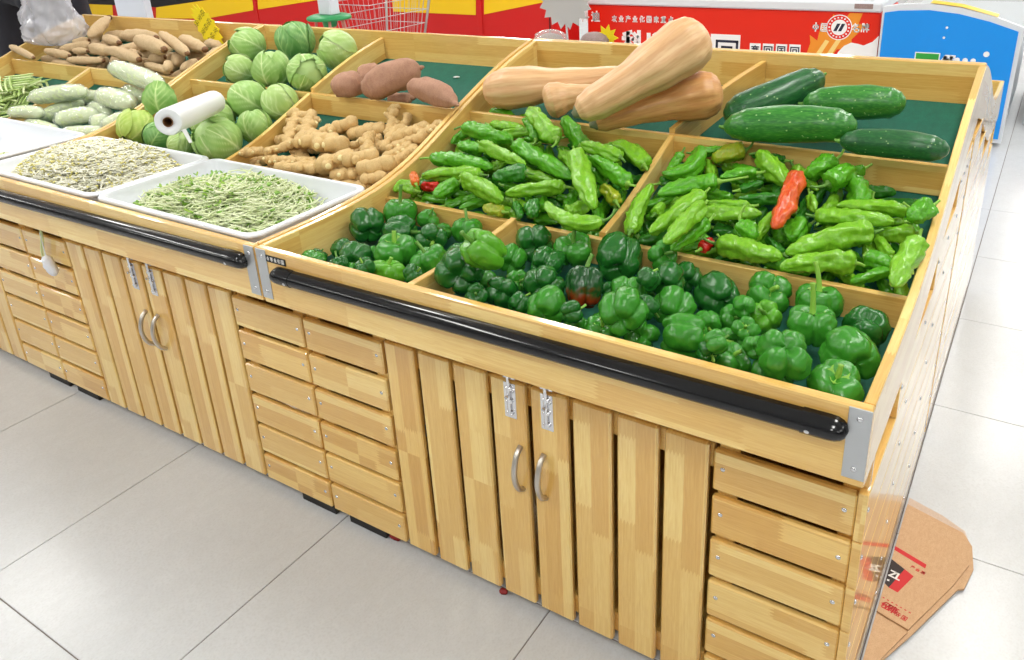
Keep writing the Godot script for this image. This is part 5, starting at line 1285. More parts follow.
func spine_mesh(a: Acc, p: Array, r: float, prof: Array, rows: int, cols: int, seed_: int, dent: float, ridges: int, ridge: float, freq := 1.0, wrinkle := 0.0, colour = null) -> void:
	noise.seed = seed_
	noise.frequency = 1.0
	noise.fractal_octaves = 3
	var pts := PackedVector3Array()
	var cc := PackedColorArray()
	var side := Vector3.ZERO
	var len_: float = p[0].distance_to(p[2])
	var ph := seed_ * 1.7
	for i in rows:
		# rows crowd towards both ends so that they close round
		var t := 0.5 - 0.5 * cos(PI * i / (rows - 1))
		var c := spine_point(p, t)
		var d := (spine_point(p, minf(t + 0.01, 1.0)) - spine_point(p, maxf(t - 0.01, 0.0))).normalized()
		if i == 0:
			side = d.cross(Vector3.UP if absf(d.y) < 0.9 else Vector3.RIGHT).normalized()
		else:
			side = (side - d * side.dot(d)).normalized()
		var up := d.cross(side)
		var rr := r * curve_at(prof, t)
		if i == 0 or i == rows - 1:
			rr = 0.0
		for k in cols:
			var th := TAU * (k % (cols - 1)) / (cols - 1)
			var q := Vector3(cos(th), sin(th), t * len_ / r * 0.5)
			var w := 1.0 - 0.4 * dent - 0.4 * wrinkle + dent * noise.get_noise_3dv(q * freq * 1.3 + Vector3(seed_, 0, 0)) - ridge * pow(absf(sin(th * ridges / 2.0 + ph)), 4.0)
			if wrinkle > 0.0:
				w += wrinkle * noise.get_noise_3d(q.x * 1.2 + 7.0, q.y * 1.2, q.z * 5.0)
			pts.append(c + (side * cos(th) + up * sin(th)) * rr * w)
			if colour != null:
				cc.append(colour.call(t, th, w))
	a.grid(rows, cols, pts, true, cc if colour != null else Color.WHITE)

func rel(row: Array, o: Vector3) -> Array:
	return [Vector3(row[0], row[1], row[2]) - o, Vector3(row[3], row[4], row[5]) - o, Vector3(row[6], row[7], row[8]) - o]

func mid(row: Array) -> Vector3:
	return Vector3(row[3], row[4], row[5])

const PEPPER := [[0.0, 0.35], [0.02, 0.7], [0.07, 0.95], [0.2, 1.0], [0.5, 0.97], [0.75, 0.84], [0.9, 0.62], [0.97, 0.38], [1.0, 0.12]]
const OVAL := [[0.0, 0.2], [0.02, 0.4], [0.07, 0.68], [0.18, 0.92], [0.4, 1.0], [0.62, 1.0], [0.84, 0.9], [0.94, 0.66], [0.985, 0.38], [1.0, 0.2]]
const SQUASH := [[0.0, 0.16], [0.02, 0.32], [0.08, 0.46], [0.3, 0.56], [0.55, 0.72], [0.74, 0.95], [0.85, 1.0], [0.92, 0.9], [0.96, 0.74], [0.985, 0.5], [0.996, 0.26], [1.0, 0.05]]
const TAPER := [[0.0, 0.15], [0.03, 0.4], [0.12, 0.75], [0.35, 1.0], [0.65, 0.96], [0.85, 0.66], [0.97, 0.3], [1.0, 0.1]]

func long_peppers() -> void:
	var n := 0
	for b in LONGS:
		var at := mid(b)
		var p := rel(b, at)
		var tint: int = b[10]
		var sweep: bool = b[3] > 0.745
		var word: String = ["bright green", "light green", "dark green", "yellow-green", "small red", "small orange", "wilted orange-red"][tint]
		var lie := absf(b[6] - b[0]) > absf(b[8] - b[2])
		var spot := "under the heap" if n >= 63 else "by the near divider" if b[5] > -0.48 else "by the far divider" if b[5] < -0.7 else "mid heap"
		var label := "%s %s pepper lying %s %s, compartment next to %s" % [word, "stubby" if Vector3(b[0], b[1], b[2]).distance_to(Vector3(b[6], b[7], b[8])) < 0.09 else "long", "crosswise" if lie else "lengthwise", spot, "the end wall" if sweep else "the ginger stand"]
		if tint == 6:
			label = "wilted orange-red long pepper lying on top of the green ones"
		elif tint == 4:
			label = "small red pepper among the green peppers near %s" % ["the end wall" if sweep else "the ginger stand"]
		elif tint == 5:
			label = "small orange pepper among the green peppers near the ginger stand"
		var o := thing("long_pepper", label, "pepper", at, "long peppers beside the end wall" if sweep else "long peppers beside the ginger stand")
		var a := Acc.new()
		var stub: bool = p[0].distance_to(p[2]) < 2.2 * float(b[9])
		if stub:
			# pointing at or away from the viewer: run on under the heap
			var d: Vector3 = (p[2] - p[0]).normalized()
			p[2] = p[0] + d * 2.4 * float(b[9])
			p[1] = (p[0] + p[2]) / 2.0
		spine_mesh(a, p, float(b[9]), PEPPER, 40, 29, 400 + n, 0.34, 3, 0.14, 0.8, 0.13)
		part("body", a.mesh(), M.long[tint], o)
		# stem: curls away from the shoulder
		var s := Acc.new()
		var out: Vector3 = (p[0] - p[1]).normalized()
		var sv := Vector3(b[11], b[12], b[13])
		var ln := sv.length()
		if ln < 0.004:
			sv = out * 0.016 + Vector3(0, 0.004, 0)
			ln = 0.016
		var pts := PackedVector3Array()
		var rad := []
		for k in 7:
			var t := k / 6.0
			pts.append(p[0] + out * (-0.002 + ln * 0.7 * sin(t * 2.0)) * (1.0 - 0.4 * t) + sv * t * t)
			rad.append(lerpf(0.0048, 0.0026, t) + (0.0012 if k == 6 else 0.0))
		rad[0] = float(b[9]) * 0.42
		s.tube(pts, rad, 7)
		part("stem", s.mesh(), M.stem if n % 3 else M.stem_dark, o)
		n += 1

func squashes() -> void:
	var labels := ["orange-tan squash lying beside the slanted divider", "tan squash lying deepest against the tray back", "short tan squash tucked beneath the largest squash", "largest tan squash laid across the others, its end above the tray back"]
	for k in SQUASHES.size():
		var b: Array = SQUASHES[k]
		var at := mid(b)
		var o := thing("squash", labels[k], "squash", at, "squashes in the tray")
		var a := Acc.new()
		spine_mesh(a, rel(b, at), b[9], SQUASH if k != 3 else [[0.0, 0.16], [0.015, 0.32], [0.06, 0.5], [0.16, 0.62], [0.4, 0.70], [0.66, 0.9], [0.84, 1.0], [0.92, 0.9], [0.96, 0.74], [0.985, 0.5], [0.996, 0.26], [1.0, 0.05]], 54, 61, 500 + k, 0.05, 10, 0.035, 0.6)
		part("body", a.mesh(), M.squash_orange if k == 0 else M.squash, o)
		var s := Acc.new()
		var p := rel(b, at)
		var d: Vector3 = (p[0] - p[1]).normalized()
		s.tube(PackedVector3Array([p[0] - d * 0.012, p[0] - d * 0.002, p[0] + d * 0.006, p[0] + d * 0.014]), [b[9] * 0.28, b[9] * 0.26, b[9] * 0.16, b[9] * 0.1], 10)
		part("stem_scar", s.mesh(), M.stem_scar, o)

func melons() -> void:
	var labels := ["dark green gourd leaning up against the tray back", "speckled green gourd lying nearest the bare green liner", "plump speckled green gourd lying along the cross divider", "slim dark green gourd lying low beside the end wall"]
	for k in MELONS.size():
		var b: Array = MELONS[k]
		var at := mid(b)
		var o := thing("green_gourd", labels[k], "gourd", at, "green gourds in the tray")
		var a := Acc.new()
		spine_mesh(a, rel(b, at), b[9], OVAL, 40, 33, 520 + k, 0.06, 8, 0.012, 0.6)
		part("body", a.mesh(), M.melon[1 if k == 0 or k == 3 else 0], o)
		var p := rel(b, at)
		var s := Acc.new()
		var e := 2 if k == 0 else 0
		var d: Vector3 = (p[e] - p[1]).normalized()
		s.tube(PackedVector3Array([p[e] - d * 0.006, p[e] + d * 0.006, p[e] + d * 0.014 + Vector3(0, 0.003, 0)]), [0.009, 0.005, 0.004], 8)
		part("stem", s.mesh(), M.stem_dark, o)

func sweet_potatoes() -> void:
	var labels := ["sweet potato half hidden behind the round ones", "sweet potato mostly hidden behind the cross divider", "roundish sweet potato against the cabbage compartment", "largest brownish-pink sweet potato with a stubby end", "tapered sweet potato lying on the bare green liner"]
	for k in SWEETS.size():
		var b: Array = SWEETS[k]
		var at := mid(b)
		var o := thing("sweet_potato", labels[k], "sweet potato", at, "sweet potatoes in the tray")
		var a := Acc.new()
		spine_mesh(a, rel(b, at), b[9], OVAL if k < 4 else TAPER, 32, 29, 540 + k, 0.16, 4, 0.05, 0.8)
		part("body", a.mesh(), M.sweet, o)
		var p := rel(b, at)
		var d: Vector3 = (p[2] - p[1]).normalized()
		var s := Acc.new()
		s.tube(PackedVector3Array([p[2] - d * 0.01, p[2] + d * 0.008, p[2] + d * 0.016]), [0.012, 0.008, 0.003], 8)
		part("root_end", s.mesh(), M.sweet, o)

func gingers() -> void:
	for k in GINGERS.size():
		var b: Array = GINGERS[k]
		var at := mid(b)
		var p := rel(b, at)
		var o := thing("ginger_root", "upright forked finger of pale ginger root" if k in [3, 4] else "%s tan ginger root %s" % [["knobbly", "slender", "stout"][0 if b[9] > 0.024 and b[9] < 0.032 else 1 if b[9] <= 0.024 else 2], "under the heap" if k >= 19 else "near the white tub" if at.z > -0.5 else "near the sweet potato divider" if at.z < -0.66 else "amid the heap"], "ginger", at, "ginger roots in the tray")
		var a := Acc.new()
		var ends := []
		var r := RandomNumberGenerator.new()
		r.seed = 600 + k
		var ax: Vector3 = p[2] - p[0]
		var ln := ax.length()
		ax = ax.normalized()
		var sd := ax.cross(Vector3.UP).normalized()
		var up := sd.cross(ax)
		var rad: float = b[9] * 1.12
		# a chain of swollen joints with short side fingers
		var m := maxi(2, int(round(ln / rad / 0.85)))
		for j in m:
			var t := (j + 0.5) / m
			var c := spine_point(p, t) + sd * r.randf_range(-0.25, 0.25) * rad
			var d := (ax + sd * r.randf_range(-0.7, 0.7)).normalized() * rad * r.randf_range(0.7, 0.95)
			spine_mesh(a, [c - d, c, c + d], rad * r.randf_range(0.74, 0.98), OVAL, 14, 15, 700 + k * 20 + j, 0.22, 3, 0.0, 1.2, 0.07)
			if r.randf() < 0.8 and rad > 0.015:
				var w := (sd * (1.0 if r.randf() < 0.5 else -1.0) + ax * r.randf_range(-0.6, 0.6) + up * r.randf_range(-0.1, 0.5)).normalized()
				var e := c + w * rad * r.randf_range(1.1, 1.5)
				spine_mesh(a, [c, (c + e) / 2.0, e], rad * r.randf_range(0.5, 0.66), OVAL, 12, 13, 900 + k * 20 + j, 0.2, 3, 0.0, 1.2, 0.07)
				if r.randf() < 0.45:
					var cut := Acc.new()
					cut.tube(PackedVector3Array([e - w * 0.004, e + w * 0.0015]), rad * 0.25, 8)
					ends.append(cut.mesh())
		part("body", a.mesh(), M.ginger, o)
		for q in ends:
			part("cut_end", q, M.ginger_cut, o)

# round head of overlapping leaves with pale ribs
func cabbage_colour(dark: Color, light: Color, u: float, v: float, q: float) -> Color:
	# u across the leaf -1..1 from its rib, v up from the base 0..1
	var w := exp(-pow(u / (0.075 * (1.15 - v)), 2.0))
	for s in [0.15, 0.32, 0.5, 0.68]:
		var line: float = absf(v - s - absf(u) * 0.55)
		w = maxf(w, 0.75 * exp(-pow(line / 0.022, 2.0)) * clampf(1.0 - absf(u) * 0.9, 0.0, 1.0))
	return dark.lerp(light, clampf(0.25 * q + 0.9 * w, 0.0, 1.0))

func leaf_patch(seed_: int, span: float, v0: float, v1: float, rad: float, flare: float, dark: Color, light: Color) -> ArrayMesh:
	noise.seed = seed_
	noise.frequency = 1.0
	noise.fractal_octaves = 3
	var a := Acc.new()
	for shell in [0.0, -0.012]:
		var p := PackedVector3Array()
		var cc := PackedColorArray()
		var rows := 26
		var cols := 33
		for i in rows:
			var v := float(i) / (rows - 1)
			for k in cols:
				var u := 2.0 * k / (cols - 1) - 1.0
				var lat := lerpf(v0, v1 + 0.12 * noise.get_noise_2d(u * 3.0, 1.0) - 0.25 * u * u, v)
				var wide := span * (0.55 + 0.45 * sin(PI * clampf(v * 0.85 + 0.12, 0.0, 1.0)))
				var lon := u * wide * (1.0 + 0.08 * noise.get_noise_2d(v * 3.0, 8.0 + signf(u)))
				var edge := maxf(pow(absf(u), 5.0), pow(v, 6.0))
				var r: float = rad + shell + 0.02 * noise.get_noise_3d(u * 2.0, v * 2.0, seed_) + flare * edge * (1.0 + 0.7 * noise.get_noise_2d(u * 5.0 + v * 5.0, 3.0)) + 0.012 * exp(-pow(u / 0.06, 2.0))
				p.append(Vector3(cos(lat) * sin(lon), sin(lat), cos(lat) * cos(lon)) * r)
				cc.append(cabbage_colour(dark, light, u, v, 0.5 + noise.get_noise_2d(u * 2.0, v * 2.0)))
		a.grid(rows, cols, p, false, cc, Vector2.ONE, 1 if shell == 0.0 else -1)
	return a.mesh()

func cabbages() -> void:
	var kinds := [[lin(0.56, 0.74, 0.36), lin(0.86, 0.93, 0.68)], [lin(0.64, 0.78, 0.42), lin(0.88, 0.94, 0.72)], [lin(0.38, 0.60, 0.30), lin(0.70, 0.84, 0.54)], [lin(0.66, 0.78, 0.32), lin(0.88, 0.92, 0.58)]]
	var core := Acc.new()
	noise.seed = 77
	noise.frequency = 1.0
	var p := PackedVector3Array()
	for i in 25:
		for k in 37:
			var f := PI * i / 24
			var th := TAU * (k % 36) / 36
			var d := Vector3(sin(f) * cos(th), cos(f) * 0.93, sin(f) * sin(th))
			p.append(d * (0.93 + 0.05 * noise.get_noise_3dv(d * 1.5)))
	var leaves := []
	for q in kinds.size():
		var set_ := []
		for k in 5:
			set_.append(leaf_patch(800 + q * 10 + k, 1.25 - 0.08 * k, -1.2, 1.15 if k != 4 else 0.5, 0.96 + 0.012 * k, 0.03 if k < 4 else 0.07, kinds[q][0], kinds[q][1]))
		leaves.append(set_)
	var cores := []
	for q in kinds.size():
		var ca := Acc.new()
		ca.grid(25, 37, p, true, kinds[q][0].lerp(kinds[q][1], 0.35))
		cores.append(ca.mesh())
	var n := 0
	var own := ["green cabbage in the tray corner by the yellow price card", "pale cabbage next to the sweet potatoes under the tray back", "smallest cabbage of the back compartment, beside the yam divider", "green cabbage below the darkest one in the back compartment", "smooth green cabbage in the corner of sweet potato and cross dividers", "darkest green cabbage piled up beside the tray back", "green cabbage just before the cross divider, above the white bag roll", "pale cabbage in the corner above the ginger compartment", "smaller green cabbage against the ginger divider", "yellowish cabbage beside the wrapped gourds", "dark green cabbage below the white bag roll", "small pale cabbage low behind the bean sprout tub", "large pale cabbage half hidden under the white bag roll", "biggest pale green cabbage beside the ginger, behind the tubs"]
	for b in CABBAGES:
		var kind: int = b[4]
		var at := Vector3(b[0], b[1], b[2])
		var back: bool = at.z < -0.82
		var label: String = own[n]
		var o := thing("cabbage", label, "cabbage", at, "cabbages by the tray back" if back else "cabbages beside the ginger")
		var r: float = b[3]
		var tilt := Basis(Vector3(rng.randf_range(-1, 1), 0.2, rng.randf_range(-1, 1)).normalized(), rng.randf_range(0.3, 1.2))
		var c := part("heart", cores[kind], M.cabbage, o)
		c.transform.basis = tilt.scaled(Vector3.ONE * r * 0.93)
		for k in 5:
			var l := part("leaf", leaves[kind][k], M.cabbage, o)
			l.transform.basis = (tilt * Basis(Vector3.UP, k * 2.4 + n)).scaled(Vector3.ONE * r * 0.93)
		n += 1

func wrapped_gourds() -> void:
	var k := 0
	for b in GOURDS:
		var at := mid(b)
		var o := thing("wrapped_gourd", ["longest film-wrapped gourd laid across the yam compartment divider", "film-wrapped gourd half hidden under the longest one", "film-wrapped gourd lying below the one beside the beans", "small film-wrapped gourd nearest the beans and the tub", "short film-wrapped gourd between the others", "film-wrapped gourd lying along the bean divider", "plump film-wrapped gourd close behind the empty tub", "stub of a film-wrapped gourd beside the yellowish cabbage", "thick film-wrapped gourd in the middle of the heap"][k] if k < 9 else "film-wrapped gourd at the bottom of the heap", "gourd", at, "film-wrapped gourds")
		var p := rel(b, at)
		var a := Acc.new()
		spine_mesh(a, p, float(b[9]) * 0.95, OVAL, 26, 25, 950 + k, 0.06, 6, 0.02)
		part("body", a.mesh(), M.gourd, o)
		var w := Acc.new()
		var d: Vector3 = (p[2] - p[0]).normalized()
		var q := [p[0] - d * 0.012, p[1], p[2] + d * 0.012]
		spine_mesh(w, q, float(b[9]) * 1.02, [[0.0, 0.3], [0.02, 0.34], [0.05, 0.5], [0.14, 0.92], [0.4, 1.0], [0.62, 1.0], [0.86, 0.92], [0.95, 0.55], [0.98, 0.34], [1.0, 0.32]], 40, 41, 970 + k, 0.10, 0, 0.0, 2.4, 0.10)
		part("film_wrap", w.mesh(), M.film, o)
		k += 1

func yams() -> void:
	for k in YAMS.size():
		var b: Array = YAMS[k]
		var at := mid(b)
		var label := "%s brown yam root %s" % ["stubby" if Vector3(b[0], b[1], b[2]).distance_to(Vector3(b[6], b[7], b[8])) < 0.16 else "long", "under the heap" if k >= 17 else "near the plastic bag" if at.x < -2.4 else "near the yellow price card" if at.x > -1.95 else "amid the heap"]
		if k == 15:
			label = "brown yam root standing up against the tray corner"
		elif k == 16:
			label = "thin brown yam root leaning over the tray end wall"
		var o := thing("yam_root", label, "yam", at, "brown yam roots")
		var p := rel(b, at)
		var a := Acc.new()
		spine_mesh(a, p, b[9], OVAL if k % 3 else TAPER, 26, 23, 1000 + k, 0.18, 5, 0.04, 0.8, 0.06)
		part("body", a.mesh(), M.yam, o)
		var e: Vector3 = p[2]
		var d: Vector3 = (p[2] - p[1]).normalized()
		var s := Acc.new()
		s.tube(PackedVector3Array([e - d * 0.012, e + d * 0.004]), [float(b[9]) * 0.45, float(b[9]) * 0.3], 9)
		part("cut_end", s.mesh(), M.dark_wood, o)

func beans() -> void:
	# loose heap in the compartment at the far end of the tray, laid in courses that cross each other
	var r := RandomNumberGenerator.new()
	r.seed = 5
	var n := 0
	for layer in 8:
		var ang: float = [0.35, -0.5, 0.9, 0.1, -0.8, 0.6, -0.25, 0.45][layer]
		var d := Vector3(cos(ang), 0, sin(ang))
		var s := Vector3(-sin(ang), 0, cos(ang))
		var wide := 0.30 - 0.026 * layer
		var lift := 0.0075 + 0.0145 * layer
		var k := -11
		while k <= 11:
			var c := Vector3(-2.63, 0, -0.60) + s * (k * 0.0215) + d * r.randf_range(-0.06, 0.06)
			k += 1
			var half := r.randf_range(0.085, 0.125)
			var p := [c - d * half, c + s * 0.006, c + d * half]
			var ok := true
			for q in 3:
				ok = ok and p[q].x > -2.96 and p[q].x < -2.28 and p[q].z > -0.79 and p[q].z < -0.41 and Vector2(p[q].x + 2.63, (p[q].z + 0.60) * 1.6).length() < wide + 0.04
				p[q].y = rim(p[q].z) - 0.11 + lift
			if not ok:
				continue
			var at: Vector3 = p[1]
			var o := thing("green_bean", "pale green bean in the loose heap beside the wrapped gourds", "bean", at, "loose green beans")
			var a := Acc.new()
			spine_mesh(a, [p[0] - at, Vector3.ZERO, p[2] - at], 0.0066, [[0.0, 0.3], [0.04, 0.8], [0.3, 1.0], [0.9, 0.9], [0.98, 0.5], [1.0, 0.15]], 14, 9, 1100 + n, 0.1, 0, 0.0, 1.0, 0.2)
			part("pod", a.mesh(), M.bean[n % 3], o)
			n += 1

# ------------------------------------------------------------------ tubs, sprouts and loose things
func rounded_ring(p: PackedVector3Array, hx: float, hz: float, r: float, y: float) -> void:
	for k in 41:
		var q := k % 40
		var c := q / 10
		var t := (q % 10) / 9.0 * PI / 2 + c * PI / 2
		var s: Vector2 = [Vector2(1, 1), Vector2(-1, 1), Vector2(-1, -1), Vector2(1, -1)][c]
		p.append(Vector3(s.x * (hx - r) + cos(t) * r, y, s.y * (hz - r) + sin(t) * r))

func tub(label: String, at: Vector3, hx: float, hz: float) -> Node3D:
	var a := Acc.new()
	var p := PackedVector3Array()
	var prof := [[-0.034, 0.0, 0.0], [-0.03, 0.0, 0.001], [-0.006, 0.0, 0.088], [0.0, 0.0, 0.09], [0.0, 0.0, 0.097], [-0.003, 0.0, 0.101], [-0.012, 0.0, 0.102], [-0.016, 0.0, 0.099], [-0.018, 0.0, 0.088], [-0.04, 0.0, 0.006]]
	var rows := 2
	for k in 41:
		p.append(Vector3.ZERO)
	for q in prof:
		rounded_ring(p, hx + q[0], hz + q[0], 0.04, q[2])
		rows += 1
	for k in 41:
		p.append(Vector3(0, 0.006, 0))
	a.grid(rows, 41, p)
	var o := part("tub", a.mesh(), M.white_plastic, self, at)
	tag(o, label, "tub", "white plastic tubs of sprouts")
	return o

func sprout_clump(kind: int, seed_: int) -> ArrayMesh:
	var a := Acc.new()
	var r := RandomNumberGenerator.new()
	r.seed = seed_
	for k in 9:
		var len_ := r.randf_range(0.09, 0.14) if kind == 0 else r.randf_range(0.055, 0.085)
		var d := Vector3(r.randf_range(-1, 1), r.randf_range(-0.12, 0.12), r.randf_range(-1, 1)).normalized()
		var s := d.cross(Vector3(0.2, 1, 0.1)).normalized()
		var bend := r.randf_range(-1.5, 1.5) * len_
		var o := Vector3(r.randf_range(-0.025, 0.025), r.randf_range(-0.003, 0.003), r.randf_range(-0.025, 0.025))
		var pts := PackedVector3Array()
		for q in 9:
			var t := q / 8.0 - 0.5
			pts.append(o + d * len_ * t + s * (bend * (0.25 - t * t) + 0.008 * sin(t * 9.0 + k)) + Vector3.UP * 0.004 * sin(q * 0.9 + k))
		var white := lin(0.98, 0.99, 0.88) if kind == 0 else lin(0.99, 0.98, 0.92)
		a.tube(pts, (0.0021 if kind == 0 else 0.0025), 4, white.lerp(lin(0.86, 0.93, 0.62), r.randf() * (0.7 if kind == 0 else 0.1)), false)
		var e := pts[8]
		if kind == 0 and k % 2 == 0:
			for w in [-1.0, 1.0]:
				var l := PackedVector3Array()
				for i in 3:
					for j in 4:
						l.append(e + d * 0.015 * j / 3.0 + (s * w + Vector3.UP * 0.3) * (0.0055 * j / 3.0 + (i - 1) * 0.0052 * sin(PI * (j + 0.4) / 3.6)) + Vector3.UP * 0.001 * i)
				a.grid(3, 4, l, false, lin(0.46, 0.66, 0.22).lerp(lin(0.64, 0.78, 0.32), r.randf()), Vector2.ONE, 1)
		elif kind == 1 and k % 3 < 2:
			var l := PackedVector3Array()
			for i in 4:
				for j in 6:
					var f := PI * i / 3.0
					var th := TAU * j / 5.0
					l.append(e + (d * cos(f) * 0.0065 + (s * cos(th) + d.cross(s) * sin(th)) * sin(f) * 0.0038))
			a.grid(4, 6, l, true, lin(0.92, 0.88, 0.52).lerp(lin(0.96, 0.94, 0.74), r.randf()))
	return a.mesh()

func sprouts(label: String, kind: int, ctr: Vector3, rx: float, rz: float, height: float, count: int, limit: Vector2) -> void:
	var mm := MultiMesh.new()
	mm.transform_format = MultiMesh.TRANSFORM_3D
	mm.mesh = sprout_clump(kind, 1200 + kind)
	mm.instance_count = count
	var r := RandomNumberGenerator.new()
	r.seed = 1300 + kind + count
	for k in count:
		var q := sqrt(r.randf())
		var th := r.randf() * TAU
		# a squarish heap: pushed out towards the corners of the tub
		var c := Vector2(cos(th), sin(th))
		c *= q * minf(1.18, 0.92 / maxf(absf(c.x), absf(c.y)))
		var h := height * (1.0 - 0.75 * pow(minf(1.0, c.length()), 2.2))
		var pos := ctr + Vector3(clampf(c.x * rx, -limit.x, limit.x), h * (0.94 + 0.12 * r.randf()) + 0.002, clampf(c.y * rz, -limit.y, limit.y))
		var b := Basis(Vector3.UP, r.randf() * TAU) * Basis(Vector3.RIGHT, r.randf_range(-0.18, 0.18) + (PI if r.randf() < 0.5 else 0.0))
		mm.set_instance_transform(k, Transform3D(b, pos))
	var o := MultiMeshInstance3D.new()
	o.multimesh = mm
	o.material_override = M.sprout
	o.name = numbered("sprouts")
	add_child(o)
	o.set_meta("kind", "stuff")
	tag(o, label, "sprouts")
	if height < 0.05:
		return
	# solid pale mound added beneath the sprouts to keep their gaps from going dark
	var p := PackedVector3Array()
	noise.seed = 40 + kind
	noise.frequency = 1.0
	for i in 22:
		for k in 49:
			var th := TAU * (k % 48) / 48
			var q := i / 21.0
			var c := Vector2(cos(th), sin(th)) * q
			c *= minf(1.15, 0.9 / maxf(0.001, maxf(absf(cos(th)), absf(sin(th)))))
			p.append(ctr + Vector3(clampf(c.x * rx, -limit.x, limit.x) * 0.97, height * (0.97 - 0.88 * pow(minf(1.0, c.length()), 2.2)) + 0.012 * noise.get_noise_2d(c.x * 14.0, c.y * 14.0), clampf(c.y * rz, -limit.y, limit.y) * 0.97))
	var a := Acc.new()
	a.grid(22, 49, p, true, lin(0.82, 0.88, 0.62) if kind == 0 else lin(0.97, 0.95, 0.86), Vector2.ONE, 0)
	part("brightening_mound", a.mesh(), M.sprout, o)

func tubs() -> void:
	tub("white plastic tub of leafy green sprouts beside the ginger stand's end", Vector3(-0.397, 0.866, -0.137), 0.366, 0.222)
	tub("white plastic tub heaped with pale yellow-headed bean sprouts", Vector3(-1.124, 0.866, -0.137), 0.355, 0.222)
	tub("nearly empty white plastic tub beside the wrapped gourds", Vector3(-1.902, 0.866, -0.137), 0.366, 0.222)
	sprouts("leafy green sprouts heaped in the white tub", 0, Vector3(-0.41, 0.876, -0.12), 0.29, 0.19, 0.1, 330, Vector2(0.27, 0.145))
	sprouts("pale bean sprouts heaped in the white tub", 1, Vector3(-1.124, 0.88, -0.137), 0.34, 0.2, 0.132, 620, Vector2(0.28, 0.16))
	sprouts("few pale sprouts left in the white tub", 0, Vector3(-1.85, 0.876, -0.05), 0.2, 0.08, 0.02, 40, Vector2(0.2, 0.08))

func film_roll() -> void:
	var b: Array = ROLLS[0]
	var at := mid(b)
	var p := rel(b, at)
	var o := thing("bag_roll", "roll of white plastic bags lying on the cabbages, brown core showing", "bag roll", at)
	var d: Vector3 = (p[2] - p[0]).normalized()
	var r: float = b[9]
	var side := d.cross(Vector3.UP).normalized()
	var up := side.cross(d)
	var a := Acc.new()
	var g := PackedVector3Array()
	var ring := [[p[0] + d * 0.03, 0.32], [p[0], 0.36], [p[0] - d * 0.001, 0.9], [p[0] + d * 0.004, 0.99], [(p[0] + p[2]) / 2.0, 1.0], [p[2] - d * 0.004, 0.98], [p[2], 0.9], [p[2], 0.36], [p[2] - d * 0.03, 0.32]]
	noise.seed = 3
	for q in ring:
		for k in 33:
			var th := TAU * (k % 32) / 32
			var w := 1.0 + 0.05 * noise.get_noise_2d(cos(th) * 2.0, sin(th) * 2.0 + float(q[1]))
			g.append(q[0] + (side * cos(th) + up * sin(th)) * r * float(q[1]) * w)
	a.grid(ring.size(), 33, g)
	part("film", a.mesh(), M.roll, o)
	var c := Acc.new()
	g = PackedVector3Array()
	for q in [[p[0] - d * 0.003, 0.36], [p[0] - d * 0.003, 0.29], [p[2] + d * 0.003, 0.29], [p[2] + d * 0.003, 0.36], [p[0] - d * 0.003, 0.36]]:
		for k in 25:
			var th := TAU * (k % 24) / 24
			g.append(q[0] + (side * cos(th) + up * sin(th)) * r * float(q[1]))
	c.grid(5, 25, g)
	part("core", c.mesh(), M.dark_wood, o)
	var f := Acc.new()
	g = PackedVector3Array()
	for i in 6:
		for k in 5:
			var t := i / 5.0
			g.append(p[0] + d * (0.012 + 0.05 * k / 4.0 * (1.0 - 0.4 * t)) - up * r * (0.7 + 1.0 * t) + side * r * (-0.75 - 0.4 * t + 0.1 * sin(k * 2.0)) * -1.0)
	f.grid(6, 5, g, false)
	part("loose_end", f.mesh(), M.roll, o)

func loose_leaf() -> void:
	var o := part("cabbage_leaf", leaf_patch(4321, 1.0, -0.9, 0.9, 1.0, 0.12, lin(0.50, 0.70, 0.32), lin(0.84, 0.92, 0.64)), M.cabbage, self, LEAF)
	o.transform.basis = (Basis(Vector3.UP, 0.5) * Basis(Vector3.RIGHT, -0.35)).scaled(Vector3.ONE * 0.08)
	tag(o, "loose pale cabbage leaf standing behind the white bag roll", "leaf")

func starburst(points: int, r0: float, r1: float, sx := 1.0) -> PackedVector2Array:
	var p := PackedVector2Array()
	for k in points * 2:
		var t := TAU * k / (points * 2)
		var r := r1 if k % 2 else r0
		p.append(Vector2(cos(t) * r * sx, sin(t) * r))
	return p

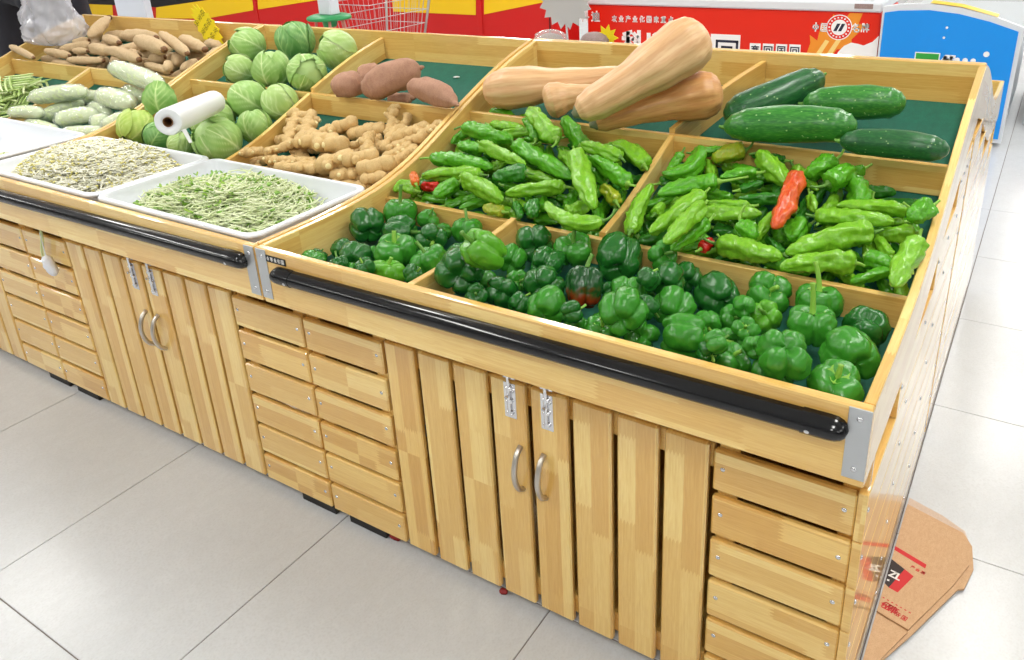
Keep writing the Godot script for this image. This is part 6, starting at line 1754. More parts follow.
const GLYPH := {
	"zhong": [[2, 3, 2, 7], [2, 7, 8, 7], [8, 7, 8, 3], [8, 3, 2, 3], [5, 0, 5, 10]],
	"guo": [[1, 0, 1, 10], [1, 10, 9, 10], [9, 10, 9, 0], [9, 0, 1, 0], [3, 8, 7, 8], [3, 5.2, 7, 5.2], [3, 2, 7, 2], [5, 8, 5, 2], [6, 3.8, 7, 3]],
	"ming": [[4, 10, 1, 6.5], [3.5, 8.5, 8, 8.5], [8, 8.5, 2, 3], [4, 7, 5.5, 6], [4, 0, 4, 4], [4, 4, 9, 4], [9, 4, 9, 0], [9, 0, 4, 0]],
	"pai": [[2, 10, 2, 5], [2, 5, 1, 0], [2, 7, 4, 7], [3.6, 10, 3.6, 7], [2, 4, 4, 4], [4, 4, 4, 0], [7, 10, 6.4, 9], [5.2, 5.5, 5.2, 9], [5.2, 9, 9.4, 9], [9.4, 9, 9.4, 5.5], [9.4, 5.5, 5.2, 5.5], [5.2, 7.2, 9.4, 7.2], [7.2, 9, 7.2, 5], [7.2, 5, 6, 3.5], [4.8, 2.8, 9.8, 2.8], [7.8, 4, 7.8, 0]],
	"nong": [[2, 8, 1.5, 6.5], [1.5, 8, 8.5, 8], [8.5, 8, 8, 6.5], [5, 10, 4, 5], [4, 5, 1, 2], [4, 5.5, 4, 0.5], [4, 0.5, 6, 1.5], [4.5, 5, 9, 0], [7.5, 5, 6, 3.5]],
	"ye": [[1, 0.5, 9, 0.5], [3.8, 9.5, 3.8, 0.5], [6.2, 9.5, 6.2, 0.5], [1.5, 6.5, 2.7, 3], [8.6, 6.5, 7.3, 3]],
	"chan": [[5, 10, 5, 9], [1.5, 8.5, 8.5, 8.5], [3.2, 7.5, 4, 6.2], [6.8, 7.5, 6, 6.2], [1.8, 5.5, 9, 5.5], [2.2, 5.5, 2, 2.5], [2, 2.5, 1, 0]],
	"hua": [[3.5, 10, 1, 5], [2.5, 7.5, 2.5, 0], [8.8, 8, 5, 4.5], [5.5, 9.5, 5.5, 1], [5.5, 1, 9, 1], [9, 1, 9.2, 3]],
	"jia": [[5, 10, 5, 9], [1.5, 7, 1.5, 8.5], [1.5, 8.5, 8.5, 8.5], [8.5, 8.5, 8.5, 7], [3, 6.8, 7.5, 6.8], [5, 6.8, 1.5, 4], [4.5, 5.8, 5.8, 3.5], [5.8, 3.5, 5.2, 0], [5.5, 4, 1.5, 1], [8, 6, 6, 4.3], [6, 4.5, 9, 1]],
	"zhong2": [[8, 10, 2.5, 9.3], [1, 8, 9, 8], [5, 9.6, 5, 0.5], [2.2, 3.2, 2.2, 6.5], [2.2, 6.5, 7.8, 6.5], [7.8, 6.5, 7.8, 3.2], [7.8, 3.2, 2.2, 3.2], [2.2, 4.8, 7.8, 4.8], [2, 1.8, 8, 1.8], [0.8, 0.3, 9.2, 0.3]],
	"dian": [[5, 10, 5, 6], [5, 8, 8.5, 8], [2, 3.5, 2, 6], [2, 6, 8, 6], [8, 6, 8, 3.5], [8, 3.5, 2, 3.5], [2, 2, 1, 0], [4, 2, 4.3, 0.3], [6, 2, 6.5, 0.3], [8, 2, 9, 0]],
	"di": [[4, 2.5, 4, 8], [4, 8, 9, 8], [9, 8, 9, 2.5], [9, 2.5, 4, 2.5], [4, 5.2, 9, 5.2], [6.5, 10, 6.5, 2.5], [1.5, 9, 2.5, 8], [0.8, 6.5, 2.5, 6.5], [2.5, 6.5, 2.5, 2], [2.5, 2, 0.8, 0.5], [2.5, 1.8, 4, 0.6], [4, 0.6, 9.5, 0.6]],
	"ke": [[4, 9.8, 1, 8.8], [0.5, 7, 4.8, 7], [2.7, 9.3, 2.7, 0], [2.6, 6, 0.6, 2.8], [3, 5.5, 4.6, 4], [6, 9, 7, 8], [5.6, 6.5, 6.7, 5.5], [5, 3, 9.8, 4.2], [8.2, 10, 8.2, 0]],
	"yi": [[2, 9, 2, 3], [2, 3, 5, 4.5], [5, 9, 6, 7.5], [8.5, 9.5, 8, 5], [8, 5, 4.5, 0], [7.5, 4, 9.8, 0]],
	"hui": [[0.5, 0.5, 0.5, 9.5], [0.5, 9.5, 9.5, 9.5], [9.5, 9.5, 9.5, 0.5], [9.5, 0.5, 0.5, 0.5], [3, 3, 3, 7], [3, 7, 7, 7], [7, 7, 7, 3], [7, 3, 3, 3]],
	"she": [[1, 9, 9, 9], [1.5, 6.5, 8.5, 6.5], [1, 4, 9, 4], [5, 10, 5, 0], [2, 2, 8, 2], [3, 8, 3, 5], [7, 8, 7, 5]],
	"zl": [[1, 9, 6, 9], [6, 9, 1.5, 1], [1.5, 1, 6, 1], [8, 9, 8, 1], [8, 1, 11, 1]],
	"scrawl": [[0, 5, 2, 8], [2, 8, 1, 2], [1, 2, 4, 6], [4, 6, 5, 1], [5, 1, 7, 8], [7, 8, 8, 2], [8, 2, 10, 6], [3, 9, 9, 9], [2, 0, 9, 0.6]],
}

# one written character as thin raised strokes in the xy plane of x
func glyph(a: Acc, key: String, x: Transform3D, size: float, w: float, thick := 0.0015) -> void:
	for s in GLYPH[key]:
		var p := Vector2(s[0], s[1]) * size / 10.0
		var q := Vector2(s[2], s[3]) * size / 10.0
		var d := (q - p).normalized() * w * 0.5
		var e := d.orthogonal()
		a.slab(PackedVector2Array([p - d - e, q + d - e, q + d + e, p - d + e]), thick, x)

func plane_xy(at: Vector3) -> Transform3D:
	return Transform3D(Basis.IDENTITY, at)

func price_tags() -> void:
	# yellow starburst leaning in the tray corner, hand-lettered
	var o := thing("price_tag", "yellow starburst price card with dark handwriting leaning in the tray corner", "price tag", Vector3(-1.862, 1.245, -1.222))
	var b := Basis(Vector3(0, 0, 1), -0.83) * Basis(Vector3(1, 0, 0), -0.05)
	var a := Acc.new()
	a.slab(starburst(17, 0.125, 0.1, 1.0), 0.002, Transform3D(b * Basis.from_scale(Vector3(1.1, 0.55, 1)), Vector3.ZERO))
	part("card", a.mesh(), M.yellow, o)
	var g := Acc.new()
	for r in 3:
		for k in 3:
			glyph(g, ["scrawl", "jia", "scrawl"][(k + r) % 3], Transform3D(b, b * Vector3(-0.08 + 0.055 * k, -0.055 + 0.037 * r, 0.0022)), 0.032, 0.002, 0.0006)
	part("lettering", g.mesh(), M.pen, o)
	# grey starburst seen from behind, on a stalk in the tray at the back
	var s := thing("display_sign", "grey starburst card on a thin stalk above the tray back", "display card", Vector3(0.024, 1.16, -1.46))
	var c := Acc.new()
	c.slab(starburst(18, 0.122, 0.098), 0.003, plane_xy(Vector3(0, 0.24, 0)))
	part("card", c.mesh(), M.card_grey, s)
	var w := Acc.new()
	w.tube(PackedVector3Array([Vector3(0, 0.16, -0.003), Vector3(0.01, 0.02, -0.003), Vector3(0.012, -0.05, -0.003)]), 0.004, 6)
	part("stalk", w.mesh(), M.freezer_white, s)
	var y := thing("price_tag", "small yellow starburst price card standing behind the tray back", "price tag", Vector3(0.215, 1.16, -1.44))
	var d := Acc.new()
	d.slab(starburst(9, 0.05, 0.03), 0.002, plane_xy(Vector3(0, 0.1, 0)))
	d.tube(PackedVector3Array([Vector3(0, 0.07, -0.002), Vector3(0, -0.04, -0.002)]), 0.003, 6)
	part("card", d.mesh(), M.yellow, y)
	# tops of taro roots in the tray at the back
	var n := 0
	for q in [Vector3(0.17, 1.195, -1.42), Vector3(-0.03, 1.18, -1.43)]:
		var t := thing("taro_root", ["brownish taro root peeping over the tray back beside a yellow card", "taro root in clear film peeping over the tray back"][n], "taro", q)
		var e := Acc.new()
		spine_mesh(e, [Vector3(-0.015, -0.03, 0), Vector3(0, 0.025, 0), Vector3(0.01, 0.085, 0)], 0.062, OVAL, 20, 21, 1500 + n, 0.1, 5, 0.03)
		part("body", e.mesh(), M.taro, t)
		if n == 1:
			var f := Acc.new()
			spine_mesh(f, [Vector3(-0.015, -0.035, 0), Vector3(0, 0.03, 0), Vector3(0.01, 0.1, 0)], 0.075, OVAL, 24, 25, 1502, 0.14, 5, 0.0, 2.0)
			part("film_wrap", f.mesh(), M.film, t)
		n += 1

func small_things() -> void:
	# maker's label on the tray front
	var l := part("maker_label", box_mesh(Vector3(0.074, 0.019, 0.0012)), M.black_matt, self, Vector3(0.0775, 0.9315, 0.1072))
	tag(l, "small black label with white characters on the tray front", "label")
	var g := Acc.new()
	var k := 0
	for q in ["zhong", "she", "ye", "hua", "guo"]:
		glyph(g, q, plane_xy(Vector3(-0.033 + 0.0135 * k, -0.005, 0.0006)), 0.0105, 0.0014, 0.0004)
		k += 1
	part("lettering", g.mesh(), M.white_ink, l)
	# knotted string with a twist of plastic hanging on the slats
	var o := thing("hanging_string", "knotted pale string with a twist of white plastic hanging on the slats", "string", Vector3(-1.318, 0.73, 0.012))
	for s in [[0.0, -0.035], [0.006, -0.018]]:
		var a := Acc.new()
		var pts := PackedVector3Array()
		for i in 10:
			var t := i / 9.0
			pts.append(Vector3(float(s[0]) + 0.012 * sin(t * 5.0) * (1.0 - t) + float(s[1]) * t, -0.13 * t, 0.002 + 0.006 * sin(t * 3.0)))
		a.tube(pts, 0.0035, 6)
		part("strand", a.mesh(), M.bean[1], o)
	var c := Acc.new()
	spine_mesh(c, [Vector3(0.012, -0.095, 0.016), Vector3(0.036, -0.125, 0.02), Vector3(0.05, -0.165, 0.016)], 0.022, OVAL, 20, 21, 1600, 0.3, 5, 0.0, 2.0, 0.1)
	part("plastic_twist", c.mesh(), M.white_plastic, o)
	var d := Acc.new()
	d.tube(PackedVector3Array([Vector3(0.0, -0.01, 0.006), Vector3(0.012, -0.06, 0.012), Vector3(0.022, -0.1, 0.018)]), 0.002, 5)
	part("thread", d.mesh(), M.white_plastic, o)
	# red scraps on the floor under the stand
	var n := 0
	for q in [[Vector3(0.235, 0.0, -0.02), 0.04, "crumpled red scrap on the floor beside the black foot"], [Vector3(0.632, 0.0, -0.012), 0.022, "small red scrap on the floor under the door boards"]]:
		var a := Acc.new()
		spine_mesh(a, [Vector3(-q[1] / 2, 0.008, 0), Vector3(0, 0.011, 0.003), Vector3(q[1] / 2, 0.009, 0)], 0.01, OVAL, 12, 13, 1700 + n, 0.5, 3, 0.0, 2.0)
		var s := part("red_scrap", a.mesh(), M.scrap, self, q[0])
		tag(s, q[2], "litter")
		n += 1
	# white crumbs on the bare green liner
	for q in [Vector3(1.385, 1.098, -1.03), Vector3(1.43, 1.075, -0.955), Vector3(-0.275, 1.125, -1.13)]:
		var a := Acc.new()
		spine_mesh(a, [Vector3(-0.014, 0.004, 0.004), Vector3(0, 0.006, 0), Vector3(0.014, 0.006, -0.003)], 0.007 if n == 2 else 0.004, TAPER, 10, 9, 1800 + n, 0.4, 3, 0.0)
		var s := part("white_scrap", a.mesh(), M.print_white, self, Vector3(q.x, rim(q.z) - 0.11, q.z))
		tag(s, "white crumb of scrap on the bare green liner by the %s" % ["gourds", "gourds", "sweet potatoes"][n - 2], "litter", "white scraps on the liner")
		n += 1
	# torn piece of white plastic beside the ginger
	var p := PackedVector3Array()
	noise.seed = 9
	for i in 9:
		for j in 9:
			p.append(Vector3(i * 0.011, 0.016 * noise.get_noise_2d(i * 0.5, j * 0.5) + 0.012, j * 0.007 + 0.004 * noise.get_noise_2d(i, 9.0 + j)))
	var w := Acc.new()
	w.grid(9, 9, p, false)
	var z := part("plastic_scrap", w.mesh(), M.film_white, self, Vector3(-0.66, 0.905, -0.455))
	tag(z, "torn scrap of clear white plastic between ginger and tub", "litter")

func box_mesh(size: Vector3, ch := 0.001) -> ArrayMesh:
	var a := Acc.new()
	a.box(Vector3.ZERO, size, ch)
	return a.mesh()

func cartons() -> void:
	# flattened cartons on the floor against the end of the island: outlines in x, z
	var o := thing("flattened_cartons", "stack of flattened printed cardboard cartons on the floor beside the stand", "cardboard", Vector3.ZERO)
	var sheets := [
		[0.0, [[1.508, -0.935], [1.605, -0.90], [1.668, -0.862], [1.694, -0.79], [1.685, -0.70], [1.60, -0.46], [1.508, -0.30]], 1],
		[0.006, [[1.508, -0.20], [1.545, -0.285], [1.592, -0.395], [1.676, -0.615], [1.69, -0.625], [1.704, -0.71], [1.692, -0.80], [1.665, -0.845], [1.60, -0.865], [1.508, -0.895]], 0],
		[0.012, [[1.508, -0.87], [1.60, -0.835], [1.655, -0.82], [1.682, -0.79], [1.692, -0.715], [1.664, -0.618], [1.586, -0.41], [1.508, -0.432]], 0],
		[0.012, [[1.508, -0.425], [1.586, -0.402], [1.543, -0.285], [1.508, -0.23]], 0]]
	for s in sheets:
		var a := Acc.new()
		var poly := PackedVector2Array()
		for q in s[1]:
			poly.append(Vector2(q[0], -q[1]))
		a.slab(poly, 0.0052, Transform3D(Basis(Vector3.RIGHT, -PI / 2), Vector3(0, s[0], 0)))
		part("sheet", a.mesh(), M.cardboard_pale if s[2] else M.cardboard, o)
	var y := 0.0172
	var flat := Basis(Vector3.RIGHT, -PI / 2)
	var ink := func(pts: Array, m: Material, called: String) -> void:
		var a := Acc.new()
		var poly := PackedVector2Array()
		for q in pts:
			poly.append(Vector2(q[0], -q[1]))
		a.slab(poly, 0.0004, Transform3D(flat, Vector3(0, y, 0)))
		part(called, a.mesh(), m, o)
	ink.call([[1.508, -0.690], [1.593, -0.659], [1.592, -0.643], [1.508, -0.674]], M.red_ink, "print_bar")
	ink.call([[1.508, -0.634], [1.545, -0.613], [1.520, -0.526], [1.508, -0.536]], M.dark_ink, "print_block")
	ink.call([[1.545, -0.613], [1.57, -0.598], [1.543, -0.520], [1.520, -0.526]], M.red_ink, "print_block")
	var a := Acc.new()
	var turn := flat * Basis(Vector3(0, 0, 1), -0.28)
	for k in 3:
		glyph(a, ["chan", "ye", "pai"][k], Transform3D(turn, Vector3(1.556 + 0.013 * k, y, -0.628 + 0.004 * k)), 0.011, 0.0016, 0.0004)
	for k in 4:
		glyph(a, ["scrawl", "she", "scrawl", "guo"][k], Transform3D(turn, Vector3(1.512 + 0.017 * k, y, -0.452 + 0.005 * k)), 0.024 if k < 2 else 0.014, 0.0035 if k < 2 else 0.0016, 0.0004)
	for k in 7:
		a.slab(PackedVector2Array([Vector2(0, 0), Vector2(0.005, 0), Vector2(0.005, 0.003), Vector2(0, 0.003)]), 0.0004, Transform3D(turn, Vector3(1.512 + 0.011 * k, y, -0.483 + 0.0028 * k)))
	part("lettering", a.mesh(), M.red_ink, o)
	var w := Acc.new()
	glyph(w, "zl", Transform3D(flat * Basis(Vector3(0, 0, 1), -0.2), Vector3(1.509, y + 0.0004, -0.568)), 0.026, 0.005, 0.0004)
	w.slab(PackedVector2Array([Vector2(0, 0), Vector2(0.006, 0), Vector2(0.006, 0.006), Vector2(0, 0.006)]), 0.0004, Transform3D(flat, Vector3(1.511, y + 0.0004, -0.548)))
	part("logo", w.mesh(), M.white_ink, o)

# ------------------------------------------------------------------ a person and the bag they hold
func sdf_mesh(bones: Array, cell: float, k: float, colours: Array) -> ArrayMesh:
	var lo := Vector3.ONE * 1e9
	var hi := -lo
	for b in bones:
		var r: float = maxf(b[2], b[3]) + cell * 2.0
		for e in [b[0], b[1]]:
			lo = lo.min(e - Vector3.ONE * r)
			hi = hi.max(e + Vector3.ONE * r)
	var nx := int((hi.x - lo.x) / cell) + 2
	var ny := int((hi.y - lo.y) / cell) + 2
	var nz := int((hi.z - lo.z) / cell) + 2
	var f := PackedFloat32Array()
	f.resize(nx * ny * nz)
	f.fill(1.0)
	for b in bones:
		var p: Vector3 = b[0]
		var q: Vector3 = b[1]
		var reach: float = maxf(b[2], b[3]) + k + cell * 2.0
		var l := ((p.min(q) - Vector3.ONE * reach - lo) / cell).max(Vector3.ZERO)
		var h := (p.max(q) + Vector3.ONE * reach - lo) / cell
		var pq := q - p
		var pl := maxf(pq.length_squared(), 1e-9)
		for z in range(int(l.z), mini(int(h.z) + 1, nz)):
			for y in range(int(l.y), mini(int(h.y) + 1, ny)):
				var at := (z * ny + y) * nx
				for x in range(int(l.x), mini(int(h.x) + 1, nx)):
					var w := lo + Vector3(x, y, z) * cell
					var t := clampf((w - p).dot(pq) / pl, 0.0, 1.0)
					var d := w.distance_to(p + pq * t) - lerpf(b[2], b[3], t)
					var o := f[at + x]
					if o > 0.9:
						f[at + x] = d
					else:
						var m := clampf(0.5 + 0.5 * (o - d) / k, 0.0, 1.0)
						f[at + x] = lerpf(o, d, m) - k * m * (1.0 - m)
	var a := Acc.new()
	var id := {}
	for z in nz - 1:
		for y in ny - 1:
			for x in nx - 1:
				var s := (z * ny + y) * nx + x
				var c := [f[s], f[s + 1], f[s + nx], f[s + nx + 1], f[s + nx * ny], f[s + nx * ny + 1], f[s + nx * ny + nx], f[s + nx * ny + nx + 1]]
				var inside := 0
				for e in c:
					if e < 0.0:
						inside += 1
				if inside == 0 or inside == 8:
					continue
				var sum := Vector3.ZERO
				var cnt := 0
				for e in [[0, 1], [2, 3], [4, 5], [6, 7], [0, 2], [1, 3], [4, 6], [5, 7], [0, 4], [1, 5], [2, 6], [3, 7]]:
					var g: float = c[e[0]]
					var h: float = c[e[1]]
					if (g < 0.0) != (h < 0.0):
						var t := g / (g - h)
						var p0 := Vector3(e[0] & 1, (e[0] >> 1) & 1, e[0] >> 2)
						var p1 := Vector3(e[1] & 1, (e[1] >> 1) & 1, e[1] >> 2)
						sum += p0.lerp(p1, t)
						cnt += 1
				var w := lo + (Vector3(x, y, z) + sum / cnt) * cell
				id[s] = a.v.size()
				a.v.append(w)
				a.n.append(Vector3(c[1] - c[0] + c[3] - c[2] + c[5] - c[4] + c[7] - c[6], c[2] - c[0] + c[3] - c[1] + c[6] - c[4] + c[7] - c[5], c[4] - c[0] + c[5] - c[1] + c[6] - c[2] + c[7] - c[3]).normalized())
				a.t.append(Vector2.ZERO)
				var best := 1e9
				var which := 0
				for b in bones:
					var pq: Vector3 = b[1] - b[0]
					var t := clampf((w - b[0]).dot(pq) / maxf(pq.length_squared(), 1e-9), 0.0, 1.0)
					var d: float = w.distance_to(b[0] + pq * t) - lerpf(b[2], b[3], t)
					if d < best:
						best = d
						which = b[4]
				a.c.append(colours[which])
	for s in id:
		var x: int = s % nx
		var y: int = (s / nx) % ny
		var z: int = s / (nx * ny)
		for e in [[1, nx, nx * ny], [nx, nx * ny, 1], [nx * ny, 1, nx]]:
			var other: int = s + e[0]
			if (e[0] == 1 and x >= nx - 1) or (f[s] < 0.0) == (f[other] < 0.0):
				continue
			var q := [s, s - e[1], s - e[1] - e[2], s - e[2]]
			if not (id.has(q[1]) and id.has(q[2]) and id.has(q[3])):
				continue
			var v: Array[int] = [id[q[0]], id[q[1]], id[q[2]], id[q[3]]]
			if f[s] < 0.0:
				v = [v[0], v[3], v[2], v[1]]
			for r in [v[0], v[1], v[2], v[0], v[2], v[3]]:
				a.i.append(r)
	return a.mesh()

func person() -> void:
	var at := Vector3(-3.52, 0, -1.30)
	var o := thing("person", "person in dark clothes standing past the yam tray, holding a plastic bag", "person", at)
	var coat := 0
	var legs := 1
	var skin := 2
	var shoe := 3
	var hand := Vector3(0.66, 1.68, 0.29)
	var elbow := Vector3(0.42, 1.36, 0.26)
	var b := []
	for s in [-1.0, 1.0]:
		var hip := Vector3(-0.03, 0.90, 0.10 * s)
		var knee := Vector3(0.0, 0.49, 0.11 * s)
		var ankle := Vector3(-0.03, 0.09, 0.12 * s)
		b.append([hip, knee, 0.10, 0.07, legs])
		b.append([knee, ankle, 0.075, 0.055, legs])
		b.append([ankle + Vector3(-0.02, -0.03, 0), ankle + Vector3(0.15, -0.045, 0.02 * s), 0.045, 0.038, shoe])
		b.append([Vector3(0, 1.05, 0.12 * s), Vector3(0, 1.38, 0.15 * s), 0.15, 0.115, coat])
		b.append([Vector3(-0.02, 0.86, 0.13 * s), Vector3(-0.01, 1.1, 0.12 * s), 0.15, 0.14, coat])
	b.append([Vector3(0, 1.41, -0.16), Vector3(0, 1.41, 0.16), 0.07, 0.07, coat])
	b.append([Vector3(0, 1.42, 0.2), elbow, 0.065, 0.05, coat])
	b.append([elbow, hand + Vector3(-0.05, -0.08, -0.03), 0.05, 0.036, coat])
	b.append([Vector3(0, 1.42, -0.2), Vector3(-0.03, 1.12, -0.27), 0.065, 0.05, coat])
	b.append([Vector3(-0.03, 1.12, -0.27), Vector3(0.12, 0.93, -0.25), 0.05, 0.036, coat])
	b.append([Vector3(0, 1.44, 0), Vector3(0.01, 1.54, 0), 0.06, 0.055, skin])
	var cols := [lin(0.09, 0.10, 0.15), lin(0.07, 0.07, 0.09), lin(0.80, 0.60, 0.47), lin(0.05, 0.05, 0.05)]
	part("body", sdf_mesh(b, 0.02, 0.05, cols), M.person, o)
	# head with a face
	var h := []
	var c := Vector3(0.03, 1.64, 0)
	h.append([c + Vector3(0, 0.02, 0), c + Vector3(-0.03, 0.05, 0), 0.085, 0.085, 0])
	h.append([c + Vector3(0.025, -0.05, 0), c + Vector3(0.045, -0.075, 0), 0.055, 0.04, 0])
	h.append([c + Vector3(0.085, 0.015, 0), c + Vector3(0.105, -0.02, 0), 0.009, 0.014, 0])
	h.append([c + Vector3(-0.02, -0.05, 0), Vector3(0.01, 1.5, 0), 0.055, 0.055, 0])
	for s in [-1.0, 1.0]:
		h.append([c + Vector3(0, 0.02, 0.088 * s), c + Vector3(0.0, -0.02, 0.084 * s), 0.014, 0.01, 0])
		h.append([c + Vector3(0.075, 0.012, 0.034 * s), c + Vector3(0.077, 0.012, 0.034 * s), 0.011, 0.011, 1])
	h.append([c + Vector3(0.079, -0.052, -0.018), c + Vector3(0.079, -0.052, 0.018), 0.008, 0.008, 2])
	part("head", sdf_mesh(h, 0.008, 0.012, [cols[2], lin(0.1, 0.08, 0.07), lin(0.65, 0.38, 0.34)]), M.person, o)
	var hr := [[c + Vector3(-0.025, 0.055, 0), c + Vector3(-0.045, 0.0, 0), 0.098, 0.085, 0], [c + Vector3(0.02, 0.085, -0.03), c + Vector3(0.02, 0.085, 0.03), 0.06, 0.06, 0]]
	part("hair", sdf_mesh(hr, 0.012, 0.03, [lin(0.06, 0.05, 0.05)]), M.person, o)
	# hands: one closed round the neck of the bag, one relaxed
	for q in [[hand, 1.0], [Vector3(0.16, 0.885, -0.245), 0.0]]:
		var hb := []
		var p: Vector3 = q[0]
		var wrist := p + (Vector3(-0.055, -0.085, -0.03) if q[1] > 0.0 else Vector3(-0.04, 0.05, -0.005))
		var palm := p + (Vector3(-0.018, -0.02, -0.02) if q[1] > 0.0 else Vector3(0.01, -0.01, 0))
		hb.append([wrist, palm, 0.027, 0.03, 0])
		for k in 4:
			var ln: float = [0.9, 1.0, 0.95, 0.75][k]
			var root := palm + Vector3(0.012, 0.0, 0) + (Vector3(0, 0.028 - 0.018 * k, 0.005) if q[1] > 0.0 else Vector3(0.01, 0, 0.026 - 0.017 * k))
			var j1 := root + (Vector3(0.035, 0, 0.012) if q[1] > 0.0 else Vector3(0.022, -0.03, 0)) * ln
			var j2 := j1 + (Vector3(0.012, 0, 0.026) if q[1] > 0.0 else Vector3(0.004, -0.026, 0)) * ln
			var j3 := j2 + (Vector3(-0.018, 0, 0.014) if q[1] > 0.0 else Vector3(-0.01, -0.018, 0)) * ln
			hb.append([root, j1, 0.0095, 0.0088, 0])
			hb.append([j1, j2, 0.0088, 0.008, 0])
			hb.append([j2, j3, 0.008, 0.007, 0])
		var t0 := palm + Vector3(-0.004, 0.015, 0.02)
		var t1 := t0 + (Vector3(0.012, 0.022, 0.026) if q[1] > 0.0 else Vector3(0.02, -0.02, 0.02))
		hb.append([t0, t1, 0.012, 0.0105, 0])
		hb.append([t1, t1 + (Vector3(0.024, 0.004, 0.008) if q[1] > 0.0 else Vector3(0.008, -0.026, 0.0)), 0.0105, 0.008, 0])
		part("hand", sdf_mesh(hb, 0.004, 0.006, [cols[2]]), M.person, o)
	# the bag
	var base := at + hand + Vector3(0.022, 0, 0.02)
	var bag := thing("plastic_bag", "crumpled translucent white plastic bag hanging over the brown yam roots", "plastic bag", base)
	noise.seed = 12
	noise.frequency = 1.0
	noise.fractal_octaves = 4
	var pts := PackedVector3Array()
	var prof := [[0.03, 0.02, 0.02], [0.0, 0.016, 0.016], [-0.05, 0.03, 0.025], [-0.12, 0.07, 0.05], [-0.2, 0.10, 0.06], [-0.28, 0.12, 0.065], [-0.34, 0.13, 0.07], [-0.39, 0.145, 0.08], [-0.43, 0.16, 0.09], [-0.47, 0.16, 0.09], [-0.5, 0.14, 0.08], [-0.52, 0.10, 0.055], [-0.53, 0.045, 0.03], [-0.53, 0.0, 0.0]]
	var rows := 60
	var turn := Basis(Vector3.UP, 0.55)
	for i in rows:
		var y := float(i) / (rows - 1) * (prof.size() - 1)
		var k := mini(int(y), prof.size() - 2)
		var u := y - k
		for j in 65:
			var th := TAU * (j % 64) / 64
			var yy: float = lerpf(prof[k][0], prof[k + 1][0], u)
			var cr := 1.0 + 0.34 * noise.get_noise_3d(cos(th) * 2.4, yy * 7.0, sin(th) * 2.4) + 0.16 * noise.get_noise_3d(cos(th) * 7.0, yy * 18.0, sin(th) * 7.0)
			pts.append(turn * Vector3(cos(th) * lerpf(prof[k][1], prof[k + 1][1], u) * cr, yy + 0.012 * noise.get_noise_3d(cos(th) * 3.0, yy * 5.0, sin(th) * 3.0), sin(th) * lerpf(prof[k][2], prof[k + 1][2], u) * cr))
	var a := Acc.new()
	a.grid(rows, 65, pts)
	part("film", a.mesh(), M.bag, bag)

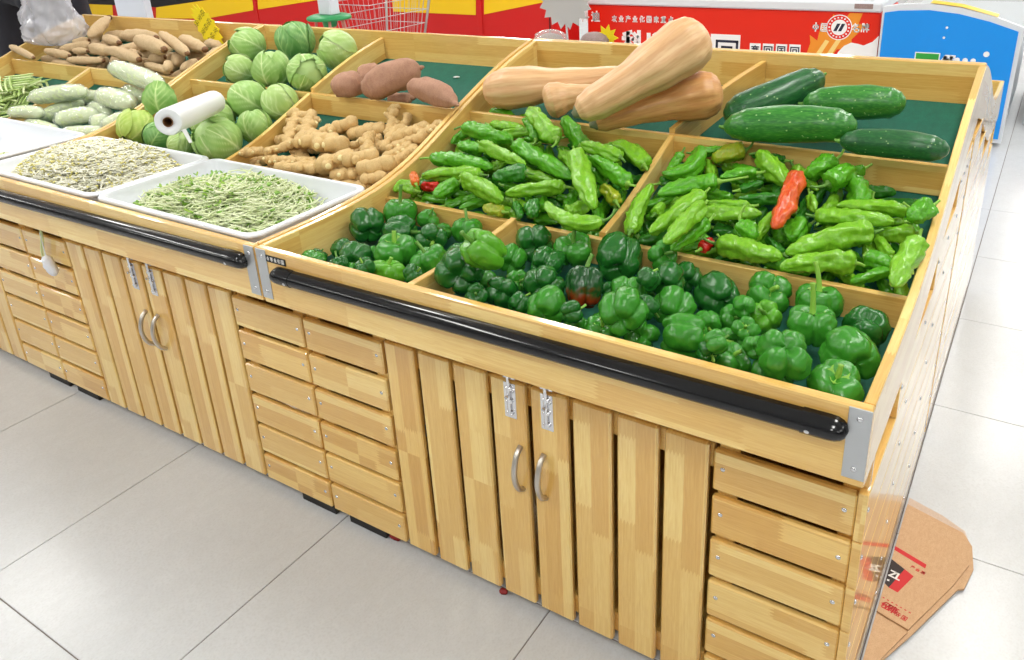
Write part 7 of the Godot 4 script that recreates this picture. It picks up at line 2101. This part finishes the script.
# ------------------------------------------------------------------ beyond the stand
func freezers() -> void:
	var z := -5.12
	var o := thing("chest_freezer", "red chest freezer with white lettering and a round emblem", "freezer", Vector3(-0.675, 0, z))
	part("body", box_mesh(Vector3(2.45, 0.86, 0.7), 0.01), M.freezer_red, o, Vector3(0, 0.47, -0.35))
	part("lid_frame", box_mesh(Vector3(2.455, 0.07, 0.74), 0.012), M.freezer_white, o, Vector3(0, 0.937, -0.355))
	part("base", box_mesh(Vector3(2.36, 0.04, 0.6), 0.004), M.rubber, o, Vector3(0, 0.02, -0.36))
	part("glass_lid", box_mesh(Vector3(2.3, 0.012, 0.6), 0.003), M.glass, o, Vector3(0, 0.978, -0.355))
	part("name_plate", box_mesh(Vector3(0.13, 0.035, 0.004), 0.001), M.taro, o, Vector3(1.1, 0.945, 0.017))
	var at := func(x: float, y: float) -> Transform3D: return plane_xy(Vector3(x + 0.675, y, 0.0005))
	var g := Acc.new()
	var names := ["nong", "ye", "chan", "ye", "hua", "guo", "jia", "zhong2", "dian"]
	for k in 9:
		glyph(g, names[k], at.call(-1.655 + 0.066 * k, 0.762 + 0.001 * k), 0.05, 0.008)
	glyph(g, "ke", at.call(-1.97, 0.755), 0.085, 0.014)
	glyph(g, "di", at.call(-1.86, 0.757), 0.085, 0.014)
	glyph(g, "ke", at.call(-1.55, 0.49), 0.19, 0.036)
	glyph(g, "yi", at.call(-1.34, 0.49), 0.19, 0.036)
	glyph(g, "zhong", at.call(0.06, 0.752), 0.06, 0.01)
	glyph(g, "guo", at.call(0.125, 0.753), 0.055, 0.008)
	glyph(g, "ming", at.call(0.352, 0.758), 0.058, 0.009)
	glyph(g, "pai", at.call(0.417, 0.76), 0.058, 0.008)
	part("lettering", g.mesh(), M.print_white, o)
	var tiles := Acc.new()
	tiles.slab(PackedVector2Array([Vector2(0, 0), Vector2(0.25, 0), Vector2(0.25, 0.27), Vector2(0, 0.27)]), 0.0015, at.call(-0.745, 0.425))
	for k in 4:
		tiles.slab(PackedVector2Array([Vector2(0, 0), Vector2(0.088, 0), Vector2(0.088, 0.13), Vector2(0, 0.13)]), 0.0015, at.call(-0.414 + 0.105 * k, 0.506 + 0.002 * k))
	part("print_tiles", tiles.mesh(), M.print_white, o)
	var marks := Acc.new()
	glyph(marks, "hui", plane_xy(Vector3(-0.70 + 0.675, 0.46, 0.002)), 0.19, 0.02)
	for k in 4:
		var one := Acc.new()
		glyph(one, ["she", "hui", "guo", "hui"][k], plane_xy(Vector3(-0.404 + 0.675 + 0.105 * k, 0.548 + 0.002 * k, 0.002)), 0.068, 0.009)
		part("tile_lettering", one.mesh(), M.navy, o)
	part("tile_lettering", marks.mesh(), M.navy, o)
	# emblem: discs, a ring of small dots and two slanting bars
	for r in [[0.094, 0.0012, M.print_white], [0.087, 0.0016, M.freezer_red], [0.058, 0.002, M.print_white]]:
		var d := Acc.new()
		var c := PackedVector2Array()
		for k in 40:
			c.append(Vector2(cos(TAU * k / 40), sin(TAU * k / 40)) * r[0])
		d.slab(c, r[1], at.call(0.262, 0.785))
		part("emblem_disc", d.mesh(), r[2], o)
	var dots := Acc.new()
	for k in 18:
		var t := TAU * k / 18
		dots.slab(PackedVector2Array([Vector2(-0.006, -0.005), Vector2(0.006, -0.005), Vector2(0.006, 0.005), Vector2(-0.006, 0.005)]), 0.0022, at.call(0.262 + cos(t) * 0.072, 0.785 + sin(t) * 0.072))
	part("emblem_dots", dots.mesh(), M.print_white, o)
	var bars := Acc.new()
	for k in 2:
		bars.slab(PackedVector2Array([Vector2(-0.036 + 0.034 * k, -0.028), Vector2(-0.012 + 0.034 * k, -0.028), Vector2(0.012 + 0.034 * k, 0.028), Vector2(-0.012 + 0.034 * k, 0.028)]), 0.0026, at.call(0.258, 0.785))
	part("emblem_bars", bars.mesh(), M.navy, o)
	var fl := Acc.new()
	fl.slab(PackedVector2Array([Vector2(0.03, 0.55), Vector2(0.06, 0.66), Vector2(0.05, 0.72), Vector2(0.11, 0.68), Vector2(0.13, 0.82), Vector2(0.19, 0.76), Vector2(0.21, 0.88), Vector2(0.29, 0.84), Vector2(0.33, 0.893), Vector2(0.42, 0.893), Vector2(0.40, 0.82), Vector2(0.45, 0.80), Vector2(0.36, 0.7), Vector2(0.37, 0.64), Vector2(0.26, 0.62), Vector2(0.2, 0.52)]), 0.0008, at.call(0.0, 0.0))
	part("print_flame", fl.mesh(), M.flame, o)
	var st := Acc.new()
	st.slab(PackedVector2Array([Vector2(0.08, 0.53), Vector2(0.12, 0.53), Vector2(0.2, 0.68), Vector2(0.17, 0.69)]), 0.001, at.call(0.0, 0.0))
	st.slab(PackedVector2Array([Vector2(0.16, 0.53), Vector2(0.2, 0.53), Vector2(0.29, 0.7), Vector2(0.26, 0.71)]), 0.001, at.call(0.0, 0.0))
	part("print_streaks", st.mesh(), M.flame_pale, o)
	var cl := Acc.new()
	cl.slab(PackedVector2Array([Vector2(0.24, 0.5), Vector2(0.27, 0.6), Vector2(0.31, 0.65), Vector2(0.36, 0.677), Vector2(0.41, 0.67), Vector2(0.45, 0.66), Vector2(0.51, 0.69), Vector2(0.55, 0.735), Vector2(0.55, 0.5)]), 0.0018, at.call(0.0, 0.0))
	part("print_cloud", cl.mesh(), M.print_white, o)
	# the blue freezer: a tall end panel with a curved top, glass along its top
	var b := thing("ice_cream_freezer", "blue ended freezer with a curved glass top", "freezer", Vector3(1.0, 0, -5.1))
	var prof := PackedVector2Array([Vector2(-0.42, 0.06), Vector2(0.43, 0.06), Vector2(0.435, 0.5), Vector2(0.438, 0.809), Vector2(0.256, 0.869), Vector2(0.065, 0.914), Vector2(-0.129, 0.935), Vector2(-0.325, 0.926), Vector2(-0.42, 0.91)])
	var big := PackedVector2Array([Vector2(-0.435, 0.03), Vector2(0.452, 0.03), Vector2(0.462, 0.5), Vector2(0.466, 0.835), Vector2(0.27, 0.905), Vector2(0.07, 0.955), Vector2(-0.129, 0.978), Vector2(-0.33, 0.968), Vector2(-0.435, 0.95)])
	var e := Acc.new()
	e.slab(prof, 0.006, plane_xy(Vector3(0, 0, 0.03)))
	part("end_panel", e.mesh(), M.freezer_blue, b)
	e = Acc.new()
	e.slab(big, 0.06, plane_xy(Vector3(0, 0, -0.03)))
	part("end_frame", e.mesh(), M.freezer_white, b)
	e = Acc.new()
	e.box(Vector3(0.01, 0.42, -0.95), Vector3(0.86, 0.74, 1.8), 0.01)
	part("body", e.mesh(), M.freezer_white, b)
	e = Acc.new()
	var q := PackedVector3Array()
	for i in 2:
		for v in [Vector2(0.455, 0.80), Vector2(0.27, 0.89), Vector2(0.07, 0.94), Vector2(-0.129, 0.962), Vector2(-0.33, 0.953), Vector2(-0.43, 0.80)]:
			q.append(Vector3(v.x, v.y, -0.04 - 1.8 * i))
	e.grid(2, 6, q, false)
	part("glass_top", e.mesh(), M.glass, b)
	e = Acc.new()
	e.box(Vector3(-0.1, 0.61, 0.038), Vector3(0.15, 0.05, 0.003), 0.001)
	part("green_badge", e.mesh(), M.print_green, b)
	e = Acc.new()
	e.box(Vector3(-0.1, 0.61, 0.037), Vector3(0.165, 0.065, 0.002), 0.001)
	glyph(e, "scrawl", plane_xy(Vector3(0.0, 0.55, 0.037)), 0.08, 0.02)
	for k in 3:
		e.slab(starburst(12, 0.018, 0.016), 0.002, plane_xy(Vector3(0.095 + 0.05 * k, 0.6, 0.037)))
	e.slab(starburst(14, 0.02, 0.018), 0.002, plane_xy(Vector3(0.27, 0.65, 0.037)))
	e.slab(starburst(10, 0.008, 0.008), 0.002, plane_xy(Vector3(0.0, 0.82, 0.037)))
	e.slab(starburst(10, 0.008, 0.008), 0.002, plane_xy(Vector3(-0.01, 0.75, 0.037)))
	part("lettering", e.mesh(), M.print_white, b)
	e = Acc.new()
	var yb := PackedVector3Array()
	for i in 2:
		for v in [Vector2(0.30, 0.895), Vector2(0.17, 0.93), Vector2(0.07, 0.957), Vector2(-0.03, 0.969), Vector2(-0.129, 0.98)]:
			yb.append(Vector3(v.x, v.y + 0.004, 0.02 - 0.16 * i))
	e.grid(2, 5, yb, false)
	part("yellow_strip", e.mesh(), M.panel_yellow, b)
	# shelf front beside it
	var s := thing("low_shelf", "low pale shelf with small coloured packets beyond the blue freezer", "shelf", Vector3(1.95, 0, -6.4))
	part("body", box_mesh(Vector3(0.8, 0.5, 1.2), 0.01), M.freezer_white, s, Vector3(0, 0.25, 0))
	part("packet", box_mesh(Vector3(0.16, 0.14, 0.1), 0.01), M.panel_red, s, Vector3(-0.3, 0.57, 0.5))
	part("packet", box_mesh(Vector3(0.16, 0.16, 0.1), 0.01), M.print_green, s, Vector3(-0.08, 0.58, 0.5))

func promotion() -> void:
	var z := -4.6
	var o := thing("promotion_counter", "long low counter wrapped in red and yellow printed panels", "counter", Vector3(-5.9, 0, z))
	part("body", box_mesh(Vector3(7.9, 1.12, 0.46), 0.005), M.panel_red, o, Vector3(0, 0.56, -0.235))
	var sheets := [
		[[-2.635, 1.065], [-2.01, 1.075], [-2.014, 0.978], [-2.652, 0.857]],
		[[-3.726, 1.049], [-2.726, 1.064], [-2.745, 0.849], [-3.755, 0.851]],
		[[-5.604, 1.02], [-3.95, 1.04], [-4.707, 0.936], [-5.64, 0.818]],
		[[-7.456, 0.791], [-6.528, 0.891], [-5.673, 0.998], [-5.723, 0.807], [-6.536, 0.694], [-7.503, 0.662]],
		[[-8.98, 0.795], [-8.357, 0.798], [-8.398, 0.66], [-9.032, 0.66]]]
	for s in sheets:
		var p := PackedVector2Array()
		for q in s:
			p.append(Vector2(q[0] + 5.9, q[1]))
		var a := Acc.new()
		a.slab(p, 0.003, plane_xy(Vector3(0, 0, -0.004)))
		part("yellow_panel", a.mesh(), M.panel_yellow, o)
	for x in [-2.70, -3.74, -5.68, -1.975]:
		part("seam_strip", box_mesh(Vector3(0.05 if x < -2.0 else 0.012, 1.1, 0.006), 0.001), M.panel_red if x < -2.0 else M.seam, o, Vector3(x + 5.9, 0.55, 0.0))
	var d := Acc.new()
	d.slab(PackedVector2Array([Vector2(-3.2, 0.8), Vector2(-3.2, 1.1), Vector2(0.15, 1.1), Vector2(0.15, 1.005), Vector2(-0.63, 0.893), Vector2(-1.556, 0.793)]), 0.003, plane_xy(Vector3(0, 0, -0.0045)))
	part("black_panel", d.mesh(), M.black_matt, o)
	# tall white carton past the far corner of the stand
	var c := thing("white_carton", "thin tall white carton standing past the yam stand", "carton", Vector3(-4.09, 0, -2.24))
	part("body", box_mesh(Vector3(0.36, 1.36, 0.06), 0.006), M.carton_white, c, Vector3(0, 0.68, 0))
	part("flap", box_mesh(Vector3(0.35, 0.01, 0.055), 0.002), M.carton_white, c, Vector3(0, 1.365, 0))
	# round green stand with a white box on it
	var g := thing("green_stand", "round green plastic stand on thin pink legs", "stand", Vector3(-3.105, 0, -3.2))
	var p := PackedVector3Array()
	for q in [[0.0, 1.022], [0.13, 1.022], [0.165, 1.01], [0.172, 0.995], [0.165, 0.985], [0.06, 0.978], [0.05, 0.93], [0.0, 0.93]]:
		for k in 33:
			p.append(Vector3(cos(TAU * (k % 32) / 32) * q[0], q[1], sin(TAU * (k % 32) / 32) * q[0]))
	var a := Acc.new()
	a.grid(8, 33, p)
	part("top", a.mesh(), M.green_plastic, g)
	for k in 4:
		var t := TAU * (k + 0.5) / 4
		var l := Acc.new()
		l.tube(PackedVector3Array([Vector3(cos(t) * 0.1, 0.985, sin(t) * 0.1), Vector3(cos(t) * 0.2, 0.0, sin(t) * 0.2)]), 0.011, 8)
		part("leg", l.mesh(), M.pink, g)
	var w := part("white_box", box_mesh(Vector3(0.13, 0.22, 0.1), 0.006), M.carton_white, self, Vector3(-3.095, 1.1325, -3.2))
	tag(w, "small white box standing on the round green stand", "box")
	# shopping trolley
	var t := thing("shopping_trolley", "wire shopping trolley parked before the red and yellow counter", "trolley", Vector3(-3.12, 0, -3.75))
	var b := Acc.new()
	var at := func(u: float, v: float, s: int) -> Vector3:
		# basket walls: s 0 front and 1 back (across x), 2 and 3 the long sides, 4 the bottom
		var y := 0.52 + 0.55 * v
		var x := 0.2 + 0.06 * v
		var zz := 0.26 + 0.1 * v
		if s == 0:
			return Vector3(lerpf(-x, x, u), y, zz)
		if s == 1:
			return Vector3(lerpf(-x, x, u), y, -zz)
		if s == 2:
			return Vector3(-x, y, lerpf(-zz, zz, u))
		if s == 3:
			return Vector3(x, y, lerpf(-zz, zz, u))
		return Vector3(lerpf(-0.2, 0.2, u), 0.52, lerpf(-0.26, 0.26, v))
	for s in 5:
		for k in 13:
			b.tube(PackedVector3Array([at.call(k / 12.0, 0.0, s), at.call(k / 12.0, 1.0, s)]), 0.0022, 4)
		for k in 6:
			b.tube(PackedVector3Array([at.call(0.0, k / 5.0, s), at.call(1.0, k / 5.0, s)]), 0.0032, 5)
	part("basket", b.mesh(), M.steel, t)
	var f := Acc.new()
	for x in [-0.19, 0.19]:
		f.tube(PackedVector3Array([Vector3(x, 0.1, 0.28), Vector3(x, 0.16, 0.28), Vector3(x, 0.2, -0.25), Vector3(x, 0.52, -0.27), Vector3(x * 1.3, 1.08, -0.4)]), 0.011, 8)
		f.tube(PackedVector3Array([Vector3(x, 0.18, 0.1), Vector3(x, 0.52, 0.2)]), 0.009, 8)
		f.tube(PackedVector3Array([Vector3(x, 0.2, -0.25), Vector3(x, 0.1, -0.25)]), 0.009, 8)
	part("chassis", f.mesh(), M.steel, t)
	var h := Acc.new()
	h.tube(PackedVector3Array([Vector3(-0.25, 1.08, -0.4), Vector3(0.25, 1.08, -0.4)]), 0.016, 10)
	part("handle", h.mesh(), M.green_plastic, t)
	for x in [-0.19, 0.19]:
		for zz in [-0.25, 0.28]:
			var q := Acc.new()
			q.tube(PackedVector3Array([Vector3(x - 0.013, 0.06, zz), Vector3(x + 0.013, 0.06, zz)]), 0.06, 16)
			part("wheel", q.mesh(), M.rubber, t)

const LIGHT := 2.95

func _ready() -> void:
	rng.seed = 2024
	# camera: level-ish handheld view, lens shifted (the picture was trimmed)
	var cam := Camera3D.new()
	cam.name = "camera"
	cam.projection = Camera3D.PROJECTION_FRUSTUM
	cam.near = 0.05
	cam.far = 60.0
	var fpx := 801.88187
	cam.size = cam.near * 660.0 / fpx
	cam.frustum_offset = Vector2((512.0 - 537.26425) / fpx, (231.2201 - 330.0) / fpx) * cam.near
	cam.transform = Transform3D(Basis(Vector3(0.8465673, -0.04135301, -0.5306729), Vector3(-0.167876, 0.92535104, -0.33991632), Vector3(0.50511528, 0.37684929, 0.77642976)), Vector3(1.6466543, 1.73531408, 1.30276443))
	add_child(cam)
	cam.current = true
	var env := Environment.new()
	env.background_mode = Environment.BG_COLOR
	env.background_color = Color(0.75, 0.78, 0.82)
	env.tonemap_mode = Environment.TONE_MAPPER_LINEAR
	env.tonemap_exposure = 1.0
	env.sdfgi_enabled = true
	env.ssao_enabled = true
	env.ssil_enabled = true
	var we := WorldEnvironment.new()
	we.name = "environment"
	we.environment = env
	add_child(we)
	make_materials()
	M.blush = vmat(0.25)
	M.stem_scar = mat(rgb(120, 124, 92), 0.6)
	M.taro = speckled(rgb(150, 128, 124), rgb(170, 150, 146), rgb(128, 104, 100), 1.2, 8.0, 81, 5.0, 0.7)
	M.card_grey = mat(rgb(196, 198, 202), 0.6)
	M.pen = mat(rgb(140, 118, 20), 0.7)
	M.black_matt = mat(rgb(22, 20, 22), 0.5)
	M.scrap = mat(rgb(140, 26, 24), 0.6)
	M.film_white = mat(Color(0.94, 0.95, 0.98, 0.6), 0.2)
	M.film_white.transparency = BaseMaterial3D.TRANSPARENCY_ALPHA
	M.film_white.cull_mode = BaseMaterial3D.CULL_DISABLED
	M.flame_pale = mat(rgb(248, 214, 130), 0.4)
	M.seam = mat(rgb(110, 14, 14), 0.5)
	M.carton_white = mat(rgb(222, 228, 240), 0.6)
	M.green_plastic = mat(rgb(34, 150, 84), 0.4)
	M.pink = mat(rgb(226, 150, 140), 0.5)
	ceiling_lights()
	room()
	stands()
	freezers()
	promotion()
	person()
	tubs()
	bell_peppers()
	long_peppers()
	squashes()
	melons()
	sweet_potatoes()
	gingers()
	cabbages()
	wrapped_gourds()
	yams()
	film_roll()
	loose_leaf()
	beans()
	price_tags()
	cartons()
	small_things()
